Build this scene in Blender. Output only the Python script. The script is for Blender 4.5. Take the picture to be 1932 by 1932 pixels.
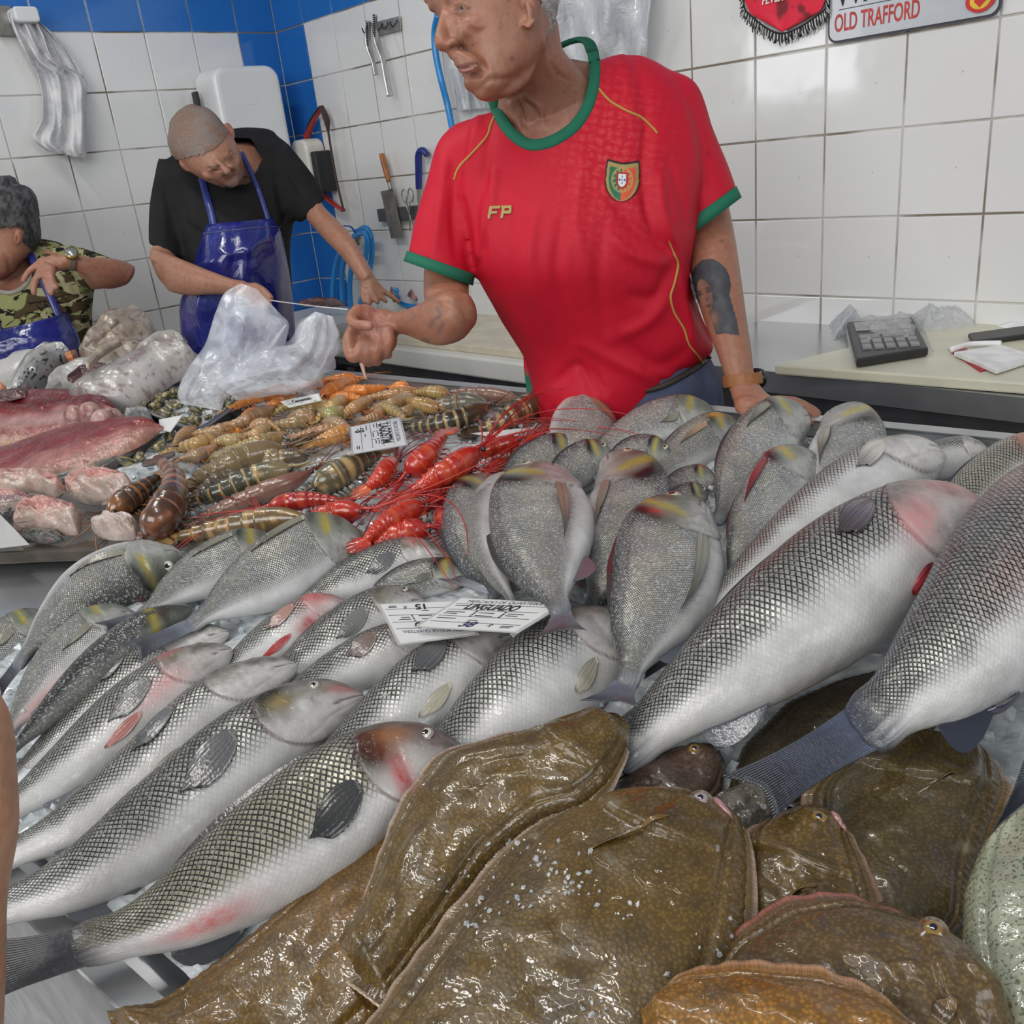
import bpy, bmesh, math, random
import numpy as np
from mathutils import Vector, Matrix
random.seed(7); rng = np.random.default_rng(7)
PI = math.pi
S = bpy.context.scene
COL = bpy.data.collections.new('scene_objects'); S.collection.children.link(COL)
for a in list(bpy.data.objects): bpy.data.objects.remove(a)

# ------------------------------------------------ camera, view transform
F = 1700.0                                   # focal length in pixels of the 1932 px frame
R = np.array([[0.69257065, 0.20019949, -0.69301231],     # rows: world axes in camera coords (right, down, forward)
              [0.71402624, -0.32681337, 0.61916035],
              [-0.1025301, -0.92364126, -0.36928904]])
CAM = np.array([0.0, 0.0, 1.45])
cd = bpy.data.cameras.new('camera'); cam = bpy.data.objects.new('camera', cd); S.collection.objects.link(cam)
cd.sensor_width = 36.0; cd.lens = 36.0 * F / 1932.0; cd.clip_start = 0.02; cd.clip_end = 60
m = Matrix.Identity(4)
for i in range(3):
    m[i][0] = R[i][0]; m[i][1] = -R[i][1]; m[i][2] = -R[i][2]; m[i][3] = CAM[i]
cam.matrix_world = m
S.camera = cam
S.view_settings.view_transform = 'Standard'; S.view_settings.look = 'None'
S.view_settings.gamma = 1.0; S.view_settings.use_curve_mapping = False
S.view_settings.exposure = 0.08

# ------------------------------------------------ world and lights
w = bpy.data.worlds.new('world'); S.world = w; w.use_nodes = True
bg = w.node_tree.nodes['Background']; bg.inputs[0].default_value = (0.80, 0.90, 1.0, 1); bg.inputs[1].default_value = 0.20

def area(name, loc, target, sx, sy, power, col=(1, 1, 1)):
    l = bpy.data.lights.new(name, 'AREA'); l.shape = 'RECTANGLE'; l.size = sx; l.size_y = sy
    l.energy = power; l.color = col
    o = bpy.data.objects.new(name, l); S.collection.objects.link(o); o.location = loc
    d = Vector(target) - Vector(loc); o.rotation_euler = d.to_track_quat('-Z', 'Y').to_euler()
    return o
# tall shop window openings behind and beside the photographer, and unseen overhead tubes added for sharp glints
area('daylight_front', (0.6, -3.4, 2.9), (-0.8, 1.2, 0.9), 3.6, 1.9, 108, (1.0, 0.985, 0.96))
area('daylight_left', (-4.4, -3.0, 2.6), (-1.6, 1.6, 1.1), 1.5, 2.0, 48, (0.95, 0.98, 1.0))
area('daylight_right', (3.0, 0.2, 2.7), (-0.6, 1.0, 0.9), 1.6, 1.4, 24, (0.95, 0.98, 1.0))
for i, (x, y) in enumerate([(-2.3, 0.4), (-0.6, 0.2)]):
    area('added_glint_tube', (x, y, 3.2), (x, y, 0), 1.3, 0.07, 13, (1.0, 0.97, 0.92))

# ------------------------------------------------ geometry helpers
def ray(x, y):
    return R @ np.array([(x - 966) / F, (y - 966) / F, 1.0])
QS = [1.0]
def Q(x, y, d):                     # point at depth d in front of the camera
    return CAM + ray(x, y) * d * QS[0]
def proj(p):                        # world points (n,3) -> pixel (n,2) and depth
    c = (np.atleast_2d(p) - CAM) @ R
    return np.stack([966 + F * c[:, 0] / c[:, 2], 966 + F * c[:, 1] / c[:, 2]], 1), c[:, 2]
RIM_N = np.array([-0.126, 0.992, 0.0]); RIM_C = RIM_N @ np.array([-1.0, 1.19, 0])
SL = 0.11
PN = np.array([0, 0, 1.0]) - SL * RIM_N; PC = 1.0 - SL * RIM_C     # display plane: z - SL*(n.p) = PC
def P(x, y, h=0.0):                 # point on the display plane raised by h
    r = ray(x, y); o = PN @ CAM
    return CAM + r * ((PC - 0.02 + h - o) / (PN @ r))
def onz(x, y, z):
    r = ray(x, y); return CAM + r * ((z - CAM[2]) / r[2])
def ony(x, y, Y):
    r = ray(x, y); return CAM + r * (Y / r[1])
def onx(x, y, X):
    r = ray(x, y); return CAM + r * (X / r[0])
def nrm(v):
    v = np.asarray(v, float); return v / (np.linalg.norm(v, axis=-1, keepdims=True) + 1e-12)
def cr(pts, n, closed=False):       # resampled Catmull-Rom through points by chord length
    p = np.asarray(pts, float)
    if len(p) == 2: return p[0] + (p[1] - p[0]) * np.linspace(0, 1, n)[:, None]
    q = np.vstack([2 * p[0] - p[1], p, 2 * p[-1] - p[-2]]); out = []
    for i in range(len(p) - 1):
        a, b, c, d = q[i:i + 4]; t = np.linspace(0, 1, 24, endpoint=False)[:, None]
        out.append(0.5 * (2 * b + (c - a) * t + (2 * a - 5 * b + 4 * c - d) * t ** 2 + (3 * b - a - 3 * c + d) * t ** 3))
    out.append(p[-1:]); o = np.vstack(out)
    s = np.r_[0, np.cumsum(np.linalg.norm(np.diff(o[:, :3], axis=0), axis=1))]; u = np.linspace(0, s[-1], n)
    return np.stack([np.interp(u, s, o[:, k]) for k in range(o.shape[1])], 1)
def itp(tab, u):                    # smooth-ish profile lookup
    t = np.array(tab, float); x = t[:, 0]; y = t[:, 1]
    d = np.gradient(y, x); i = np.clip(np.searchsorted(x, u) - 1, 0, len(x) - 2)
    hh = x[i + 1] - x[i]; s = np.clip((u - x[i]) / hh, 0, 1)
    return (2*s**3-3*s**2+1)*y[i] + (s**3-2*s**2+s)*hh*d[i] + (-2*s**3+3*s**2)*y[i+1] + (s**3-s**2)*hh*d[i+1]
def ss(a, b, x):
    t = np.clip((np.asarray(x, float) - a) / (b - a), 0, 1); return t * t * (3 - 2 * t)
def mixc(a, b, t):
    t = np.asarray(t)[..., None]; return np.asarray(a, float) * (1 - t) + np.asarray(b, float) * t
_G = rng.random((64, 64, 64)).astype(np.float32)
def noise(p, f=1.0):                # value noise, p (...,3) -> 0..1
    p = np.asarray(p, float) * f; i = np.floor(p).astype(int); t = p - i; t = t * t * (3 - 2 * t); r = 0
    for dx in (0, 1):
        for dy in (0, 1):
            for dz in (0, 1):
                w_ = (t[..., 0] if dx else 1 - t[..., 0]) * (t[..., 1] if dy else 1 - t[..., 1]) * (t[..., 2] if dz else 1 - t[..., 2])
                r = r + w_ * _G[(i[..., 0] + dx) % 64, (i[..., 1] + dy) % 64, (i[..., 2] + dz) % 64]
    return r
def fbm(p, f=1.0, o=3):
    r = 0; a = 0.5; s = 0
    for k in range(o): r = r + a * noise(np.asarray(p) + 7.3 * k, f * 2 ** k); s += a; a *= 0.5
    return r / s

def tag(o, label=None, cat=None, group=None, kind=None):
    if label: o['label'] = label
    if cat: o['category'] = cat
    if group: o['group'] = group
    if kind: o['kind'] = kind
    return o
def empty(name, loc=(0, 0, 0), rz=0):
    o = bpy.data.objects.new(name, None); COL.objects.link(o); o.location = tuple(loc); o.rotation_euler = (0, 0, rz)
    o.empty_display_size = 0.05
    return o
def link(name, me, mat=None, parent=None):
    o = bpy.data.objects.new(name, me); COL.objects.link(o)
    if mat is not None:
        if not isinstance(mat, (list, tuple)): mat = [mat]
        for x in mat: me.materials.append(x)
    if parent is not None:
        o.parent = parent
        pw = parent.matrix_basis if parent.parent is None else parent.parent.matrix_basis @ parent.matrix_basis
        o.matrix_parent_inverse = pw.inverted()
    return o
def mesh(name, V, Fc, mat=None, parent=None, smooth=True, col=None, uv=None):
    me = bpy.data.meshes.new(name); me.from_pydata([tuple(map(float, v)) for v in V], [], [tuple(map(int, f)) for f in Fc])
    me.validate()
    if smooth: me.polygons.foreach_set('use_smooth', [True] * len(me.polygons))
    if col is not None:
        c = np.asarray(col, np.float32)
        if c.shape[1] == 4:
            sa = me.attributes.new('scl', 'FLOAT', 'POINT'); sa.data.foreach_set('value', np.ascontiguousarray(c[:, 3])); c = c[:, :3]
        c = np.hstack([c, np.ones((len(c), 1), np.float32)])
        at = me.color_attributes.new('Col', 'FLOAT_COLOR', 'POINT'); at.data.foreach_set('color', c.ravel())
    if uv is not None:
        at = me.attributes.new('suv', 'FLOAT_VECTOR', 'POINT')
        u3 = np.hstack([np.asarray(uv, np.float32), np.zeros((len(uv), 1), np.float32)]); at.data.foreach_set('vector', u3.ravel())
    me.update()
    return link(name, me, mat, parent)
def gridfaces(n, m, wrap=False, flip=False):   # n rows x m columns of vertices
    f = []
    mm = m if wrap else m - 1
    for i in range(n - 1):
        for j in range(mm):
            a = i * m + j; b = i * m + (j + 1) % m; c = b + m; d = a + m
            f.append((a, b, c, d) if not flip else (d, c, b, a))
    return f
class MB:                           # collects shapes into one mesh
    def __init__(s): s.v = []; s.f = []; s.c = []; s.n = 0
    def add(s, V, Fc, c=None):
        V = np.asarray(V, float); s.v.append(V); s.f += [tuple(i + s.n for i in f) for f in Fc]; s.n += len(V)
        if c is not None:
            c = np.asarray(c, float); s.c.append(np.tile(c, (len(V), 1)) if c.ndim == 1 else c)
        return s
    def tube(s, pts, r, k=8, n=None, cap=True, c=None, flat=1.0, up=None):
        p = np.asarray(pts, float); n = n or len(p)
        rr = np.atleast_1d(np.asarray(r, float))
        if len(rr) == 1: rr = np.repeat(rr, len(p))
        q = cr(np.hstack([p, rr[:, None]]), n) if n != len(p) else np.hstack([p, rr[:, None]])
        X = q[:, :3]; rr = q[:, 3]; T = nrm(np.gradient(X, axis=0))
        u = np.array([0, 0, 1.0]) if up is None else np.asarray(up, float)
        if up is None and abs(T[0] @ u) > 0.95: u = np.array([1.0, 0, 0])
        N = []; 
        for i in range(n):
            u = u - T[i] * (u @ T[i]); u = u / (np.linalg.norm(u) + 1e-9); N.append(u)
        N = np.array(N); B = np.cross(T, N); a = np.linspace(0, 2 * PI, k, endpoint=False)
        V = (X[:, None] + rr[:, None, None] * (N[:, None] * np.cos(a)[None, :, None] * flat + B[:, None] * np.sin(a)[None, :, None])).reshape(-1, 3)
        f = gridfaces(n, k, True)
        if cap:
            f.append(tuple(range(k))[::-1]); f.append(tuple((n - 1) * k + i for i in range(k)))
        return s.add(V, f, c)
    def box(s, c0, sx, sy, sz, M=None, c=None):
        V = np.array([[x, y, z] for x in (-.5, .5) for y in (-.5, .5) for z in (-.5, .5)]) * [sx, sy, sz]
        if M is not None: V = V @ np.asarray(M, float)      # rows of M are the box axes
        return s.add(V + np.asarray(c0, float), [(0, 1, 3, 2), (4, 6, 7, 5), (0, 4, 5, 1), (2, 3, 7, 6), (0, 2, 6, 4), (1, 5, 7, 3)], c)
    def ell(s, c0, rx, ry, rz, M=None, n=10, m=14, c=None):
        t = np.linspace(0, PI, n + 1)[1:-1]; a = np.linspace(0, 2 * PI, m, endpoint=False)
        V = [[0, 0, 1]] + [[math.sin(x) * math.cos(y), math.sin(x) * math.sin(y), math.cos(x)] for x in t for y in a] + [[0, 0, -1]]
        V = np.array(V) * [rx, ry, rz]
        if M is not None: V = V @ np.asarray(M, float)
        k = len(t); f = [(0, 1 + j, 1 + (j + 1) % m) for j in range(m)]
        for i in range(k - 1):
            for j in range(m): f.append((1 + i * m + j, 1 + (i + 1) * m + j, 1 + (i + 1) * m + (j + 1) % m, 1 + i * m + (j + 1) % m))
        e = len(V) - 1; f += [(e, 1 + (k - 1) * m + (j + 1) % m, 1 + (k - 1) * m + j) for j in range(m)]
        return s.add(V + np.asarray(c0, float), f, c)
    def build(s, name, mat=None, parent=None, smooth=True, bevel=0):
        V = np.vstack(s.v); c = np.vstack(s.c) if s.c and sum(map(len, s.c)) == len(V) else None
        o = mesh(name, V, s.f, mat, parent, smooth, c)
        if bevel:
            b = o.modifiers.new('bevel', 'BEVEL'); b.width = bevel; b.segments = 2; b.limit_method = 'ANGLE'
        return o
def slab(name, px_pts, top, thick, mat, parent=None, bevel=0.003, world=False, smooth=False):
    """flat plate: world xy outline points (n,3) tops, extruded down by thick"""
    V = np.asarray(px_pts, float); n = len(V); W = V.copy(); W[:, 2] -= thick
    f = [tuple(range(n)), tuple(range(2 * n - 1, n - 1, -1))] + [(i, n + i, n + (i + 1) % n, (i + 1) % n) for i in range(n)]
    o = mesh(name, np.vstack([V, W]), f, mat, parent, smooth)
    bm = bmesh.new(); bm.from_mesh(o.data); bmesh.ops.recalc_face_normals(bm, faces=bm.faces); bm.to_mesh(o.data); bm.free()
    if bevel:
        b = o.modifiers.new('bevel', 'BEVEL'); b.width = bevel; b.segments = 2; b.limit_method = 'ANGLE'
    return o

# ------------------------------------------------ materials
class NT:
    def __init__(s, name):
        s.m = bpy.data.materials.new(name); s.m.use_nodes = True; s.t = s.m.node_tree; s.b = s.t.nodes['Principled BSDF']
    def n(s, typ, **k):
        x = s.t.nodes.new(typ)
        for a, b in k.items(): setattr(x, a, b)
        return x
    def l(s, a, b): s.t.links.new(a, b)
    def math(s, op, a, b=None, c=None):
        x = s.n('ShaderNodeMath', operation=op)
        for i, v in enumerate((a, b, c)):
            if v is None: continue
            if isinstance(v, (int, float)): x.inputs[i].default_value = v
            else: s.l(v, x.inputs[i])
        return x.outputs[0]
    def mix(s, fac, a, b, typ='MIX'):
        x = s.n('ShaderNodeMix', data_type='RGBA', blend_type=typ)
        for i, v in ((0, fac), (6, a), (7, b)):
            if isinstance(v, (int, float)): x.inputs[i].default_value = v
            elif isinstance(v, (tuple, list)): x.inputs[i].default_value = (*v[:3], 1)
            else: s.l(v, x.inputs[i])
        return x.outputs[2]
    def noise(s, scale, detail=3, vec=None, rough=0.5, dist=0.0):
        x = s.n('ShaderNodeTexNoise'); x.inputs['Scale'].default_value = scale; x.inputs['Detail'].default_value = detail
        x.inputs['Roughness'].default_value = rough; x.inputs['Distortion'].default_value = dist
        s.l(vec if vec is not None else s.obj(), x.inputs['Vector']); return x.outputs[0]
    def obj(s):
        if not hasattr(s, '_o'): s._o = s.n('ShaderNodeTexCoord').outputs['Object']
        return s._o
    def ramp(s, v, lo, hi, a=0.0, b=1.0):
        x = s.n('ShaderNodeMapRange', interpolation_type='SMOOTHSTEP')
        x.inputs[1].default_value = lo; x.inputs[2].default_value = hi; x.inputs[3].default_value = a; x.inputs[4].default_value = b
        s.l(v, x.inputs[0]); return x.outputs[0]
    def bump(s, h, strength=0.3, dist=0.002, prev=None):
        x = s.n('ShaderNodeBump'); x.inputs['Strength'].default_value = strength; x.inputs['Distance'].default_value = dist
        s.l(h, x.inputs['Height'])
        if prev is not None: s.l(prev, x.inputs['Normal'])
        return x.outputs[0]
    def set(s, **k):
        mp = {'col': 'Base Color', 'rough': 'Roughness', 'metal': 'Metallic', 'coat': 'Coat Weight', 'crough': 'Coat Roughness', 'spec': 'Specular IOR Level',
              'sss': 'Subsurface Weight', 'alpha': 'Alpha', 'trans': 'Transmission Weight', 'ior': 'IOR', 'normal': 'Normal', 'cnormal': 'Coat Normal', 'sheen': 'Sheen Weight'}
        for a, v in k.items():
            i = s.b.inputs[mp[a]]
            if isinstance(v, (int, float)): i.default_value = v
            elif isinstance(v, (tuple, list)): i.default_value = (*v[:3], 1)
            else: s.l(v, i)
        return s
    def attr(s, name='Col'): return s.n('ShaderNodeAttribute', attribute_name=name)
def plain(name, col, rough=0.5, metal=0.0, coat=0.0, var=0.12, scale=30, bump=0.0, bscale=120, **k):
    t = NT(name); nz = t.noise(scale, 3)
    t.set(col=t.mix(t.ramp(nz, 0.3, 0.7), tuple(np.array(col) * (1 - var)), tuple(np.minimum(np.array(col) * (1 + var), 1))), rough=rough, metal=metal, coat=coat, **k)
    if bump: t.set(normal=t.bump(t.noise(bscale, 2), bump, 0.002))
    return t.m
def vcol(name, rough=0.45, metal=0.0, coat=0.0, crough=0.08, bump=0.0, bscale=150, sss=0.0, bdist=0.002, var=0.0, vscale=60, detail=3, **k):
    t = NT(name); a = t.attr(); c = a.outputs['Color']
    if var: c = t.mix(t.ramp(t.noise(vscale, 4), 0.3, 0.7, 0, var), c, (0.02, 0.015, 0.01))
    t.set(col=c, rough=rough, metal=metal, coat=coat, crough=crough, **k)
    if bump:
        nb = t.bump(t.noise(bscale, detail), bump, bdist); t.set(normal=nb)
        if coat: t.set(cnormal=nb)
    if sss:
        t.set(sss=sss); t.b.inputs['Subsurface Radius'].default_value = (1, .35, .2); t.b.inputs['Subsurface Scale'].default_value = 0.008
    return t.m
STEEL = plain('brushed_steel', (0.50, 0.51, 0.52), 0.32, 0.85, 0, 0.12, 8)
STEELD = plain('dark_steel', (0.16, 0.16, 0.17), 0.35, 0.8, 0, 0.15, 12)
# ================================================ SETTING: floor and two tiled walls
YW, XW = 2.112, -3.42; ZB = CAM[2]
TP = 0.186; PX = 0.1835; PY = 0.182; GAP = 0.0046
mf = plain('floor_tile', (0.30, 0.29, 0.28), 0.35, var=0.2, scale=6)
tag(MB().box((-1.2, -0.6, -0.02), 7.5, 7.0, 0.04).build('floor', mf, smooth=False), kind='structure')
def tilemat(name, col, dirt):
    t = NT(name); nz = t.noise(1.3, 2); c = t.mix(t.ramp(nz, .3, .7), tuple(np.array(col) * .96), col)
    sp = t.ramp(t.noise(55, 2), .735, .76); c = t.mix(t.math('MULTIPLY', sp, dirt), c, (.16, .13, .10))
    t.set(col=c, rough=t.ramp(t.noise(9, 3), .3, .7, .05, .13), spec=.5, coat=.3)
    t.set(normal=t.bump(t.noise(7, 2), .25, .006)); return t.m
WT = tilemat('white_glazed_tile', (.80, .80, .79), .5); BT = tilemat('blue_glazed_tile', (.022, .16, .52), .3)
g = NT('grout'); gz = g.ramp(g.noise(4.5, 4), .42, .60)
g.set(col=g.mix(gz, (.60, .58, .54), (.24, .20, .15)), rough=.85, normal=g.bump(g.noise(200, 2), .4, .002)); GR = g.m
def tile_me(name, w_, h_, mat):
    b = bmesh.new(); bmesh.ops.create_cube(b, size=1)
    for v in b.verts: v.co = (v.co.x * w_, v.co.y * 0.008, v.co.z * h_)
    fr = [e for e in b.edges if all(v.co.y < 0 for v in e.verts)]
    bmesh.ops.bevel(b, geom=fr, offset=0.0022, segments=2, affect='EDGES', profile=.6)
    me = bpy.data.meshes.new(name); b.to_mesh(me); b.free(); me.materials.append(mat)
    me.polygons.foreach_set('use_smooth', [False] * len(me.polygons)); return me
wr = MB().box(((XW + 1.6) / 2, YW + 0.052, 1.3), 1.6 - XW, 0.1, 2.6).build('wall_right', GR, smooth=False)
wl = MB().box((XW - 0.052, (YW - 1.2) / 2, 1.3), 0.1, YW + 1.2, 2.6).build('wall_left', GR, smooth=False)
tag(wr, kind='structure'); tag(wl, kind='structure')
xs = [XW] + [-3.22 + (3.22 - 1.4955) * k / 9 for k in range(9)] + [-1.312 + PX * k for k in range(-1, 13)]

ys = [YW] + [1.948 - PY * k for k in range(0, 12)]
zs = [ZB + .147 + TP * k for k in range(-7, 5)]
cache = {}
def put_tile(side, a0, a1, z0, z1, blue):
    w_, h_ = round(a1 - a0 - GAP, 4), round(z1 - z0 - GAP, 4); key = (w_, h_, blue)
    if key not in cache: cache[key] = tile_me('tile', w_, h_, BT if blue else WT)
    o = bpy.data.objects.new('tile', cache[key]); COL.objects.link(o)
    j = [random.gauss(0, .0022) for _ in range(2)]
    if side == 'r': o.parent = wr; o.location = ((a0 + a1) / 2, YW + .003, (z0 + z1) / 2); o.rotation_euler = (j[0], 0, j[1])
    else: o.parent = wl; o.location = (XW - .003, (a0 + a1) / 2, (z0 + z1) / 2); o.rotation_euler = (0, j[0], PI / 2 + j[1])
for i in range(len(xs) - 1):
    for k in range(len(zs) - 1):
        hid = (k < 3 and i > 9)
        if hid: continue
        put_tile('r', xs[i], xs[i + 1], zs[k], zs[k + 1], k >= 9 or i == 0)
for i in range(len(ys) - 1):
    for k in range(len(zs) - 1):
        put_tile('l', ys[i + 1], ys[i], zs[k], zs[k + 1], k >= 9 or i == 0)
# walls above the tiles in the photograph's frame continue plain behind the lens; nothing more is seen
# ================================================ display counter, ice, work benches
UD = np.array([0.992, 0.126, 0.0])
def ct(s, t, z):                    # counter coordinates: s along, t across (rim at 1.306), z up
    return UD * s + RIM_N * t + np.array([0, 0, z])
def czt(t): return 1.0 - SL * (RIM_C - t) - .02
dc = empty('display_counter', ct(-0.9, .73, 0)); tag(dc, 'brushed steel display counter tray carrying all the fish on ice', 'counter')
T0, T1, S0, S1 = .190, 1.300, -2.90, 1.15
def cbox(mb, s0, s1, t0, t1, z00, z01, thk):       # sloped slab between t0 (top z00) and t1 (top z01)
    V = [ct(s, t, z) for s in (s0, s1) for t, z in ((t0, z00), (t1, z01), (t1, z01 - thk), (t0, z00 - thk))]
    mb.add(V, [(0, 1, 2, 3), (7, 6, 5, 4), (0, 4, 5, 1), (1, 5, 6, 2), (2, 6, 7, 3), (3, 7, 4, 0)])
m_ = MB(); cbox(m_, S0, S1, T0, T1, czt(T0), czt(T1), .012); m_.build('tray_floor', STEEL, dc, False)
m_ = MB(); cbox(m_, S0, S1, T1, T1 + .004, 1.022, 1.022, .075); cbox(m_, S0, S1, T1, T1 + .028, 1.024, 1.024, .004); cbox(m_, S0, S1, T1 + .024, T1 + .028, 1.022, 1.022, .05); m_.build('far_rim', STEEL, dc, False)
m_ = MB(); cbox(m_, S0, S1, T0 - .004, T0, czt(T0) + .016, czt(T0) + .016, .03); cbox(m_, S0, S1, T0 - .024, T0, czt(T0) + .014, czt(T0) + .018, .004); m_.build('near_rim', STEEL, dc, False)
m_ = MB(); cbox(m_, S0, S1, T0 - .026, T0 - .022, czt(T0) + .014, czt(T0) + .014, .16); m_.build('apron', plain('apron_steel', (.50, .50, .51), .38, .6), dc, False)
m_ = MB(); cbox(m_, S0 + .1, S1 - .1, T0 + .06, T1 - .08, .80, .80, .72); m_.build('cabinet', plain('cabinet_panel', (.55, .55, .56), .4, .3), dc, False)
for s in (-2.6, -.9, .9):
    for t in (T0 + .12, T1 - .15):
        m_ = MB(); cbox(m_, s - .03, s + .03, t - .03, t + .03, .09, .09, .09); m_.build('foot', STEELD, dc, False)
# crushed ice
ti = NT('crushed_ice'); ti.set(col=ti.mix(ti.ramp(ti.noise(40, 3), .35, .7), (.50, .54, .56), (.80, .84, .86)), rough=.22, coat=.8, crough=.08, sss=.25, normal=ti.bump(ti.noise(160, 3), .6, .003))
ti.b.inputs['Subsurface Radius'].default_value = (.5, .8, 1); ti.b.inputs['Subsurface Scale'].default_value = .01; ICE = ti.m
n1, n2 = 260, 110; s_, t_ = np.meshgrid(np.linspace(-2.6, .6, n1), np.linspace(T0 + .02, T1 - .004, n2), indexing='ij')
base = UD * s_[..., None] + RIM_N * t_[..., None]; hz = .004 + .016 * fbm(base, 14, 3) + .012 * noise(base + 5, 60)
bare = (1 - ss(-1.34, -1.26, s_)) * (1 - ss(.64, .70, t_ + .0 * s_)); hz = hz * (1 - bare) - .004 * bare + .010 * ss(T1 - .25, T1, t_) * 0
V = base + np.stack([0 * s_, 0 * s_, czt(t_) + hz], -1); mbi = MB(); mbi.add(V.reshape(-1, 3), gridfaces(n1, n2))
ico = np.array([[0, 0, 1], [.9, 0, .3], [.2, .85, .3], [-.8, .5, .2], [-.7, -.6, .3], [.3, -.9, .2], [.1, .1, -.8]]); icf = [(0, 1, 2), (0, 2, 3), (0, 3, 4), (0, 4, 5), (0, 5, 1), (6, 2, 1), (6, 3, 2), (6, 4, 3), (6, 5, 4), (6, 1, 5)]
for k in range(2600):
    s, t = rng.uniform(-2.4, .4), rng.uniform(T0 + .03, T1 - .02)
    if s < -1.24 and t < .72: continue
    sc = rng.uniform(.004, .010); A_ = rng.normal(size=(3, 3)); A_, _ = np.linalg.qr(A_)
    mbi.add((ico * sc * rng.uniform(.7, 1.2, 3)) @ A_ + ct(s, t, czt(t) + .018 + rng.uniform(0, .008)), icf)
tag(mbi.build('crushed_ice', ICE, smooth=False), 'bed of crushed white ice under the fish and prawns', 'ice', kind='stuff')
# ---- right bench with cutting board against the right wall
BZ = .97
rb = empty('work_bench', (-0.5, 1.88, 0)); tag(rb, 'stainless steel work bench against the right wall behind the man in red', 'bench')
BRUSH = plain('bench_top_steel', (.42, .42, .42), .22, .75, 0, .1, 5)
MB().box((-.35, 1.88, BZ - .004), 1.9, .462, .008).build('bench_top', BRUSH, rb, False)
MB().box((-.35, 1.650, BZ - .022), 1.9, .006, .045).build('front_lip', STEEL, rb, False)
MB().box((-.35, 1.665, BZ - .075), 1.9, .02, .055).build('rail', STEELD, rb, False)
for i, x in enumerate((-1.01, -.43, .15)): 
    MB().box((x, 1.675, BZ - .30), .57, .02, .38).build('drawer_front', STEELD, rb, False, .004)
MB().box((-.35, 1.655, BZ - .255), 1.9, .03, .012).build('handle_rail', STEEL, rb, False)
MB().box((-.35, 1.90, .45), 1.86, .40, .80).build('carcass', STEELD, rb, False)
PLA = plain('cream_polyethylene', (.66, .64, .50), .42, 0, .1, .06, 9, .12, 60)
cbp = [onz(x, y, BZ + .022) for x, y in ((1461, 688), (1932, 722), (2250, 745), (2250, 612), (1800, 607))]
tag(slab('cutting_board', cbp, 0, .021, PLA, bevel=.004), 'large cream plastic cutting board on the steel bench at right', 'cutting board')
# ---- left bench (low white worktop along the right wall, behind the man's fist)
lb = empty('cutting_bench', (-2.2, 1.85, 0)); tag(lb, 'white plastic topped cutting bench on dark steel legs behind the prawns', 'bench')
PLW = plain('white_polyethylene', (.72, .72, .68), .4, 0, .2, .05, 6, .1, 50)
LZ = .93
def lt(s, t): return s
MB().box((-2.36, 1.86, LZ - .028), 2.06, .48, .056).build('worktop', PLW, lb, False, .006)
MB().box((-2.36, 1.64, LZ - .068), 2.0, .02, .024).build('frame', STEELD, lb, False)
for x in (-3.28, -2.56, -1.86, -1.42):
    for y in (1.66, 2.06): MB().box((x, y, .42), .045, .045, .84).build('leg', STEELD, lb, False)
WOODB = plain('scored_board', (.60, .54, .42), .45, 0, .2, .10, 14, .2, 90)
tag(slab('cutting_board', [(-2.75, 1.66, LZ + .022), (-1.42, 1.66, LZ + .022), (-1.42, 2.04, LZ + .022), (-2.75, 2.04, LZ + .022)], 0, .022, WOODB, bevel=.004), 'knife-scored white cutting board on the bench behind the outstretched fist', 'cutting board')
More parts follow.
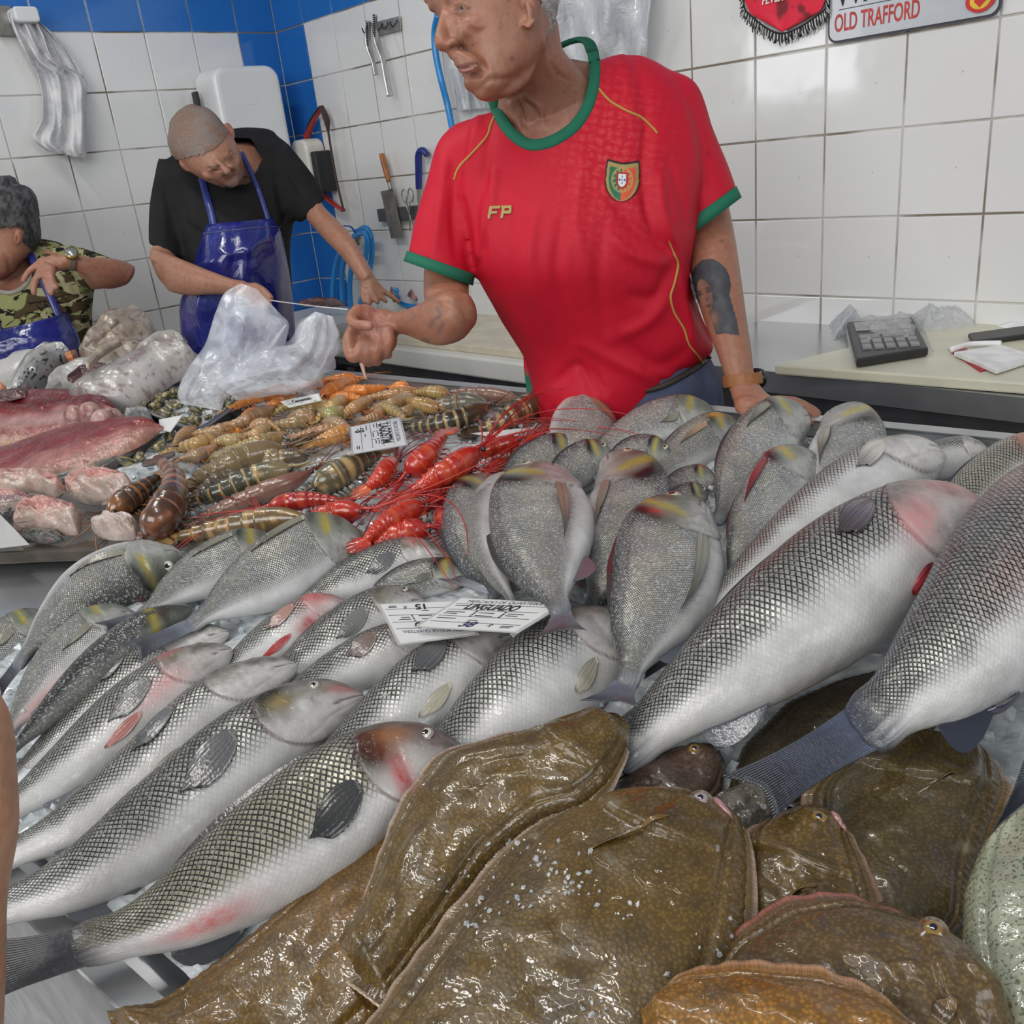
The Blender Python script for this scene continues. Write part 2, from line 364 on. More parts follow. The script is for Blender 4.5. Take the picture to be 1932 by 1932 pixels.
# ================================================ FISH: bodies lofted along a bent spine, real thickness, fins as parts
def scale_mat(name, cw=.45, net=0.75, fine=0.0, rough=0.27, metal=0.25, blo=0.28, bhi=.45, bumps=0.8):
    t = NT(name); a = t.attr(); uv = t.attr('suv').outputs['Vector']
    sx = t.n('ShaderNodeSeparateXYZ'); t.l(uv, sx.inputs[0]); U, V = sx.outputs[0], sx.outputs[1]
    wob = t.math('MULTIPLY', t.math('MULTIPLY', t.math('SINE', t.math('MULTIPLY', U, .41)), t.math('SINE', t.math('MULTIPLY', V, .77))), .16)
    p = t.math('ADD', t.math('ADD', U, V), wob); q = t.math('SUBTRACT', t.math('ADD', U, wob), V)
    fa = t.math('ABSOLUTE', t.math('SUBTRACT', t.math('FRACT', p), .5)); fb = t.math('ABSOLUTE', t.math('SUBTRACT', t.math('FRACT', q), .5))
    # inside a cell: towards the tail edge of each scale the lattice darkens
    e = t.math('MAXIMUM', fa, fb)
    edge = t.ramp(e, blo, bhi)
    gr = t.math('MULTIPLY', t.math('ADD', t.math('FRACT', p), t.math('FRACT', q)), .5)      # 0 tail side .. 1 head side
    sc = t.attr('scl').outputs['Fac']
    amt = t.math('MULTIPLY', edge, t.math('MULTIPLY', sc, net))
    c = t.mix(amt, a.outputs['Color'], (.018, .018, .015))
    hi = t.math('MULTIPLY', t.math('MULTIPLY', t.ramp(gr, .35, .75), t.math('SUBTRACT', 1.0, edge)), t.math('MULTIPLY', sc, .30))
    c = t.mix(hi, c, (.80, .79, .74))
    fl = t.math('MULTIPLY', t.ramp(t.noise(330, 2), .52, .66), t.math('MULTIPLY', sc, .55 if fine else .25)); c = t.mix(fl, c, (.85, .86, .84)); fd = t.math('MULTIPLY', t.ramp(t.noise(260, 3), .52, .66), t.math('MULTIPLY', sc, .25 if fine else .2)); c = t.mix(fd, c, (.05, .055, .06))
    bl = t.ramp(t.noise(22, 4), .35, .7, 0, .25); c = t.mix(bl, c, (.25, .24, .22), 'MULTIPLY')
    t.set(col=c, metal=t.math('MULTIPLY', sc, metal), rough=rough, coat=cw, crough=.08, spec=.25)
    h = t.math('SUBTRACT', t.math('MULTIPLY', gr, .6), edge); h = t.math('MULTIPLY', h, t.math('MAXIMUM', sc, .04))
    b1 = t.bump(h, bumps, .0014); b2 = t.bump(t.noise(60, 3), .12, .004, b1); t.set(normal=b2)
    t.set(cnormal=t.bump(t.ramp(t.noise(95, 3), .4, .62), .5, .0018, t.bump(h, bumps * .5, .0007))); return t.m
BASSM = scale_mat('bass_skin', .45, 1.0)
BREAMM = scale_mat('bream_skin', .30, .50, fine=1, rough=.27, metal=.22, blo=.24, bhi=.48, bumps=.9)
FINM = vcol('fish_fin', .35, 0, .8, .1, .35, 260, bdist=.001)
EYEM = vcol('fish_eye', .12, 0, 1.0, .03)
BASS = dict(
    top=[(0, .09), (.014, .17), (.04, .205), (.12, .21), (.28, .32), (.5, .46), (.68, .50), (.80, .46), (.88, .38), (.94, .27), (.98, .14), (1, .04)],
    bot=[(0, .08), (.014, .155), (.04, .185), (.12, .20), (.28, .36), (.5, .50), (.66, .52), (.80, .42), (.88, .33), (.94, .22), (.98, .13), (1, .05)],
    th=[(0, .05), (.03, .2), (.12, .34), (.3, .7), (.55, 1), (.75, 1), (.86, .86), (.94, .6), (.98, .34), (1, .12)], thr=.33, rows=19, per=.0062, ug=.775)
BREAM = dict(
    top=[(0, .05), (.014, .085), (.04, .105), (.1, .11), (.25, .28), (.45, .46), (.65, .53), (.78, .52), (.87, .43), (.94, .29), (.985, .13), (1, .05)],
    bot=[(0, .05), (.014, .085), (.04, .105), (.1, .11), (.25, .26), (.45, .43), (.62, .47), (.76, .43), (.87, .32), (.94, .21), (.985, .12), (1, .05)],
    th=[(0, .04), (.03, .16), (.12, .28), (.3, .65), (.55, 1), (.72, 1), (.86, .82), (.94, .55), (.985, .3), (1, .12)], thr=.23, rows=34, per=.0040, ug=.745)
def make_fish(name, label, cat, sp, c, W, side=1, h=(.03, .03), k=.45, roll=.0, tail=None, hue=None, seed=0, n=None, m=None,
              pect=(.71, .50, .20, .075, 0.0), pelv=None, dors=True, anal=True, eye=True, blood=(), dark=1.0, group=None, back=None, tailcol=None, thr=None, warm=0.0, belly=None, gillpatch=1.0, pectcol=None, gill=True):
    """c: pixel spine tail->head, W: body depth in px, side: which visual side of the spine is the back"""
    kind = 'bass' if sp is BASS else 'bream'
    R_ = np.random.default_rng(seed + 11); ofs = R_.random(3) * 40
    Lpx = np.sum(np.linalg.norm(np.diff(np.array(c, float), axis=0), axis=1))
    n = n or int(np.clip(Lpx / 3.6, 60, 210)); m = m or int(np.clip(W / 2.2, 36, 84)) // 2 * 2
    u = np.linspace(0, 1, n); hh = itp([(x, y) for x, y in zip(np.linspace(0, 1, len(h)), h)], u) if len(h) > 2 else np.interp(u, [0, 1], h)
    cp = cr(c, n); tp = nrm(np.gradient(cp, axis=0)); pn = np.stack([tp[:, 1], -tp[:, 0]], 1) * side
    roll = roll - (.27 if kind == 'bass' else .27) * float(-pn[:, 1].mean())
    C = np.array([P(x, y, z) for (x, y), z in zip(cp, hh)])
    T = nrm(np.gradient(C, axis=0)); N = nrm(nrm(CAM - C) * k + PN / np.linalg.norm(PN) * (1 - k)); N = nrm(N - T * np.sum(T * N, 1)[:, None])
    wt, wb = W * itp(sp['top'], u), W * itp(sp['bot'], u)
    def hit(px, i):
        r = ray(*px); return CAM + r * (((C[i] - CAM) @ N[i]) / (r @ N[i]))
    D = np.array([hit(cp[i] + pn[i] * wt[i], i) for i in range(n)]); V = np.array([hit(cp[i] - pn[i] * wb[i], i) for i in range(n)])
    M = (D + V) / 2; A = (D - V) / 2
    an = np.linalg.norm(A, axis=1); TH = itp(sp['th'], u) * (thr or sp['thr']) * an.max() * 2
    TH = np.minimum(TH, an * 1.15)
    L = np.sum(np.linalg.norm(np.diff(M, axis=0), axis=1))
    Ad = nrm(A)
    def surf(uu, th_, off=0.0):      # theta: 0 back ridge, pi belly ridge (anatomical), visible side 0..pi at roll 0
        uu = np.asarray(uu, float); ph = np.asarray(th_, float) - roll
        i = np.clip(uu, 0, 1) * (n - 1); i0 = np.clip(np.floor(i).astype(int), 0, n - 2); f = (i - i0)[..., None]
        g = lambda a: a[i0] * (1 - f) + a[i0 + 1] * f
        s = np.sin(ph); s = np.sign(s) * np.abs(s) ** .86
        p = g(M) + g(A) * np.cos(ph)[..., None] + g(N) * (g(TH[:, None]) * s[..., None])
        nn = nrm(g(Ad) * (np.cos(ph) / np.maximum(g(an[:, None])[..., 0], 1e-4))[..., None] + g(N) * (np.sin(ph) / np.maximum(g(TH[:, None])[..., 0], 1e-4))[..., None])
        return p + nn * np.asarray(off)[..., None]
    U, TT = np.meshgrid(u, np.linspace(0, 2 * PI, m, endpoint=False), indexing='ij')
    ta = TT + roll; ta = np.mod(ta, 2 * PI); q = np.minimum(ta, 2 * PI - ta) / PI       # 0 back .. 1 belly
    # relief: gill cover step, cheek, jaw, mouth cleft
    ug = sp['ug'] - .02 + .34 * np.abs(q - .46) ** 1.7 * (1 + .5 * ss(.46, 1, q)); gw = .006
    rel = 0 * U
    gm = ss(.14, .26, q) * (1 - ss(.93, 1.0, q) * .6)
    if gill:
        rel += .0021 * ss(ug - gw, ug + gw, U) * gm - .0021 * ss(ug + .02, ug + .11, U) * gm
        up = sp['ug'] + .085 + .03 * np.abs(q - .5); rel += (.0007 * ss(up - .008, up + .008, U) - .0007 * ss(up + .01, up + .06, U)) * ss(.25, .4, q) * (1 - ss(.75, .9, q))
    qm = .56 + (1 - U) * .9; mo = np.exp(-((q - qm) / .016) ** 2) * ss(.925, .94, U)
    rel -= .0022 * mo
    jaw = np.exp(-((q - (.70 + (1 - U) * .3)) / .012) ** 2) * ss(.82, .86, U) * (1 - ss(.97, .99, U)); rel -= .0011 * jaw
    rel += .0014 * (fbm(np.stack([U * 9, TT * 1.3, 0 * U], -1) + ofs, 1.3) - .5) * ss(0, .2, U)
    rel *= (an.max() / .05)
    V3 = surf(U, TT + roll, rel)
    # colour
    nz = fbm(np.stack([U * 14, q * 5, 0 * U], -1) + ofs, 1.5); nf = fbm(np.stack([U * 60, q * 26, 0 * U], -1) + ofs, 1.5)
    if kind == 'bass':
        bk = np.array(back or (.06, .06, .05)) * dark; gd = np.array((.27, .268, .245)); w0 = np.array(belly or (.66, .65, .635)) 
        col = mixc(bk, gd * .62, ss(.06, .30, q + (nz - .5) * .12)); col = mixc(col, gd * 1.35, ss(.26, .48, q + (nz - .5) * .14)); col = mixc(col, w0, ss(.45, .60, q + (nz - .5) * .10))
        scl = (1 - ss(.46, .66, q + (nz - .5) * .1)) * .95 + .05
        lat = np.exp(-((q - .36) / .008) ** 2) * (1 - ss(ug - .03, ug, U)); col = mixc(col, (.10, .10, .09), lat * .5)
    else:
        bk = np.array(back or (.05, .06, .07)) * dark; gd = np.array((.42, .43, .42)); w0 = np.array(belly or (.64, .64, .63))
        col = mixc(bk, gd * .72, ss(.05, .32, q + (nz - .5) * .10)); col = mixc(col, gd, ss(.22, .45, q)); col = mixc(col, w0, ss(.58, .8, q + (nz - .5) * .12))
        scl = (1 - ss(.66, .85, q)) * .95 + .05
        ql = .20 + .10 * (1 - U); lat = np.exp(-((q - ql) / .014) ** 2) * (1 - ss(ug - .03, ug, U)) * ss(.02, .08, U)
        col = mixc(col, (.06, .06, .06), lat * .95 * (.4 + .6 * (np.sin(U * 260) > -.2)))
        col = mixc(col, (.62, .58, .40), .35 * ss(.2, .35, q) * (1 - ss(.5, .7, q)) * ss(.4, .6, nz))
    if warm: col = mixc(col, (.42, .38, .22), warm * ss(.05, .2, q) * (1 - ss(.5, .62, q)))
    head = ss(ug - .004, ug + .006, U)
    scl = scl * (1 - head) * ss(0, .03, U)
    if kind == 'bass':
        hc = mixc((.075, .075, .065), (.27, .26, .235), ss(.06, .30, q + (nz - .5) * .3)); hc = mixc(hc, (.60, .58, .56), ss(.36, .60, q + (nz - .5) * .25)); hc = hc * (.8 + .35 * nf)[..., None]
        col = mixc(col, hc, head * .92)
        gp = np.exp(-(((U - ug - .036) / .040) ** 2 + ((q - .32) / .14) ** 2)) * gillpatch; col = mixc(col, (.012, .01, .009), np.clip(gp * (.7 + 1.2 * nz), 0, .97)); hv = ss(.50, .68, fbm(np.stack([U * 22, q * 7, 0 * U], -1) + ofs, 1.4)) * head * (1 - ss(.4, .6, q)); col = mixc(col, (.10, .09, .07), hv * .7)
        gy = np.exp(-(((U - ug - .055) / .028) ** 2 + ((q - .40) / .08) ** 2)); col = mixc(col, (.46, .36, .16), gy * .45 * gillpatch)
    else:
        hc = mixc((.06, .065, .055), (.19, .215, .175), ss(.06, .24, q + (nz - .5) * .3)); hc = mixc(hc, (.38, .38, .36), ss(.45, .62, q + (nz - .5) * .15)); hc = hc * (.65 + .6 * nf)[..., None]
        col = mixc(col, hc, head * .9)
        gb = np.exp(-((U - .825 + .05 * (q - .3)) / .022) ** 2) * (1 - ss(.50, .60, q)) * ss(.0, .1, q); col = mixc(col, (.42, .34, .06), np.clip(gb * (.4 + 1.2 * nz), 0, .9))
        gp = np.exp(-(((U - ug - .020) / .032) ** 2 + (np.maximum(np.abs(q - .26) - .08, 0) / .12) ** 2)) * gillpatch; col = mixc(col, (.008, .008, .010), np.clip(gp * (.5 + nz * 1.6), 0, .97))
        br = np.exp(-(((U - .885) / .024) ** 2 + ((q - .12) / .30) ** 2)); col = mixc(col, (.075, .05, .045), np.clip(br * (.4 + nz), 0, .85)); bn = np.exp(-(((U - .955) / .025) ** 2 + ((q - .10) / .22) ** 2)); col = mixc(col, (.09, .085, .08), np.clip(bn * (.4 + nz), 0, .8))
    if gill:
        gl = np.exp(-((U - ug) / .0045) ** 2) * gm; col = mixc(col, (.10, .04, .04), np.clip(gl * .75, 0, 1))
    col = mixc(col, (.10, .05, .05), np.clip(mo * 1.1, 0, .85)); col = mixc(col, (.35, .25, .22), jaw * .5)
    for (bu, bq, su, sq, st, bc) in blood:
        g_ = np.exp(-(((U - bu) / su) ** 2 + ((q - bq) / sq) ** 2)); col = mixc(col, bc, np.clip(g_ * st * (.35 + 1.3 * nf), 0, .95))
    col = col * (0.90 + .2 * nf)[..., None]
    col = mixc(col, np.array(tailcol or (.07, .075, .09)) * 1.8, (1 - ss(.0, .13, U + .09 * (fbm(np.stack([U * 5, q * 34, 0 * U], -1) + ofs, 1.0) - .5))) * .95); scl = scl * ss(.02, .12, U)
    if hue is not None: col = col * np.array(hue)
    uv = np.stack([U * L / sp['per'], q * sp['rows']], -1)
    root = empty(name, tuple(M[n // 2] - np.array([0, 0, TH.max()])))
    tag(root, label, cat, group)
    V4 = V3.reshape(-1, 3); f = gridfaces(n, m, True, flip=(side < 0))
    f.append(tuple(range(m))[::-1] if side > 0 else tuple(range(m))); f.append(tuple((n - 1) * m + j for j in range(m)))
    cc = np.concatenate([np.clip(col, 0, 1), np.clip(scl, 0, 1)[..., None]], -1).reshape(-1, 4)
    mat = BASSM if kind == 'bass' else BREAMM
    mesh('body', V4, f, mat, root, True, cc, uv.reshape(-1, 2))
    # tail fin: tips given in px (dorsal tip, ventral tip); rays as ridges
    fc = np.array(tailcol or (.07, .075, .09))
    def fin(nm, base0, base1, tip0, tip1, notch=.25, thk=.0011, rays=9, colr=fc, edge=(.03, .03, .04), nr=14, curve=None, lift=0.0):
        base0, base1, tip0, tip1 = map(np.asarray, (base0, base1, tip0, tip1)); a = np.linspace(0, 1, rays * 8 + 1); s = np.linspace(0, 1, nr)
        S_, A_ = np.meshgrid(s, a, indexing='ij')
        ext = 1 - notch * (1 - np.abs(2 * A_ - 1) ** 1.5)
        fl = 1 + .18 * np.sin(S_ * PI) * (np.abs(2 * A_ - 1)); B_ = base0 + (base1 - base0) * A_[..., None]; E_ = tip0 + (tip1 - tip0) * A_[..., None]
        X = B_ + (E_ - B_) * (S_ * ext)[..., None]; ax_ = (base0 + base1) / 2 + ((tip0 + tip1) / 2 - (base0 + base1) / 2) * S_[..., None]; X = ax_ + (X - ax_) * (1 - .22 * np.sin(S_ * PI * .9) * 1.0)[..., None] if nm == 'tail_fin' else X
        nn = nrm(np.cross(base1 - base0 + 1e-9, (tip0 + tip1) / 2 - (base0 + base1) / 2))
        rj = R_.random(3) * 6
        X = X + nn * ((.0006 * np.cos(A_ * rays * 4 * PI) * (1 - .3 * S_)) + .004 * (fbm(np.stack([S_ * 2, A_ * 2.5, 0 * A_], -1) + rj, 1.2) - .5) + lift * np.sin(S_ * PI))[..., None]
        cl = mixc(mixc(np.array(colr) * 1.9, colr, ss(.10, .42, S_ + .1 * (noise(np.stack([A_ * 12, S_ * 3, 0 * S_], -1)) - .5))), edge, ss(.45, 1.0, S_)) * (0.85 + .3 * (0.5 + .5 * np.cos(A_ * rays * 4 * PI)))[..., None]
        nvv = X.reshape(-1, 3); k_ = len(nvv); wdt = thk * (1 - .6 * S_).reshape(-1, 1)
        g_ = gridfaces(nr, len(a)); V_ = np.vstack([nvv + nn * wdt / 2, nvv - nn * wdt / 2])
        g2 = [tuple(k_ + i for i in reversed(x)) for x in g_]; na = len(a); rim = []
        ring = [j for j in range(na)] + [i * na + na - 1 for i in range(1, nr)] + [(nr - 1) * na + j for j in range(na - 2, -1, -1)] + [i * na for i in range(nr - 2, 0, -1)]
        for i in range(len(ring)): x, y = ring[i], ring[(i + 1) % len(ring)]; rim.append((y, x, k_ + x, k_ + y))
        c_ = np.vstack([cl.reshape(-1, 3)] * 2)
        return mesh(nm, V_, g_ + g2 + rim, FINM, root, True, np.clip(c_, 0, 1))
    if tail is not None:
        t0, t1 = hit(tail[0], 0), hit(tail[1], 0); dz = tail[2] if len(tail) > 2 else 0
        notch = tail[3] if len(tail) > 3 else .3
        kb_ = max(2, int(n * .045)); col_ = None; fin('tail_fin', D[kb_] * .93 + V[kb_] * .07, V[kb_] * .93 + D[kb_] * .07, t0 + N[0] * dz, t1 + N[0] * dz, notch, .0016, 11, mixc(fc * 2.6, fc, .3), fc * .6, nr=16)
    vis = 1
    if pect:                            # (u at root, q, length in u, half width in q, lift)
        pu, pq, pl, pw, lf = pect; s = np.linspace(0, 1, 16); a = np.linspace(-1, 1, 17); S_, A_ = np.meshgrid(s, a, indexing='ij')
        wd = pw * (.32 + 1.0 * np.sin(np.clip(S_ * 1.02, 0, 1) ** .8 * PI * .80 + .08)) * (1 - ss(.86, 1.0, S_) * .75)
        if kind == 'bream': wd = pw * (.62 + .40 * np.sin(S_ * PI * .7)) * (1 - S_ ** 2.4 * .9)
        qq = pq + A_ * wd + .035 * S_ + (.04 * S_ if kind == 'bass' else .0); uu = pu - pl * S_ * (1 - .16 * A_ ** 2)
        of = (.0016 + lf * S_ + .0007 * np.cos(A_ * 9 * PI) + .0018 * np.sin(S_ * PI)) * (an.max() / .05)
        top_ = surf(uu, qq * PI, of); bo_ = surf(uu, qq * PI, of - .0013)
        pc = np.array(pectcol or ((.13, .13, .135) if kind == 'bass' else (.27, .26, .20)))
        cl = mixc(pc, pc * .36, ss(.25, 1, S_ + .2 * (noise(np.stack([A_ * 9, S_ * 2, 0 * A_], -1) + seed) - .5))) * (.65 + .6 * (.5 + .5 * np.cos(A_ * 9 * PI)))[..., None]
        nv = 16 * 17; g_ = gridfaces(16, 17, flip=(side > 0)); g2 = [tuple(nv + i for i in reversed(x)) for x in g_]
        ring = [j for j in range(17)] + [i * 17 + 16 for i in range(1, 16)] + [15 * 17 + j for j in range(15, -1, -1)] + [i * 17 for i in range(14, 0, -1)]
        rim = [((b_, a_, nv + a_, nv + b_)) for a_, b_ in zip(ring, ring[1:] + ring[:1])]
        mesh('pectoral_fin', np.vstack([top_.reshape(-1, 3), bo_.reshape(-1, 3)]), g_ + g2 + rim, FINM, root, True, np.clip(np.vstack([cl.reshape(-1, 3)] * 2), 0, 1))
    if pelv:                            # (u, q, length, colour)
        pu, pq, pl, pc = pelv; s = np.linspace(0, 1, 12); a = np.linspace(-1, 1, 9); S_, A_ = np.meshgrid(s, a, indexing='ij')
        qq = pq + A_ * .035 * (.5 + np.sin(S_ * PI * .85)) + .05 * S_; uu = pu - pl * S_ * (1 - .2 * A_ ** 2)
        of = (.0012 + .0022 * np.sin(S_ * PI) + .0005 * np.cos(A_ * 5 * PI)) * (an.max() / .05)
        top_ = surf(uu, qq * PI, of); bo_ = surf(uu, qq * PI, of - .0012); nv = 12 * 9
        g_ = gridfaces(12, 9, flip=(side > 0)); g2 = [tuple(nv + i for i in reversed(x)) for x in g_]
        ring = [j for j in range(9)] + [i * 9 + 8 for i in range(1, 12)] + [11 * 9 + j for j in range(7, -1, -1)] + [i * 9 for i in range(10, 0, -1)]
        rim = [((b_, a_, nv + a_, nv + b_)) for a_, b_ in zip(ring, ring[1:] + ring[:1])]
        mesh('pelvic_fin', np.vstack([top_.reshape(-1, 3), bo_.reshape(-1, 3)]), g_ + g2 + rim, FINM, root, True, np.tile(np.array(pc) * .8, (nv * 2, 1)))
    def ridgefin(nm, u0, u1, q0, hgt, colr, lean):
        us = np.linspace(u0, u1, 40); sgn = q0 * PI
        b0 = surf(us, np.full(40, sgn) + .0); od = nrm(b0 - np.array([M[int(x * (n - 1))] for x in us]))
        tdir = np.array([T[int(x * (n - 1))] for x in us])
        env = np.sin(np.clip((us - u0) / (u1 - u0), 0, 1) * PI) ** .6 * hgt * (1.25 - .6 * (1 - (us - u0) / (u1 - u0)))
        tp_ = b0 + od * env[:, None] - tdir * (env * lean)[:, None]; b1 = b0 - od * .002; th_ = .0012
        nn = np.array([N[int(x * (n - 1))] for x in us]) * th_
        V_ = np.vstack([b1 + nn, tp_ + nn * .3, tp_ - nn * .3, b1 - nn]).reshape(4, 40, 3).transpose(1, 0, 2).reshape(-1, 3)
        mesh(nm, V_, gridfaces(40, 4, True), FINM, root, False, np.tile(np.array(colr), (160, 1)))
    if dors: ridgefin('dorsal_fin', .30, .72, 0.0, .032 * an.max() * 2, (.035, .03, .03), 2.6)
    if anal: ridgefin('anal_fin', .20, .36, 1.0, .10 * an.max() * 2, tuple(fc * 1.4), 1.6)
    if eye:
        eu, eq = (.925, .30) if kind == 'bass' else (.925, .30)
        if eye is not True: eu, eq = eye
        e0 = surf(eu, eq * PI, -.0008); e1 = surf(eu, eq * PI, .01); ez = nrm(e1 - e0); ex = nrm(np.cross(ez, [0.3, .2, 1])); ey = np.cross(ez, ex)
        r = (.055 if kind == 'bass' else .062) * an.max() * 2 * 1.0
        mb = MB(); a = np.linspace(0, 2 * PI, 24, endpoint=False); ringr = [0.001, .28, .5, .54, .62, .95, 1.0, 1.12, 1.3]; hz = [.36, .34, .29, .285, .27, .13, .12, .13, -.15]
        cs = [(.008, .008, .012)] * 3 + [(.55, .50, .30)] * 2 + [(.62, .62, .60)] + [(.05, .045, .04)] + [(.30, .28, .25)] * 2
        V_ = np.concatenate([[e0 + r * (ringr[i] * (ex * math.cos(x) + ey * math.sin(x)) + ez * hz[i]) for x in a] for i in range(9)]); C_ = np.repeat(np.array(cs), 24, 0)
        mesh('eye', V_, gridfaces(9, 24, True), EYEM, root, True, C_)
    return root
PINK = (.62, .16, .16); RED = (.45, .03, .035); GOLD = (.42, .25, .06); PURP = (.16, .05, .08)
BASSC, BRC = 'sea bass in the heap on ice', 'gilthead bream in the heap on ice'
def bass(label, *a, **k): return make_fish('sea_bass', label, 'fish', BASS, *a, **k)
def bream(label, *a, **k): return make_fish('sea_bream', label, 'fish', BREAM, *a, **k)
# ---- front left: bass with heads up to the right, backs to the upper left
bass('large olive-scaled bass in front with reddish black gill cover, snout under the brown flatfish', [(135, 1795), (300, 1738), (470, 1632), (640, 1520), (760, 1452), (880, 1418)], 215, 1, (.045, .05, .055), .5, .05,
     tail=((-50, 1762), (-70, 1925), .0, .22), seed=1, warm=.6, group=None, pect=(.735, .52, .16, .075, .001), blood=[(.30, .74, .10, .10, .8, PINK), (.80, .33, .035, .14, 1.8, (.05, .012, .01)), (.86, .30, .05, .10, .8, (.38, .16, .07)), (.84, .62, .03, .16, .8, RED), (.94, .3, .05, .3, .8, (.12, .08, .08))],
     pectcol=(.05, .05, .05), pelv=(.62, .93, .15, (.35, .18, .18)), tailcol=(.022, .022, .026))
bass('big grey bass with staring white-ringed eye and black gill patch, mouth agape', [(-60, 1730), (120, 1672), (320, 1545), (470, 1428), (590, 1352), (686, 1312)], 178, 1, (.035, .045, .05), .5, .22,
     tail=((-180, 1740), (-190, 1830)), seed=2, pect=(.70, .43, .17, .085, .001), eye=(.905, .33), blood=[(.83, .42, .02, .05, .4, GOLD), (.96, .42, .03, .1, .5, PINK)])
bass('white-headed bass with plain pale cheek, between the pink-headed bass and the big-eyed bass', [(-40, 1640), (120, 1565), (270, 1462), (400, 1350), (490, 1290), (560, 1254)], 128, 1, (.03, .035, .045), .5, .48,
     tail=((-120, 1640), (-120, 1720)), seed=3, gillpatch=.25, pect=(.66, .36, .16, .07, .001), pelv=(.60, .72, .14, (.5, .45, .35)), eye=(.90, .14))
bass('bass with red-brown brow and pink pelvic fin, third long fish from the brown front bass', [(-30, 1560), (110, 1462), (240, 1358), (340, 1288), (437, 1226)], 122, 1, (.03, .035, .045), .5, .42,
     tail=((-100, 1580), (-100, 1650)), seed=4, gillpatch=.4, blood=[(.80, .24, .05, .10, 1.0, PINK), (.88, .16, .08, .08, .9, (.30, .10, .08)), (.72, .62, .12, .12, .5, PINK)], pelv=(.62, .70, .17, (.6, .25, .22)), eye=(.91, .12), pectcol=(.16, .16, .15))
bass('pale bass half buried with cream cheek, beside the long black-backed fish', [(10, 1490), (130, 1375), (260, 1270), (350, 1222), (432, 1192)], 92, 1, (.015, .02, .03), .5, .25, seed=5, gillpatch=.2, eye=False,
     tail=((-60, 1500), (-60, 1560)), pect=(.62, .30, .15, .08, .001))
bream('long black-backed fish seen along its back, yellow crescent on its brow', [(0, 1440), (90, 1348), (190, 1256), (280, 1192), (362, 1150)], 66, 1, (.04, .045, .045), .4, -1.15, seed=6, gillpatch=.2,
      tail=((-60, 1440), (-50, 1480)), thr=.42, pect=None, dors=False, anal=False, dark=.35, eye=False)
bream('pale belly-up bream with creased white underside at the left edge', [(0, 1395), (60, 1320), (130, 1248), (205, 1192), (258, 1160)], 112, 1, (.02, .025, .03), .5, .75, seed=7, gillpatch=0, tail=((-70, 1420), (-60, 1490)),
      eye=False, dors=False, blood=[(.25, .9, .2, .12, .5, PINK)], pect=(.75, .62, .22, .05, 0), belly=(.66, .66, .64))
bream('small silver bream tail end at the far left under the dark bream', [(-120, 1330), (-40, 1262), (20, 1212), (90, 1160)], 85, 1, (.01, .015, .02), .5, .2, seed=8, eye=False, gillpatch=0, anal=False)
bream('dark-backed bream at the left end of the heap, golden eye-band, belly away from the camera', [(28, 1262), (88, 1188), (165, 1118), (255, 1074), (342, 1046)], 118, -1, (.045, .05, .05), .45, -.25, seed=9,
      tail=((2, 1318), (-12, 1290), .0, .1), dark=.55, pect=(.76, .62, .30, .05, .0), blood=[(.62, .25, .35, .16, .8, (.05, .055, .05))], anal=False)
bream('silver bream with drooping dark tail, lying across the black-backed fish', [(255, 1168), (330, 1112), (410, 1070), (470, 1048), (535, 1036)], 96, 1, (.05, .05, .04), .45, .35, seed=10,
      tail=((178, 1175), (200, 1196), .0, .15), pect=(.72, .34, .26, .05, 0), anal=False, gillpatch=.6)
bream('small bream head peeking out behind the dark-backed bream', [(300, 1080), (350, 1044), (400, 1028), (440, 1022)], 52, 1, (.02, .02, .02), .4, .1, seed=11, eye=(.9, .22), anal=False)
bream('large bright silver bream with closed white mouth touching the red prawns', [(352, 1186), (430, 1132), (520, 1082), (610, 1040), (690, 1024)], 138, 1, (.055, .055, .045), .5, .42, seed=12,
      tail=((228, 1212), (262, 1250), .0, .12), pect=(.74, .31, .30, .05, 0), eye=False, gillpatch=.5, anal=False, belly=(.68, .68, .67))
# ---- middle: bass around the two price tags
bass('bass with pink bruised snout and red pelvic fin, above the white-headed bass', [(380, 1320), (450, 1258), (540, 1196), (600, 1162), (660, 1142)], 88, 1, (.015, .03, .035), .5, .5, seed=13, gillpatch=.1, eye=False,
     blood=[(.82, .35, .12, .3, .75, PINK), (.72, .75, .08, .1, .8, RED)], pelv=(.60, .74, .2, (.55, .06, .06)), pect=(.70, .42, .2, .07, 0), pectcol=(.45, .25, .2))
bass('bass with blunt white snout beside the red prawns, grey fin on a scaled flank', [(540, 1168), (630, 1112), (720, 1074), (780, 1055), (840, 1048)], 88, 1, (.03, .03, .03), .5, .2, seed=14, gillpatch=.1, eye=False,
     blood=[(.84, .3, .05, .12, .6, PINK)])
bream('bream with smudged gold brow and dark fin, just behind the blank-backed price tag', [(640, 1170), (700, 1138), (770, 1104), (830, 1090), (890, 1088)], 72, 1, (.03, .035, .03), .5, .1, seed=15, eye=False, pectcol=(.12, .12, .10), anal=False)
bass('bass lying under the price tags with grey fin, eye beside the tag corner', [(470, 1345), (550, 1270), (650, 1200), (720, 1160), (800, 1130)], 104, 1, (.02, .025, .03), .5, .2, seed=16, gillpatch=.5, pectcol=(.22, .22, .20))
bass('bass with sooty brown gill cover wedged between two silver bass', [(480, 1390), (570, 1316), (670, 1262), (750, 1226), (840, 1200)], 104, 1, (.02, .03, .035), .5, .42, seed=17, eye=False, blood=[(.80, .3, .05, .12, .6, GOLD)], pectcol=(.20, .14, .12), pect=(.70, .42, .16, .09, 0))
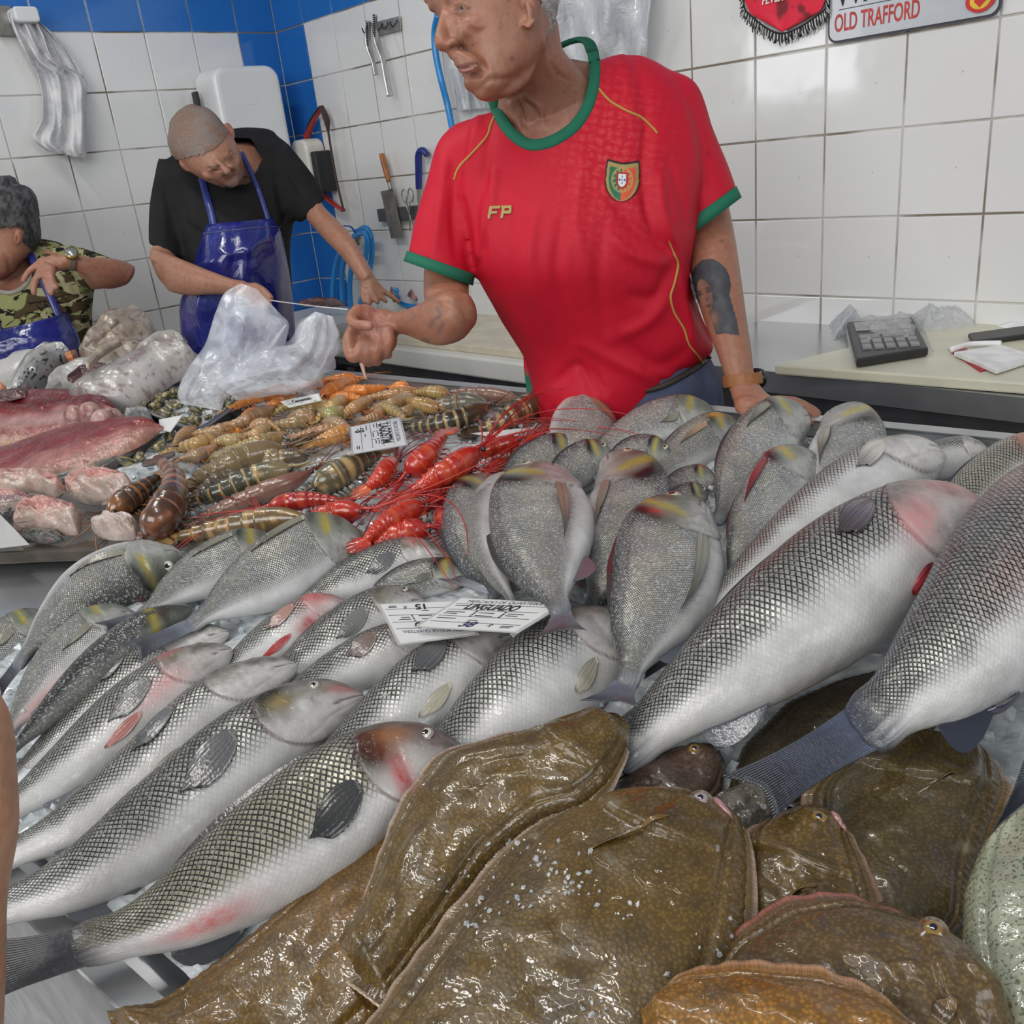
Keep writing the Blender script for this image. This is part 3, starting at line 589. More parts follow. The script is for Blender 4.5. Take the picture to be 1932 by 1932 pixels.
bass('scaly bass with dark paddle fin and cream belly fin, head under the front price tag', [(560, 1490), (690, 1396), (800, 1316), (885, 1258), (966, 1206)], 156, 1, (.03, .04, .035), .5, .46, seed=18, eye=False, gillpatch=.8,
     pect=(.74, .40, .17, .085, .001), pelv=(.66, .72, .16, (.6, .55, .42)), blood=[(.83, .3, .05, .10, .6, GOLD)])
bass('broad white-bellied bass beneath the bream tail, snout by the tall right bream', [(760, 1520), (880, 1412), (1010, 1310), (1100, 1248), (1192, 1182)], 205, 1, (.025, .035, .035), .5, .45, seed=19, eye=False, gillpatch=.1, gill=True,
     pect=None, pelv=(.78, .74, .12, (.6, .56, .45)))
# ---- centre: bream standing head up
bream('blue-grey bream at the left of the upright group, half behind the thin one', [(940, 1128), (905, 1050), (898, 980), (930, 900)], 120, 1, (.04, .05, .05), .5, -.1, seed=20, tail=((822, 1092), (870, 1085), 0, .1), back=(.09, .12, .16), pect=None, eye=(.93, .22))
bream('upright bream seen from its narrow pale belly, curved like a bow', [(975, 1150), (940, 1080), (925, 1010), (940, 945), (978, 898)], 84, 1, (.07, .075, .07), .5, 1.25, seed=21, pect=None, dors=False, anal=False, eye=False, gillpatch=0, tail=((1000, 1200), (955, 1200)), belly=(.5, .48, .47))
bream('upright bream on the right of the group with blue back turned right', [(1110, 1165), (1140, 1090), (1172, 1010), (1182, 930), (1150, 858)], 158, -1, (.05, .06, .06), .5, -.1, seed=22, back=(.08, .12, .17), pect=(.76, .66, .32, .05, .001), tail=((1120, 1210), (1080, 1200)))
bream('central upright bream with gold brow, long fin and spread dark tail over the price tag', [(1062, 1165), (1040, 1100), (1028, 1030), (1030, 960), (1042, 880)], 200, 1, (.108, .092, .088), .5, .05, seed=23,
      tail=((1008, 1222), (1116, 1206), .010, .2), pect=(.78, .66, .40, .045, .001), back=(.06, .07, .08))
bream('tall bream right of centre with dark left edge and tail beside the brown flatfish', [(1180, 1300), (1212, 1200), (1255, 1110), (1280, 1030), (1318, 948)], 212, 1, (.092, .085, .082), .5, .05, seed=24,
      tail=((1090, 1335), (1208, 1348), .008, .15), pect=(.77, .68, .38, .045, .001), blood=[(.775, .36, .015, .06, .7, RED)])
bream('bream head behind the central upright bream, nearest to the red prawns', [(930, 960), (975, 900), (1030, 868), (1095, 842)], 78, 1, (.04, .045, .045), .5, .0, seed=25, pect=None, anal=False)
bream('bream head with dark forehead squeezed behind the central bream', [(1020, 960), (1060, 905), (1100, 876), (1152, 850)], 74, 1, (.045, .05, .055), .5, -.1, seed=26, pect=None, anal=False, dark=.6)
bream('gold-browed bream with white snout behind the blue-backed bream', [(1120, 905), (1160, 880), (1210, 862), (1268, 862)], 74, 1, (.04, .045, .045), .5, .1, seed=27, pect=None, anal=False)
bream('small dark bream head in the gap right of the blue-backed bream', [(1230, 1010), (1262, 970), (1300, 945), (1336, 930)], 62, 1, (.05, .05, .05), .5, -.2, seed=28, pect=None, dark=.6, anal=False)
bream('purple-backed bream standing at the rim beside the striped prawn', [(1060, 905), (1078, 858), (1100, 815), (1138, 766)], 132, -1, (.03, .04, .045), .5, -.1, seed=29, pect=None, eye=False, gillpatch=.3,
      blood=[(.85, .1, .3, .25, .7, (.30, .08, .10))], back=(.20, .12, .14), anal=False)
bream('rosy-backed bream lying along the rim with slit-like mouth line', [(1090, 868), (1180, 826), (1270, 796), (1356, 790)], 88, 1, (.04, .045, .045), .45, .35, seed=30, eye=False, gillpatch=.2, pect=(.72, .6, .14, .06, 0),
      blood=[(.75, .05, .25, .14, .9, (.35, .06, .08))], anal=False)
bream('bream with orange cheek smear, between the rosy bream and the two rim bream', [(1200, 930), (1270, 872), (1330, 832), (1402, 808)], 84, 1, (.03, .035, .04), .45, .2, seed=31, eye=False, blood=[(.80, .28, .07, .07, 1.2, (.55, .28, .05))], pectcol=(.42, .28, .18), pect=(.70, .42, .25, .06, 0), anal=False)
bream('small bream snout below the orange-cheeked bream', [(1230, 960), (1270, 925), (1310, 908), (1350, 900)], 56, 1, (.03, .03, .035), .45, .1, seed=32, eye=False, pect=None, anal=False, blood=[(.85, .2, .06, .1, .8, (.3, .05, .05))])
bream('bream at the rim under the left of the two touching heads, curved dark back', [(1352, 990), (1385, 912), (1430, 852), (1475, 816), (1526, 788)], 124, 1, (.055, .065, .065), .45, .15, seed=33, eye=False, pect=(.74, .34, .2, .05, 0), anal=False)
bream('bream at the rim with broad pale fin and blue flank facing right', [(1530, 985), (1572, 925), (1594, 866), (1590, 820), (1566, 778)], 150, -1, (.055, .065, .065), .45, .0, seed=34, eye=False, pect=(.78, .70, .42, .07, .002), back=(.10, .14, .18), anal=False)
bream('bream with dark red slash behind the gill, white belly to the right', [(1372, 1120), (1408, 1040), (1450, 965), (1495, 905), (1545, 868)], 132, 1, (.06, .07, .075), .5, .35, seed=35, eye=False, gillpatch=1.2, pect=(.72, .33, .26, .055, 0), pectcol=(.28, .03, .03),
      blood=[(.78, .2, .05, .10, .9, RED), (.86, .12, .05, .08, .8, (.42, .22, .08))], belly=(.68, .67, .66))
bass('long pale bass running from the rim down to its dark tail by the tall bream', [(1290, 1222), (1400, 1120), (1540, 1005), (1670, 912), (1782, 862)], 158, 1, (.06, .065, .065), .5, .75, seed=36, eye=False, gillpatch=.1, tail=((1190, 1262), (1215, 1282), .0, .1),
     pect=(.80, .52, .12, .07, 0), pectcol=(.6, .56, .5), dors=False)
bass('white fish head behind the long pale bass at the rim', [(1640, 930), (1720, 884), (1800, 862), (1868, 856)], 66, 1, (.03, .035, .035), .45, .5, seed=37, eye=False, gillpatch=0, pect=None, anal=False)
bass('bass with golden brown head at the right edge by the rim', [(1700, 1075), (1790, 985), (1880, 912), (1990, 846)], 118, 1, (.05, .06, .065), .5, .1, seed=38, eye=False, warm=.6, blood=[(.80, .3, .08, .2, .8, (.45, .18, .10)), (.9, .2, .08, .2, .6, PINK)], pect=None)
# ---- right: the two biggest bass
bass('biggest bass, running up to the right with red cheek and white snout', [(1150, 1440), (1330, 1292), (1500, 1165), (1680, 1050), (1862, 968)], 242, 1, (.045, .10, .105), .5, .24, seed=39, eye=False, gillpatch=.25,
     tail=None, pect=(.735, .33, .105, .07, .001), pectcol=(.14, .11, .12), pelv=(.80, .80, .07, (.55, .06, .08)),
     blood=[(.80, .55, .05, .13, .7, PINK), (.90, .3, .06, .14, .5, PINK), (.96, .4, .05, .3, .4, PINK), (.5, .03, .2, .08, .5, (.2, .04, .03))])
bass('bass with wide navy forked tail fanned over the brown flatfish, right side', [(1622, 1388), (1730, 1290), (1850, 1175), (1960, 1050), (2080, 900)], 300, 1, (.10, .115, .12), .5, -.05, seed=40, eye=False, dors=False,
     tail=((1358, 1462), (1462, 1548), .0, .12), tailcol=(.020, .023, .036), back=(.10, .11, .15), blood=[(.75, .1, .1, .2, .8, (.35, .10, .05)), (.5, .45, .1, .1, .3, PINK)], pelv=(.42, .97, .1, (.10, .09, .15)))
bass('bass tail fin poking in at the right edge above the grey-green flatfish', [(1985, 1452), (2080, 1395), (2200, 1320), (2300, 1260)], 170, 1, (.08, .09, .09), .5, 0, seed=41, eye=False, pect=None, tail=((1935, 1425), (1866, 1580), .004, .08), tailcol=(.03, .035, .05), n=60, m=32)
# ================================================ lofted bodies from pairs of outline points (flatfish, meat, heads)
def plate_loft(name, pairs, h, thick, mat, parent=None, colf=None, k=.0, n=70, m=40, rim=.25, dome=.6, er=0.0, bumpf=None, hold=None, under=.35, wob=0.0, seed=0):
    """pairs: [(Lpx, Rpx)...] tail->head; h heights; dome: how far the upper face rises; returns object"""
    pr = np.array([[*a, *b] for a, b in pairs], float); u = np.linspace(0, 1, n)
    mid = (pr[:, :2] + pr[:, 2:]) / 2; s = np.r_[0, np.cumsum(np.linalg.norm(np.diff(mid, axis=0), axis=1))]; s /= s[-1]
    q = np.stack([np.interp(u, s, pr[:, j]) for j in range(4)], 1)
    ker = np.ones(max(3, n // 14)); ker /= ker.sum(); pad = len(ker) // 2
    q = np.stack([np.convolve(np.pad(q[:, j], pad, mode='reflect', reflect_type='odd'), ker, 'same')[pad:-pad] for j in range(4)], 1)
    hh = np.interp(u, np.linspace(0, 1, len(h)), h) if hasattr(h, '__len__') else np.full(n, h)
    M = np.array([P((a[0] + a[2]) / 2, (a[1] + a[3]) / 2, z) for a, z in zip(q, hh)])
    up = PN / np.linalg.norm(PN); N = nrm(up * (1 - k) + nrm(CAM - M) * k)
    def hit(x, y, i):
        r = ray(x, y); return CAM + r * (((M[i] - CAM) @ N[i]) / (r @ N[i]))
    Lw = np.array([hit(q[i, 0], q[i, 1], i) for i in range(n)]); Rw = np.array([hit(q[i, 2], q[i, 3], i) for i in range(n)])
    if er:
        kf = np.sqrt(np.clip(1 - (1 - np.clip(u / er, 0, 1)) ** 2, .004, 1)) * np.sqrt(np.clip(1 - (1 - np.clip((1 - u) / er, 0, 1)) ** 2, .004, 1)); cm = (Lw + Rw) / 2; Lw = cm + (Lw - cm) * kf[:, None]; Rw = cm + (Rw - cm) * kf[:, None]
    wd = np.linalg.norm(Rw - Lw, axis=1); f = thick * np.minimum(1, wd / (wd.max() * .5)) ** .8
    a = np.linspace(0, 1, m); U, Aa = np.meshgrid(u, a, indexing='ij')
    e = 1 - np.abs(2 * Aa - 1)
    pro = (1 - (1 - np.clip(e / dome, 0, 1)) ** 2) ** .62 if dome else e
    env = ss(0, .06, U) * ss(0, .05, 1 - U)
    top = Lw[:, None] * (1 - Aa[..., None]) + Rw[:, None] * Aa[..., None]
    z = (pro * f[:, None]) * np.maximum(env, .1)
    if bumpf is not None: z = z + bumpf(U, Aa)
    if wob: z = z + wob * (fbm(np.stack([U * 6, Aa * 4, 0 * U], -1) + seed * 3.1, 1.0) - .5) * (.3 + e)
    X = top + N[:, None] * z[..., None]; Y = top - N[:, None] * (pro * f[:, None] * under * np.maximum(env, .1) + .0008)[..., None]
    col = colf(U, Aa, e) if colf else np.tile([.5, .5, .5], (n, m, 1))
    V = np.vstack([X.reshape(-1, 3), Y.reshape(-1, 3)]); nv = n * m
    g = gridfaces(n, m, flip=True)
    ring = [j for j in range(m)] + [i * m + m - 1 for i in range(1, n)] + [(n - 1) * m + j for j in range(m - 2, -1, -1)] + [i * m for i in range(n - 2, 0, -1)]
    rm = [(x, y, nv + y, nv + x) for x, y in zip(ring, ring[1:] + ring[:1])]
    o = mesh(name, V, g + [tuple(nv + i for i in reversed(x)) for x in g] + rm, mat, parent, True, np.clip(np.vstack([col.reshape(-1, 3)] * 2), 0, 1))
    info = dict(X=X, N=N, M=M, L=Lw, R=Rw, u=u, a=a)
    return o, info
t = NT('flatfish_skin'); a_ = t.attr(); c_ = a_.outputs['Color']
vo = t.n('ShaderNodeTexVoronoi'); vo.inputs['Scale'].default_value = 330; t.l(t.obj(), vo.inputs['Vector'])
c_ = t.mix(t.ramp(vo.outputs[0], .15, .6, .0, .5), c_, (.022, .014, .004)); c_ = t.mix(t.ramp(t.noise(420, 1), .60, .75, 0, .25), c_, (.30, .21, .08))
c_ = t.mix(t.ramp(t.noise(28, 4, rough=.6), .52, .72, 0, .55), c_, (.035, .022, .01)); c_ = t.mix(t.ramp(t.noise(26, 3), .66, .76, 0, .4), c_, (.32, .28, .21))
t.set(col=c_, rough=.36, coat=.55, crough=.07)
nb = t.bump(vo.outputs[0], .28, .0007); t.set(normal=t.bump(t.noise(24, 3), .18, .003, nb))
t.set(cnormal=t.bump(t.ramp(t.noise(34, 2, dist=.5), .50, .64), .50, .0026, t.bump(vo.outputs[0], .2, .0006))); FLATM = t.m
t = NT('turbot_skin'); c_ = t.attr().outputs['Color']; c_ = t.mix(t.ramp(t.noise(430, 3), .52, .66, 0, .75), c_, (.03, .035, .025)); c_ = t.mix(t.ramp(t.noise(18, 3), .5, .7, 0, .4), c_, (.12, .13, .08))
t.set(col=c_, rough=.3, coat=1.0, crough=.06, normal=t.bump(t.noise(160, 2), .4, .002)); t.set(cnormal=t.bump(t.noise(120, 2), .6, .002)); TURM = t.m
FFIN = vcol('flatfish_fin', .3, 0, 1.0, .06, .5, 240, bdist=.001)
def flatfish(name, label, pairs, h, thick=.02, base=(.135, .078, .014), edge=(.17, .10, .026), rimc=(.42, .25, .18), seed=0, mat=None, eyes=(), pect=None, frill=True, gill=None, mouth=None, k=.12, orange=0.0, n=110, m=64, tail=None):
    root = empty(name, (0, 0, 0)); 
    def cf(U, A, e):
        nz = fbm(np.stack([U * 7, A * 5, 0 * U], -1) + seed * 5.7, 1.2); c = mixc(base, np.array(base) * 1.45, ss(.35, .7, nz)); c = mixc(c, edge, (1 - ss(.05, .22, e)) * .8)
        if orange: c = mixc(c, (.40, .17, .02), orange * (ss(.45, .75, fbm(np.stack([U * 3, A * 3, 0 * U], -1) + seed, 1.0)) * .6 + .25 + .4 * (1 - ss(0, .25, e))))
        ll = np.exp(-((A - .5 - .04 * np.sin(U * 5)) / .006) ** 2) * (1 - ss(.75, .85, U)); c = mixc(c, np.array(base) * .45, ll * .5)
        return c
    def bf(U, A):
        e = 1 - np.abs(2 * A - 1); z = -.0035 * np.exp(-((e - .20) / .035) ** 2) * ss(.03, .1, U) * (1 - ss(.9, .98, U))
        z = z + .0012 * np.cos(U * 190) * (1 - ss(.02, .2, e)) * .7
        if gill:
            gu, gc = gill; line = gu + .25 * (A - gc) ** 2; z = z + .004 * (ss(line - .006, line + .006, U) - ss(line + .02, line + .09, U)) * ss(.1, .25, e)
        return z
    body, inf = plate_loft('body', pairs, h, thick, mat or FLATM, root, cf, k, n, m, dome=.9, bumpf=bf, wob=.012, seed=seed)
    X, N = inf['X'], inf['N']
    root.location = tuple(inf['M'][n // 2]); body.matrix_parent_inverse = Matrix.Translation(root.location).inverted()
    tag(root, label, 'fish')
    def sp(u_, a_, off=0):
        i = u_ * (n - 1); j = a_ * (m - 1); i0, j0 = min(int(i), n - 2), min(int(j), m - 2); fi, fj = i - i0, j - j0
        p = (X[i0, j0] * (1 - fi) + X[i0 + 1, j0] * fi) * (1 - fj) + (X[i0, j0 + 1] * (1 - fi) + X[i0 + 1, j0 + 1] * fi) * fj
        return p + N[i0] * off
    if frill:                       # wavy ray fins along both rims, with pale fringe
        for sd in (0, 1):
            E_ = (inf['L'] if sd == 0 else inf['R']); O_ = (inf['R'] if sd == 0 else inf['L']); idx = np.linspace(int(.07 * n), int(.94 * n), 260)
            ii = np.clip(idx.astype(int), 0, n - 2); fr = (idx - ii)[:, None]; e0 = E_[ii] * (1 - fr) + E_[ii + 1] * fr; o0 = O_[ii] * (1 - fr) + O_[ii + 1] * fr
            od = nrm(e0 - o0); wv = .0010 * np.sin(np.arange(260) * .21 + seed) + .003 * (noise(np.stack([idx * .12, idx * 0, idx * 0], 1) + seed) - .5)
            hw = .0085 * np.sin(np.linspace(.12, PI - .12, 260)) ** .5; ry = .00035 * np.cos(np.arange(260) * PI * .8)
            rows = []
            for s_, lf in ((-.35, .003), (.0, .0022), (.35, .0010), (.7, .0), (1.0, -.0008)):
                rows.append(e0 + od * (hw * s_)[:, None] + N[ii] * (lf + wv * max(s_, 0) + ry)[:, None])
            top = np.stack(rows, 1); bot = top - N[ii][:, None] * .0012
            c0 = np.array([edge, edge, np.array(edge) * .8, mixc(edge, rimc, .5), np.array(rimc)]); cc = np.tile(c0, (260, 1, 1)) * (.8 + .4 * rng.random((260, 1, 1)))
            V = np.concatenate([top, bot[:, ::-1]], 1).reshape(-1, 3); cc = np.concatenate([cc, cc[:, ::-1]], 1).reshape(-1, 3)
            mesh('fringe_fin', V, gridfaces(260, 10, True), FFIN, root, True, np.clip(cc, 0, 1))
    for (eu, ea, ec) in eyes:
        p0 = sp(eu, ea, -.001); nn = nrm(N[int(eu * (n - 1))] + .25 * nrm(CAM - p0)); ex = nrm(np.cross(nn, [.3, 1, .1])); ey = np.cross(nn, ex); r = .0058
        aa = np.linspace(0, 2 * PI, 20, endpoint=False); rr = [.001, .35, .42, .75, 1.0, 1.5]; hz = [.50, .47, .45, .32, .12, -.2]; cs = [(.01, .01, .03), (.01, .01, .03), ec, ec, (.10, .06, .03), edge]
        V = np.concatenate([[p0 + r * (rr[i] * (ex * math.cos(x) + ey * math.sin(x)) + nn * hz[i] * 1.1) for x in aa] for i in range(6)])
        mesh('eye', V, gridfaces(6, 20, True), EYEM, root, True, np.repeat(np.array(cs), 20, 0))
    if pect:                        # (u root, a root, u tip, a tip, width in a)
        u0, a0, u1, a1, wd = pect; rows = []; cl = []
        for s_ in np.linspace(0, 1, 14):
            for b_ in np.linspace(-1, 1, 11):
                w_ = wd * (.35 + math.sin(min(s_ * .95, 1) * PI * .85) * .8); pz = sp(min(max(u0 + (u1 - u0) * s_ + b_ * w_ * .5, .01), .99), min(max(a0 + (a1 - a0) * s_ + b_ * w_ * .8, .01), .99), .0012 + .0035 * math.sin(s_ * PI) + .0004 * math.cos(b_ * 5 * PI))
                rows.append(pz); cl.append(np.array(edge) * (1.2 if s_ < .5 else .5) if s_ < .93 else np.array([.5, .4, .25]))
        V = np.array(rows); g_ = gridfaces(14, 11); nv = len(V)
        V2 = V - np.repeat(N[[int(u0 * (n - 1))]], nv, 0) * .0012
        ring = [j for j in range(11)] + [i * 11 + 10 for i in range(1, 14)] + [13 * 11 + j for j in range(9, -1, -1)] + [i * 11 for i in range(12, 0, -1)]
        mesh('pectoral_fin', np.vstack([V, V2]), g_ + [tuple(nv + i for i in reversed(x)) for x in g_] + [(y, x, nv + x, nv + y) for x, y in zip(ring, ring[1:] + ring[:1])], FFIN, root, True, np.vstack([np.array(cl)] * 2))
    if mouth:
        (ua, aa_), (ub, ab) = mouth; pts = [sp(ua + (ub - ua) * s_, aa_ + (ab - aa_) * s_ + .02 * math.sin(s_ * PI), .0012) for s_ in np.linspace(0, 1, 8)]
        MB().tube(pts, [.0008, .002, .0026, .0026, .0024, .0022, .0016, .0008], 8, c=np.array([.34, .17, .16])).build('lips', FFIN, root)
    if tail:
        b0, b1, t0, t1, hz = tail; S_, A_ = np.meshgrid(np.linspace(0, 1, 14), np.linspace(0, 1, 37), indexing='ij')
        b0, b1, t0, t1 = [P(*x, hz) for x in (b0, b1, t0, t1)]
        X_ = (b0 + (b1 - b0) * A_[..., None]) * (1 - S_[..., None]) + (t0 + (t1 - t0) * A_[..., None]) * S_[..., None]; X_ = X_ + (X_[0].mean(0) - X_[-1].mean(0)) * (-.12 * S_ * np.sin(A_ * PI))[..., None]
        X_ = X_ + up_ * (.001 * np.cos(A_ * 22 * PI) + .003 * np.sin(A_ * 7 + S_ * 3))[..., None]; nv = X_.size // 3; V = X_.reshape(-1, 3); g_ = gridfaces(14, 37)
        ring = [j for j in range(37)] + [i * 37 + 36 for i in range(1, 14)] + [13 * 37 + j for j in range(35, -1, -1)] + [i * 37 for i in range(12, 0, -1)]
        c_ = mixc(edge, np.array(edge) * .5, S_); c_[-1] = (.55, .42, .30)
        mesh('tail_fin', np.vstack([V, V - up_ * .0015]), g_ + [tuple(nv + i for i in reversed(x)) for x in g_] + [(y, x, nv + x, nv + y) for x, y in zip(ring, ring[1:] + ring[:1])], FFIN, root, True, np.vstack([c_.reshape(-1, 3)] * 2))
    return root
up_ = PN / np.linalg.norm(PN)
YE = (.26, .16, .04); PE = (.35, .30, .30)
flatfish('flatfish', 'brown flatfish lying lowest at the front left, its point over the steel tray lip', [((205, 1908), (235, 1990)), ((300, 1893), (420, 2080)), ((420, 1808), (600, 2040)), ((560, 1690), (720, 1930)), ((680, 1590), (800, 1800)), ((770, 1500), (850, 1660)), ((815, 1445), (870, 1540))], (.012, .016, .02, .02, .02), .02, seed=1, orange=.45, frill=False, n=120)
flatfish('flatfish', 'brown flatfish with ragged tail, head humped up against the broad bass', [((622, 1798), (718, 1905)), ((690, 1700), (765, 1850)), ((725, 1610), (840, 1745)), ((770, 1510), (930, 1620)), ((835, 1425), (1030, 1545)), ((930, 1398), (1100, 1525)), ((1020, 1376), (1150, 1480)), ((1090, 1350), (1180, 1425)), ((1135, 1338), (1190, 1390)), ((1165, 1345), (1188, 1370))], (.03, .045, .065, .08, .085), .022, seed=2, rimc=(.55, .42, .36), gill=(.80, .5),
         tail=((690, 1735), (752, 1840), (612, 1800), (722, 1905), .034))
flatfish('flatfish', 'grey-brown flatfish mostly hidden below the two biggest bass', [((1370, 1500), (1480, 1560)), ((1400, 1410), (1560, 1500)), ((1480, 1330), (1690, 1430)), ((1580, 1285), (1760, 1380)), ((1680, 1262), (1790, 1330))], (.02, .02, .02), .015, base=(.06, .048, .03), edge=(.07, .055, .035), seed=3, frill=False)
flatfish('flatfish', 'large dark flatfish at the right under the navy forked tail, covered in wet glints', [((1600, 1800), (1760, 1830)), ((1560, 1690), (1828, 1745)), ((1535, 1590), (1838, 1650)), ((1530, 1500), (1870, 1560)), ((1575, 1440), (1895, 1490)), ((1660, 1402), (1880, 1440)), ((1745, 1385), (1842, 1405))], (.03, .035, .04, .04), .022, base=(.095, .065, .022), seed=4, gill=(.72, .6), pect=(.74, .74, .66, .62, .03))
flatfish('flatfish', 'reddish dark flatfish peeking out under the biggest bass tail, one gold eye', [((1110, 1545), (1180, 1610)), ((1150, 1480), (1260, 1580)), ((1210, 1438), (1330, 1545)), ((1275, 1412), (1362, 1500)), ((1330, 1408), (1368, 1450)), ((1350, 1414), (1366, 1432))], (.025, .03, .03), .016, base=(.085, .045, .03), edge=(.10, .06, .04), seed=5, eyes=[(.84, .35, YE)], frill=False)
flatfish('flatfish', 'small greyish flatfish between the navy tail and the central flatfish', [((1325, 1560), (1390, 1610)), ((1350, 1500), (1450, 1590)), ((1400, 1480), (1470, 1545)), ((1440, 1480), (1470, 1510))], (.035, .04, .04), .012, base=(.13, .115, .09), edge=(.15, .13, .10), seed=6, frill=False, n=60, m=40)
flatfish('flatfish', 'flatfish with two protruding eyes and open lips, right of the central flatfish', [((1360, 1800), (1600, 1860)), ((1385, 1700), (1650, 1775)), ((1400, 1630), (1645, 1700)), ((1412, 1580), (1625, 1640)), ((1450, 1550), (1605, 1590)), ((1510, 1532), (1592, 1556)), ((1545, 1535), (1580, 1546))], (.045, .055, .06, .06), .02, seed=7, eyes=[(.90, .12, PE), (.86, .62, YE)], gill=(.55, .6), pect=(.42, .60, .34, .45, .05), mouth=((.93, .75), (.88, .97)))
flatfish('flatfish', 'biggest flatfish in the centre foreground, ice slush on its back and brown fringe', [((600, 2080), (1080, 2260)), ((715, 1925), (1280, 2060)), ((800, 1805), (1365, 1935)), ((880, 1705), (1398, 1810)), ((960, 1605), (1410, 1720)), ((1040, 1545), (1412, 1650)), ((1130, 1512), (1410, 1600)), ((1230, 1500), (1405, 1562)), ((1310, 1500), (1392, 1538)), ((1352, 1512), (1375, 1525))], (.05, .065, .075, .08, .085), .028, seed=8, eyes=[(.93, .62, PE)], gill=(.80, .62), pect=(.83, .60, .74, .42, .045), mouth=((.965, .6), (.93, .9)), rimc=(.50, .36, .28), n=150, m=90)
flatfish('flatfish', 'pink-edged flatfish at the lower right, snout close to the grey-green one', [((1340, 1860), (1400, 2060)), ((1385, 1780), (1560, 2080)), ((1480, 1712), (1700, 2080)), ((1600, 1700), (1800, 2060)), ((1720, 1738), (1870, 2020)), ((1820, 1795), (1905, 1970)), ((1882, 1858), (1915, 1930)), ((1900, 1885), (1915, 1915))], (.07, .085, .09, .085), .025, base=(.13, .08, .028), edge=(.17, .10, .04), seed=9, rimc=(.52, .16, .14), gill=(.72, .75), pect=(.74, .72, .66, .78, .04), eyes=[(.80, .25, YE)], orange=.15, n=120)
flatfish('flatfish', 'orange-tinged flatfish cut off by the bottom of the picture', [((1210, 1905), (1220, 2000)), ((1290, 1845), (1320, 2090)), ((1400, 1832), (1440, 2150)), ((1540, 1845), (1560, 2160)), ((1660, 1885), (1660, 2140)), ((1740, 1960), (1730, 2080)), ((1765, 2010), (1755, 2040))], (.10, .115, .12, .115), .022, base=(.28, .13, .02), edge=(.40, .19, .04), seed=10, rimc=(.65, .36, .22), orange=.6)
flatfish('flatfish', 'grey-green speckled flatfish filling the right edge of the foreground', [((1900, 2030), (2150, 2100)), ((1838, 1900), (2220, 1960)), ((1815, 1780), (2250, 1800)), ((1820, 1680), (2220, 1660)), ((1850, 1600), (2150, 1560)), ((1920, 1555), (2080, 1510)), ((1980, 1535), (2020, 1520))], (.06, .07, .075), .035, base=(.30, .32, .23), edge=(.33, .34, .22), mat=TURM, seed=11, frill=False)
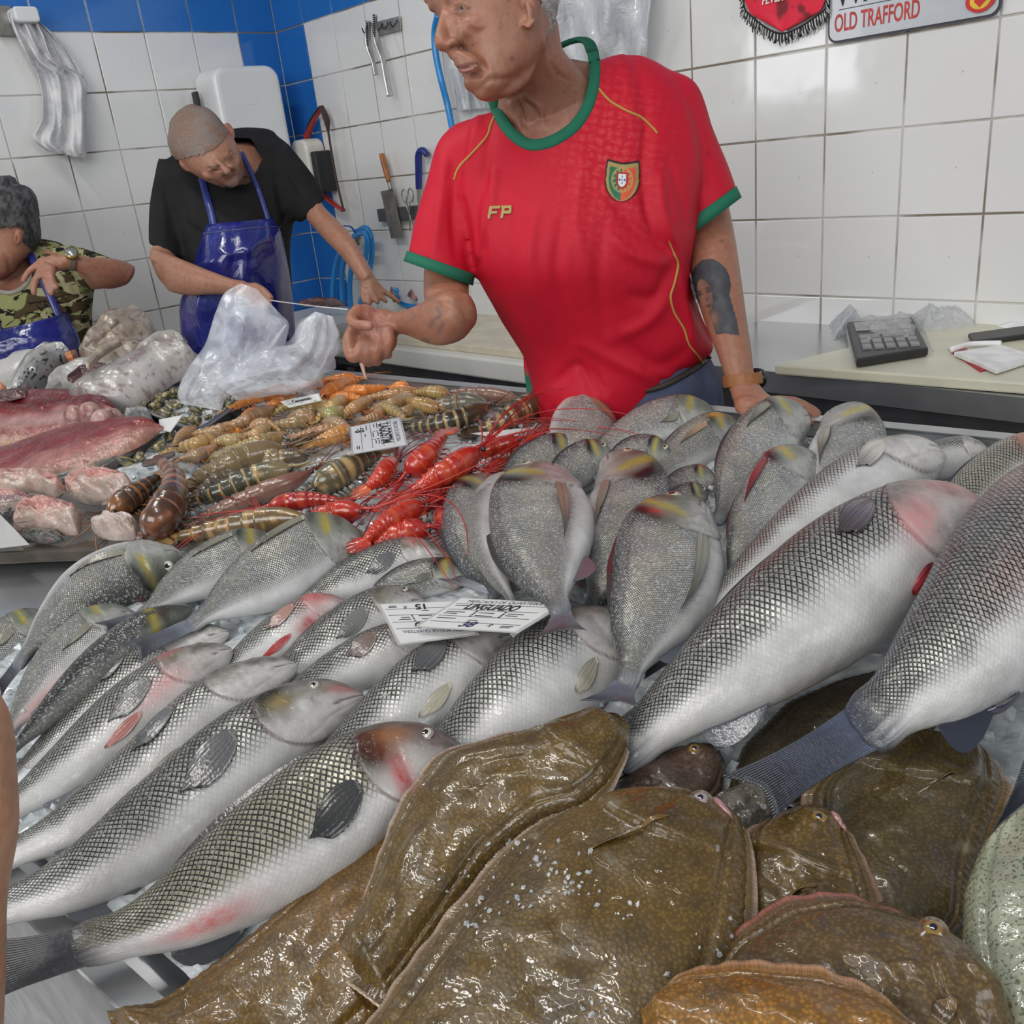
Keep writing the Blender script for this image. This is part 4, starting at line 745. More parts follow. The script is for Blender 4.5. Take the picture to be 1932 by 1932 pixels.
# ================================================ PRAWNS
PRM = vcol('prawn_shell', .28, 0, .9, .06, .35, 200, sss=.12, bdist=.0012)
ANT = vcol('prawn_feeler', .35, 0, .5, .1)
def prawn(kind, label, c, W, h=(.03, .03), base=(.5, .3, .1), band=None, bandw=.4, seed=0, group=None, ants=2, legs=True, antlen=.8, headc=None, cat='prawn', fan=True, mott=0.0, curl=0.0, eyes=True, nband=6, side=1):
    Rr = np.random.default_rng(seed + 500); n = int(np.clip(np.linalg.norm(np.diff(np.array(c, float), axis=0), axis=1).sum() / 2.4, 40, 110)); m = 18
    cp = cr(c, n); u = np.linspace(0, 1, n); hh = np.interp(u, np.linspace(0, 1, len(h)), h)
    C = np.array([P(x, y, z) for (x, y), z in zip(cp, hh)]); T = nrm(np.gradient(C, axis=0)); upv = up_
    B = nrm(np.cross(upv, T)); N = nrm(np.cross(T, B))
    Lw = np.linalg.norm(np.diff(C, axis=0), axis=1).sum(); d = np.linalg.norm(C[n // 2] - CAM); r0 = W * .5 * (d * .98) / F * 1.02
    prof = itp([(0, .30), (.08, .46), (.25, .66), (.45, .86), (.60, .98), (.72, 1.0), (.85, .86), (.94, .52), (1, .14)], u)
    seg = (u - .04) / .60 * 6; inseg = (u > .04) & (u < .64); fr = np.where(inseg, seg - np.floor(seg), 0); step = np.where(inseg, .17 * (1 - fr) ** 1.3 - .07, 0); step = step + np.where(u >= .64, .05 * np.exp(-(u - .64) / .05), 0)
    r = r0 * (prof + step); a = np.linspace(0, 2 * PI, m, endpoint=False); tilt = Rr.uniform(-.5, .9)
    rad = r[:, None] * (1 + .10 * np.cos(a)[None] ** 1)      # deeper than wide, keel on the back
    V = C[:, None] + B[:, None] * (np.sin(a)[None, :, None] * rad[..., None] * .86) + N[:, None] * (np.cos(a)[None, :, None] * rad[..., None])
    nz = fbm(np.stack(np.broadcast_arrays(u[:, None] * 9, np.cos(a)[None] * 1.5, np.sin(a)[None] * 1.5), -1) + seed * 3.3, 1.3)
    col = mixc(np.array(base) * .75, np.array(base) * 1.25, nz)
    if band is not None:
        sb = u * nband; fb = np.abs(sb - np.floor(sb) - .5) * 2; bm_ = ss(1 - bandw - .08, 1 - bandw + .08, fb)[:, None] * (u < .68)[:, None] + ss(.60, .66, nz) * (u > .62)[:, None] * .8
        bm_ = np.clip(bm_ + mott * ss(.55, .65, nz), 0, 1); col = mixc(col, band, bm_)
    if headc is not None: col = mixc(col, headc, ss(.64, .9, u)[:, None] * .7)
    gl = np.exp(-((fr - .02) / .05) ** 2) * inseg; col = mixc(col, np.array(base) * .35, (gl[:, None] * .8) * np.ones_like(nz))
    root = empty(kind, tuple(C[n // 2] - upv * r0)); tag(root, label, cat, group)
    f = gridfaces(n, m, True, True); f += [tuple(range(m)), tuple((n - 1) * m + j for j in reversed(range(m)))]
    mesh('shell', V.reshape(-1, 3), f, PRM, root, True, np.clip(col.reshape(-1, 3), 0, 1))
    bc = np.array(band if band is not None and Rr.random() < .4 else base)
    if fan:
        mb = MB()
        for k in (-2, -1, 0, 1, 2):
            dd = nrm(-T[0] * 1.0 + B[0] * k * .36 + N[0] * .05); e_ = C[0] + T[0] * r0 * .2; ln = r0 * (1.9 - .15 * abs(k)); sd = nrm(np.cross(N[0], dd))
            pts = []; cs = []
            for s in np.linspace(0, 1, 7):
                wv = r0 * .42 * (.25 + math.sin(s * PI * .82)); 
                for b_ in (-1, -.5, 0, .5, 1): pts.append(e_ + dd * ln * s * (1 - .12 * b_ * b_) + sd * wv * b_ + N[0] * (r0 * (.12 - .10 * b_ * b_) + .0006 * k)); cs.append(bc * (1.1 if s < .6 else .65))
            q = np.array(pts); nv = len(q); g = gridfaces(7, 5); mb.add(np.vstack([q, q - N[0] * .001]), g + [tuple(nv + i for i in reversed(x)) for x in g], np.vstack([np.array(cs)] * 2))
        mb.build('tail_fan', PRM, root)
    H = C[-1]; mb = MB(); mb.tube([C[-4] + N[-4] * r0 * .35, H + N[-1] * r0 * .25 + T[-1] * r0 * .7, H + N[-1] * r0 * .6 + T[-1] * r0 * 2.3], [r0 * .22, r0 * .13, .0003], 6, 8, c=np.array(headc if headc is not None else base) * .9)
    for k in range(5):
        s = k / 5; p = H + N[-1] * r0 * (.35 + .35 * s) + T[-1] * r0 * (.2 + 1.6 * s); mb.tube([p, p + N[-1] * r0 * .22 + T[-1] * r0 * .15], [r0 * .05, .0002], 4, c=np.array(base) * .8)
    mb.build('rostrum', PRM, root)
    if eyes:
        for s in (-1, 1):
            p = C[-5] + T[-5] * r0 * .3 + B[-5] * s * r0 * .55 + N[-5] * r0 * .25; MB().ell(p, r0 * .2, r0 * .2, r0 * .2, n=6, m=8, c=np.array([.01, .01, .012])).build('eye', EYEM, root)
    if legs:
        mb = MB()
        for k in range(9):
            i = int(n * (.22 + .075 * k)); i = min(i, n - 6)
            for s in (-1, 1):
                p = C[i] + B[i] * s * r[i] * .5 - N[i] * r[i] * .75; dn = B[i] * s * Rr.uniform(.7, 1.3) - N[i] * .25 + T[i] * Rr.uniform(-.3, .6) * (1 if k > 4 else -1)
                L_ = r0 * (1.3 if k > 4 else .8); mb.tube([p, p + dn * L_ * .6 + N[i] * r0 * .1, p + dn * L_ + T[i] * L_ * .5 - N[i] * r0 * .15], [r0 * .09, r0 * .06, r0 * .02], 4, 6, c=np.array(headc if headc is not None else base) * Rr.uniform(.6, 1.1))
        tag(mb.build('legs', PRM, root), kind='stuff')
    for k in range(ants):
        s = -1 if k % 2 else 1; p = H + T[-1] * r0 * .3; q = [p]; dr_ = nrm(T[-1] + B[-1] * s * Rr.uniform(.1, .7) + N[-1] * .35); L_ = Lw * antlen * Rr.uniform(.5, 1.2)
        bend = Rr.normal(size=2) * .9
        for j in range(1, 9):
            dr_ = nrm(dr_ + B[-1] * bend[0] * .22 * s + T[-1] * bend[1] * .14 - N[-1] * .085); q.append(q[-1] + dr_ * L_ / 8)
        q = np.array(q); lim = P(*proj(q[-1])[0][0], 0)[2] if False else None
        hq = (q @ PN - PC + .02); q = q + upv * np.maximum(.018 - hq, 0)[:, None]
        MB().tube(q, np.linspace(r0 * .065, r0 * .028, 9), 5, 26, c=np.array(headc if headc is not None else base) * Rr.uniform(.7, 1.2)).build('antenna', ANT, root)
    return root
OL = (.115, .085, .035); YL = (.48, .34, .14); BRN = (.075, .035, .018); ORB = (.40, .15, .055); PKB = (.25, .13, .09); DG = (.06, .065, .04)
TG = 'tiger prawns on ice'
prawn('tiger_prawn', 'stout dark brown tiger prawn with orange rings, head down beside the pink fillets', [(303, 872), (328, 900), (328, 940), (305, 982), (276, 1018)], 66, (.05, .075, .08, .07, .05), BRN, ORB, .22, 1, nband=11, headc=(.16, .06, .03), ants=3, antlen=.5)
prawn('tiger_prawn', 'dark tiger prawn with orange head lying left of the stout ringed one', [(300, 902), (270, 925), (235, 950), (205, 972)], 46, (.055, .055, .05), (.06, .035, .02), (.45, .18, .05), .2, 2, nband=8, headc=(.35, .14, .04), ants=3)
prawn('tiger_prawn', 'olive mottled tiger prawn lying just behind the dark-backed bream, head right', [(332, 1016), (400, 1002), (470, 990), (530, 982), (580, 980)], 50, (.045, .05, .05), (.17, .11, .045), (.42, .26, .10), .25, 3, mott=.8, nband=7)
prawn('tiger_prawn', 'greenish-black tiger prawn with cream rings in the middle of the heap', [(356, 950), (410, 932), (470, 908), (520, 893), (556, 885)], 48, (.04, .055, .06), DG, YL, .22, 4, nband=9, headc=(.30, .22, .10))
prawn('tiger_prawn', 'long pinkish brown tiger prawn between the olive mottled and the greenish-black ones', [(335, 1008), (410, 968), (480, 938), (540, 915), (590, 890)], 40, (.03, .04, .05), PKB, None, seed=5, ants=6, headc=(.22, .08, .06), antlen=.6)
prawn('tiger_prawn', 'tiger prawn with broad olive and cream rings in front of the handwritten card', [(716, 856), (680, 874), (636, 900), (590, 926)], 56, (.05, .06, .05), (.12, .10, .05), YL, .26, 6, nband=8)
prawn('tiger_prawn', 'smooth tan-olive tiger prawn behind the greenish-black one', [(345, 925), (400, 893), (460, 868), (540, 846)], 50, (.045, .055, .05), (.24, .17, .08), None, seed=7, ants=4, headc=(.22, .13, .07))
prawn('tiger_prawn', 'dull olive tiger prawn with dark pink head beside the smooth tan one', [(340, 960), (380, 935), (420, 905), (470, 885)], 40, (.03, .035, .04), (.14, .10, .06), None, seed=8, ants=3)
prawn('tiger_prawn', 'black and yellow ringed tiger prawn pointing at the rim, right of the card', [(768, 808), (820, 803), (875, 788), (930, 765)], 40, (.04, .05, .05), (.05, .045, .03), (.50, .36, .16), .26, 9, nband=11, headc=(.18, .10, .06))
prawn('tiger_prawn', 'bold brown and cream banded tiger prawn nearest the purple-backed bream', [(905, 812), (945, 798), (990, 774), (1038, 755)], 50, (.035, .045, .045), (.10, .055, .028), (.50, .33, .15), .42, 10, nband=7, headc=(.16, .07, .04), antlen=.4)
prawn('tiger_prawn', 'translucent grey tiger prawn behind the black and yellow ringed one', [(775, 782), (830, 768), (880, 762), (925, 768)], 38, (.04, .045, .04), (.16, .14, .10), (.38, .28, .16), .3, 11, nband=7)
prawn('tiger_prawn', 'pinkish tiger prawn lying along the rim at the back of the heap', [(810, 752), (870, 745), (930, 748), (985, 757)], 32, (.03, .035, .03), (.28, .16, .11), None, seed=12, ants=4)
prawn('tiger_prawn', 'small near-black tiger prawn tucked under the left edge of the card', [(500, 850), (545, 835), (590, 828)], 36, (.03, .035, .03), (.05, .055, .04), (.30, .24, .12), .2, 13, nband=7)
prawn('tiger_prawn', 'brown speckled tiger prawn right of the smooth tan one', [(440, 900), (490, 878), (540, 868), (585, 858)], 38, (.03, .04, .04), (.13, .09, .05), (.34, .24, .12), .2, 14, mott=.5, nband=6)
ORG = (.80, .25, .035)
for i, (c, W, lb_) in enumerate([([(428, 776), (468, 757), (520, 744), (562, 741)], 24, 'long orange shrimp in front of the plastic bag'), ([(678, 716), (645, 728), (604, 752)], 30, 'orange shrimp with black eye beside the flat white card'),
        ([(728, 731), (690, 737), (645, 742)], 25, 'orange shrimp right of the black-eyed one near the rim'), ([(688, 756), (655, 752), (620, 760)], 27, 'orange shrimp resting on the beige ones'),
        ([(447, 812), (462, 792), (492, 775)], 26, 'orange shrimp curled below the bag corner'), ([(592, 838), (625, 826), (668, 812)], 34, 'amber shrimp touching the handwritten card'),
        ([(735, 738), (752, 730), (772, 733)], 22, 'small orange shrimp by itself near the rim'), ([(560, 732), (595, 727), (622, 720)], 20, 'reddish orange shrimp behind the flat white card'),
        ([(600, 722), (640, 716), (676, 714)], 22, 'orange shrimp furthest back against the rim'), ([(480, 750), (510, 742), (545, 732)], 22, 'orange shrimp half under the plastic bag'), ([(500, 772), (515, 764), (540, 756)], 20, 'orange shrimp just left of the flat white card')]):
    prawn('cooked_shrimp', lb_, c, W, (.04, .05, .045), ORG if i not in (5,) else (.55, .26, .07), (.85, .42, .14), .12, 40 + i, 'orange cooked shrimps', ants=1, antlen=.6, cat='shrimp', headc=(.75, .20, .03))
BG = (.50, .33, .15)
bl = [[(350, 850), (380, 858), (402, 850), (410, 838)], [(455, 826), (480, 822), (500, 812), (505, 800)], [(600, 768), (612, 780), (635, 782), (650, 772)], [(690, 790), (712, 784), (722, 772), (716, 762)], [(470, 850), (505, 858), (540, 850)], [(545, 790), (570, 785), (585, 790), (588, 800)], [(740, 775), (765, 778), (790, 768)], [(415, 858), (440, 868), (470, 862)], [(318, 850), (372, 838), (430, 822)], [(355, 822), (408, 814), (462, 800)], [(415, 812), (468, 792), (525, 770)], [(438, 846), (490, 834), (545, 826)], [(498, 806), (555, 798), (605, 790)], [(520, 778), (555, 762), (598, 776)],
      [(600, 788), (628, 768), (660, 752)], [(560, 822), (612, 812), (660, 806)], [(640, 795), (665, 772), (705, 758)], [(700, 776), (738, 764), (785, 750)], [(690, 752), (738, 745), (792, 740)], [(765, 790), (735, 772), (705, 775)],
      [(742, 752), (790, 762), (835, 775)], [(395, 866), (445, 854), (500, 842)], [(340, 868), (375, 860), (405, 850)], [(660, 815), (640, 800), (610, 800)], [(530, 815), (500, 800), (470, 812)], [(780, 742), (815, 740), (850, 748)], [(400, 838), (430, 832), (470, 836)], [(330, 838), (345, 822), (372, 812)], [(575, 775), (600, 765), (640, 775)]]
for i, c in enumerate(bl):
    mx, my = c[len(c) // 2]; wh = ('far left part' if mx < 400 else 'left part' if mx < 500 else 'middle' if mx < 600 else 'right part' if mx < 700 else 'far right part'); dp = ('front' if my > 825 else 'centre' if my > 780 else 'back')
    prawn('raw_shrimp', 'pale beige raw shrimp at the %s of the %s of the beige heap' % (dp, wh), c, 24 + (i % 3) * 2, (.035 + .006 * (i % 4), .05 + .004 * (i % 3), .04), tuple(np.array(BG) * rng.uniform(.72, 1.1, 3)), (.30, .15, .06), .20, 60 + i, 'beige raw shrimps', ants=4, antlen=.9, cat='shrimp', headc=(.42, .20, .07), mott=.15, nband=10)
RD = (.52, .03, .012); RD2 = (.36, .015, .012)
for i, (c, W, lb_, hs) in enumerate([([(694, 920), (718, 902), (748, 872)], 44, 'plump red prawn tail end standing left of the others', (.06, .07, .06)), ([(838, 822), (812, 856), (768, 900)], 50, 'red prawn leaning against the handwritten card side', (.07, .08, .06)),
        ([(775, 935), (820, 905), (862, 882), (905, 850)], 54, 'large red prawn on top of the heap with black eye and long spike', (.06, .08, .08)), ([(562, 1018), (580, 992), (625, 972), (690, 965)], 46, 'curled bright red prawn above the bright silver bream', (.05, .06, .06)),
        ([(690, 1020), (735, 985), (800, 955)], 50, 'red prawn lying across the middle of the heap', (.06, .07, .06)), ([(692, 1042), (745, 1014), (812, 1000)], 54, 'red prawn touching the white mouth of the bright silver bream', (.04, .05, .05)),
        ([(862, 1046), (846, 1008), (828, 962)], 44, 'crimson prawn hanging down beside the blue-grey bream', (.04, .045, .045)), ([(640, 945), (575, 945), (505, 960)], 38, 'dark crimson prawn head pointing at the tiger prawns', (.05, .06, .05)),
        ([(855, 880), (920, 850), (985, 830)], 34, 'red prawn with bristling legs near the long paper tag', (.04, .05, .05)), ([(955, 880), (990, 850), (1028, 818)], 30, 'slim red prawn nearest the purple-backed bream', (.03, .04, .04)),
        ([(800, 965), (850, 930), (905, 900)], 36, 'red prawn buried under feelers left of the thin upright bream', (.03, .04, .04)), ([(870, 930), (905, 905), (960, 868)], 32, 'red prawn under the tangle of feelers', (.03, .035, .035))]):
    prawn('red_prawn', lb_, c, W, hs, RD if i not in (6, 7) else RD2, (.62, .10, .03), .10, 90 + i, 'scarlet prawns', ants=11, antlen=2.0, headc=(.46, .02, .015))
# ================================================ left end: big fish, tuna, fillets, clams
MEAT = vcol('raw_meat', .34, 0, .6, .08, .7, 110, sss=.08, bdist=.003, detail=4, var=.35, vscale=45)
SKINF = vcol('large_fish_skin', .33, .1, .7, .08, .4, 170, bdist=.0018)
def thing1(name, label, cat, o, group=None): tag(o, label, cat, group); return o
def mcf(stops, nzf=5, seed=0, mot=None):
    def f(U, A, e):
        nz = fbm(np.stack([U * nzf, A * nzf * .7, 0 * U], -1) + seed * 4.1, 1.3); x = A + (nz - .5) * .28; c = np.zeros(U.shape + (3,)); c[:] = stops[0][1]
        for (p0, c0), (p1, c1) in zip(stops[:-1], stops[1:]): c = np.where((x > p0)[..., None], mixc(c0, c1, np.clip((x - p0) / (p1 - p0), 0, 1)), c)
        if mot is not None: c = mixc(c, mot[0], ss(mot[1], mot[1] + .1, fbm(np.stack([U * 16, A * 10, 0 * U], -1) + seed, 1.2)) * mot[2])
        return c
    return f
R1, R2, WP = (.20, .012, .014), (.13, .009, .011), (.70, .42, .38)
tl = empty('tuna_loin', P(110, 800, 0)); tag(tl, 'thick deep red tuna loin with pink vertebra ends along its edge', 'tuna')
def put(name, pairs, h, th, colf, mat=MEAT, parent=None, **k):
    k.setdefault('er', .12)
    o, inf = plate_loft(name, pairs, h, th, mat, parent, colf, **k); return o, inf
put('flesh', [((-90, 745), (-90, 850)), ((0, 742), (0, 852)), ((60, 738), (70, 845)), ((120, 738), (130, 838)), ((175, 745), (185, 822)), ((215, 762), (222, 805)), ((234, 775), (236, 792))], (.05, .05, .05), .035, mcf([(0, R1), (.42, R2), (.54, (.24, .03, .03)), (.64, (.50, .24, .22)), (.74, (.52, .30, .28)), (.86, (.30, .05, .04)), (1, (.55, .32, .20))], 5, 2), parent=tl, k=.35, wob=.03, seed=2)
for (x, y, r) in ((142, 788, 22), (172, 784, 24), (196, 800, 26), (216, 788, 17)):
    c = P(x, y, .068); rr = r * np.linalg.norm(c - CAM) / F; mb = MB(); mb.ell(c, rr, rr * .8, rr, n=12, m=18)
    V = mb.v[0]; cc = mixc((.58, .36, .32), (.28, .07, .06), ss(.4, .7, fbm(V, 55))); mb.c = [cc]; mb.build('vertebra', MEAT, tl)
tb = empty('tuna_belly', P(150, 880, 0)); tag(tb, 'long tuna belly slab with grey skin side towards the camera, below the loin', 'tuna')
put('flesh', [((-80, 855), (-80, 940)), ((20, 842), (30, 935)), ((80, 818), (100, 905)), ((150, 800), (170, 885)), ((230, 792), (250, 850)), ((285, 790), (300, 822)), ((306, 800), (311, 815))], (.05, .055, .055), .02, mcf([(0, (.50, .22, .19)), (.18, (.20, .015, .015)), (.52, (.27, .02, .02)), (.74, (.46, .17, .14)), (1, (.48, .24, .18))], 6, 5), parent=tb, k=.15, wob=.02, seed=3)
put('skin', [((-90, 938), (-90, 975)), ((20, 918), (20, 952)), ((90, 900), (95, 932)), ((170, 875), (178, 905)), ((250, 842), (255, 866)), ((309, 812), (310, 822))], (.025, .03, .035), .012, mcf([(0, (.30, .27, .24)), (.5, (.13, .12, .115)), (1, (.06, .055, .05))], 9, 6), mat=SKINF, parent=tb, k=.6, wob=.01, seed=4)
# dark board
BRD = plain('wet_dark_board', (.085, .07, .055), .35, 0, .5, .3, 18, .3, 60)
tag(slab('serving_board', [P(x, y, .035) for x, y in ((-160, 1052), (60, 1040), (236, 1033), (345, 985), (300, 905), (-160, 925))], 0, .022, BRD, bevel=.004), 'dark wet wooden board under the pink-white fillets', 'board')
FW, FP = (.60, .46, .38), (.58, .24, .21)
for i, (pairs, h, th, lb_) in enumerate([
    ([((-40, 905), (-50, 935)), ((20, 893), (20, 930)), ((70, 890), (75, 935)), ((115, 900), (105, 945)), ((128, 912), (122, 938))], (.06, .065, .06), .03, 'pink-cheeked white fillet at the back left of the dark board'),
    ([((-40, 935), (-40, 965)), ((20, 930), (15, 970)), ((60, 940), (50, 968)), ((75, 950), (70, 962))], (.05, .055, .05), .025, 'white fillet at the left edge of the picture on the dark board'),
    ([((20, 985), (30, 1012)), ((40, 955), (70, 1000)), ((80, 942), (120, 1010)), ((125, 948), (150, 1010)), ((160, 965), (164, 985))], (.06, .07, .06), .03, 'rosy fillet with a loose white flap in the middle of the dark board'),
    ([((110, 905), (150, 960)), ((150, 885), (210, 950)), ((190, 890), (250, 945)), ((240, 900), (268, 935))], (.06, .07, .06), .03, 'pale fillet behind the rosy one, next to the dark tiger prawn'),
    ([((165, 985), (185, 1018)), ((200, 970), (225, 1020)), ((240, 975), (262, 1018)), ((262, 985), (268, 1005))], (.055, .06, .055), .025, 'glassy white fillet at the front right corner of the dark board'),
    ([((125, 885), (135, 910)), ((150, 873), (165, 905)), ((185, 875), (195, 895))], (.075, .085, .08), .02, 'small pink scrap of fillet on top at the back of the dark board'),
    ([((30, 1012), (40, 1022)), ((80, 1000), (90, 1026)), ((118, 1012), (122, 1022))], (.045, .05, .045), .014, 'grey frilly skin piece under the rosy fillet')]):
    stops = [(0, FW), (.4, FP if i != 4 else (.62, .52, .50)), (.75, FW), (1, (.60, .48, .42))] if i != 6 else [(0, (.2, .2, .17)), (1, (.10, .10, .09))]
    o, inf = plate_loft('fillet', pairs, h, th, MEAT, None, mcf(stops, 5, i + 8, ((.55, .14, .12), .60, .35)), er=.3, dome=.9, k=.35, wob=.03, seed=i + 20); tag(o, lb_, 'fillet', 'fillets on the dark board')
# large fish at the back left
SG, SP, DK = (.36, .34, .32), (.52, .49, .46), (.05, .05, .055)
def gillb(U, A): return .010 * (ss(.70, .712, U + .12 * (A - .5) ** 2) - ss(.72, .86, U)) * ss(.1, .3, A) * (1 - ss(.7, .9, A)) - .008 * np.exp(-(((U - .88) / .03) ** 2 + ((A - .35) / .06) ** 2)) - .006 * np.exp(-((A - .55 - .2 * (1 - U)) / .012) ** 2) * ss(.86, .9, U)
o, _ = plate_loft('large_grey_fish', [((90, 752), (240, 790)), ((150, 722), (262, 772)), ((215, 692), (300, 745)), ((270, 665), (330, 722)), ((320, 652), (370, 705)), ((362, 650), (385, 690))], (.06, .08, .09), .06, SKINF, None, mcf([(0, (.24, .22, .22)), (.35, SG), (.6, (.60, .57, .54)), (1, (.58, .54, .52))], 5, 31, ((.30, .20, .20), .6, .7)), bumpf=gillb, k=.45, n=110, m=60, wob=.02, er=.25, dome=.9, seed=31); tag(o, 'large silvery grey fish lying behind the tuna, snout towards the plastic bag', 'fish')
sh = empty('spotted_fish_head', P(90, 700, .05)); tag(sh, 'black-spotted silver salmon-like head with open jaw, behind the tuna loin', 'fish')
def spots(U, A, e):
    c = mcf([(0, (.55, .55, .54)), (.4, (.50, .50, .48)), (.6, (.20, .21, .22)), (1, (.28, .28, .29))], 5, 33)(U, A, e)
    s_ = noise(np.stack([U * 26, A * 16, 0 * U], -1)); return mixc(c, (.02, .02, .02), ss(.70, .76, s_) * ss(.3, .45, A))
o, inf = put('head', [((20, 748), (42, 752)), ((35, 715), (75, 742)), ((50, 680), (105, 725)), ((75, 662), (130, 705)), ((105, 655), (143, 690)), ((130, 658), (147, 678))], (.06, .08, .09), .05, spots, mat=SKINF, parent=sh, k=.55, n=90, m=60, wob=.012, seed=33)
p = inf['X'][33, 33]; nn = nrm(CAM - p); rr = .011; ex = nrm(np.cross(nn, [0, 0, 1])); ey = np.cross(ex, nn); a = np.linspace(0, 2 * PI, 24, endpoint=False)
V = np.concatenate([[p + rr * (r_ * (ex * math.cos(x) + ey * math.sin(x)) + nn * z_) for x in a] for r_, z_ in ((.01, .6), (.3, .58), (.36, .55), (.7, .45), (.8, .3), (1.1, -.1))]); mesh('eye', V, gridfaces(6, 24, True), EYEM, sh, True, np.repeat(np.array([(.01, .01, .01), (.01, .01, .01), (.7, .7, .68), (.7, .7, .68), (.08, .08, .08), (.5, .5, .5)]), 24, 0))
put('lower_jaw', [((10, 742), (24, 750)), ((30, 702), (48, 722)), ((50, 672), (66, 688)), ((68, 660), (80, 670))], (.06, .08, .09), .022, mcf([(0, (.55, .55, .53)), (1, (.62, .62, .60))], 4, 34), mat=SKINF, parent=sh, k=.5, wob=.005)
put('cut_flesh', [((120, 672), (132, 688)), ((136, 664), (144, 684)), ((146, 664), (149, 674))], (.095, .10, .095), .018, mcf([(0, (.70, .28, .10)), (1, (.60, .20, .07))], 4, 35), parent=sh, k=.5)
o, _ = plate_loft('large_grey_fish', [((-160, 690), (-160, 760)), ((-40, 662), (-40, 740)), ((40, 655), (45, 720)), ((100, 656), (110, 690)), ((135, 662), (138, 675))], (.05, .05, .05), .06, SKINF, None, mcf([(0, (.20, .21, .22)), (.4, (.34, .34, .35)), (.7, (.60, .59, .57)), (1, (.65, .63, .60))], 4, 36), k=.4, wob=.01, er=.2, dome=.9, seed=36); tag(o, 'large grey-backed fish at the far left under the camouflage man', 'fish')
o, _ = plate_loft('salmon_fillet', [((-80, 722), (-80, 760)), ((-20, 722), (-20, 752)), ((10, 728), (14, 745))], (.07, .07, .07), .02, MEAT, None, mcf([(0, (.75, .30, .14)), (1, (.65, .22, .09))], 5, 37), k=.3); tag(o, 'orange salmon flesh at the left edge below the spotted head', 'fillet')
op = empty('gutted_fish', P(160, 715, .05)); tag(op, 'gutted fish with open dark red belly between the spotted head and big grey fish', 'fish')
put('skin_flap', [((85, 735), (100, 748)), ((110, 700), (140, 745)), ((150, 682), (180, 735)), ((195, 678), (215, 715)), ((228, 684), (232, 698))], (.05, .055, .055), .04, mcf([(0, (.36, .33, .30)), (.25, (.50, .48, .45)), (.7, (.62, .60, .58)), (1, (.5, .48, .46))], 5, 38), mat=SKINF, parent=op, k=.5, wob=.02, seed=38)
put('open_belly', [((122, 712), (135, 725)), ((150, 690), (160, 715)), ((185, 684), (190, 704)), ((208, 688), (210, 694))], (.098, .10, .10), .008, mcf([(0, (.05, .02, .02)), (.5, (.08, .025, .025)), (1, (.30, .14, .13))], 9, 39), parent=op, k=.5, wob=.01)
put('jaw_hook', [((84, 740), (92, 748)), ((92, 722), (104, 738)), ((108, 712), (120, 726))], (.09, .09, .09), .012, mcf([(0, (.62, .60, .58)), (1, (.5, .48, .45))], 5, 40), mat=SKINF, parent=op, k=.5)
gr = empty('grouper_head', P(220, 650, .05)); tag(gr, 'wrinkled brown grouper head, highest thing at the back left of the heap', 'fish')
BR1, BR2 = (.32, .25, .19), (.48, .40, .33)
def foldb(U, A):
    w_ = A + .25 * np.sin(U * 3.2) + .10 * fbm(np.stack([U * 5, A * 3, 0 * U], -1), 1.5); return -.016 * np.exp(-((A - .30 - .35 * U + .25 * U * U) / .02) ** 2) * ss(.05, .2, U) * (1 - ss(.55, .7, U)) - .012 * np.exp(-((A - .62 + .25 * np.cos(U * 4)) / .018) ** 2) * ss(.1, .3, U) + .006 * np.sin(w_ * 17) * ss(.1, .3, U) * (1 - ss(.75, .95, U)) + .007 * (fbm(np.stack([U * 14, A * 12, 0 * U], -1), 1.2) - .5)
put('head', [((148, 690), (210, 720)), ((160, 655), (262, 705)), ((190, 618), (300, 690)), ((225, 598), (318, 672)), ((255, 596), (308, 650)), ((278, 606), (296, 632)), ((288, 615), (292, 628))], (.05, .07, .08), .09, mcf([(0, BR1), (.3, BR2), (.6, (.40, .32, .25)), (1, (.58, .50, .42))], 7, 41, ((.13, .09, .07), .58, .55)), mat=SKINF, parent=gr, k=.5, n=110, m=80, bumpf=foldb, wob=.03, seed=41)
put('lip', [((158, 690), (170, 700)), ((178, 665), (190, 676)), ((205, 648), (214, 660)), ((228, 642), (232, 650))], (.15, .16, .16), .012, mcf([(0, (.55, .47, .38)), (1, (.35, .27, .2))], 5, 42), mat=SKINF, parent=gr, k=.5)
o, _ = plate_loft('flat_pale_fish', [((245, 682), (262, 700)), ((262, 648), (300, 690)), ((295, 626), (335, 680)), ((330, 622), (352, 668)), ((352, 636), (356, 655))], (.07, .08, .08), .03, SKINF, None, mcf([(0, (.60, .58, .55)), (.3, (.40, .37, .34)), (1, (.46, .43, .40))], 6, 43, ((.58, .55, .5), .6, .4)), k=.7, wob=.012, er=.2, seed=43); tag(o, 'pale round flat fish standing right of the grouper head', 'fish')
o, _ = plate_loft('fish_trimming', [((-20, 750), (-20, 760)), ((10, 742), (20, 756)), ((40, 736), (50, 748)), ((60, 732), (62, 738))], (.10, .10, .10), .012, MEAT, None, mcf([(0, (.06, .03, .03)), (1, (.12, .04, .04))], 9, 44), wob=.02); tag(o, 'dark bloody trimming along the top of the tuna loin', 'trimming')
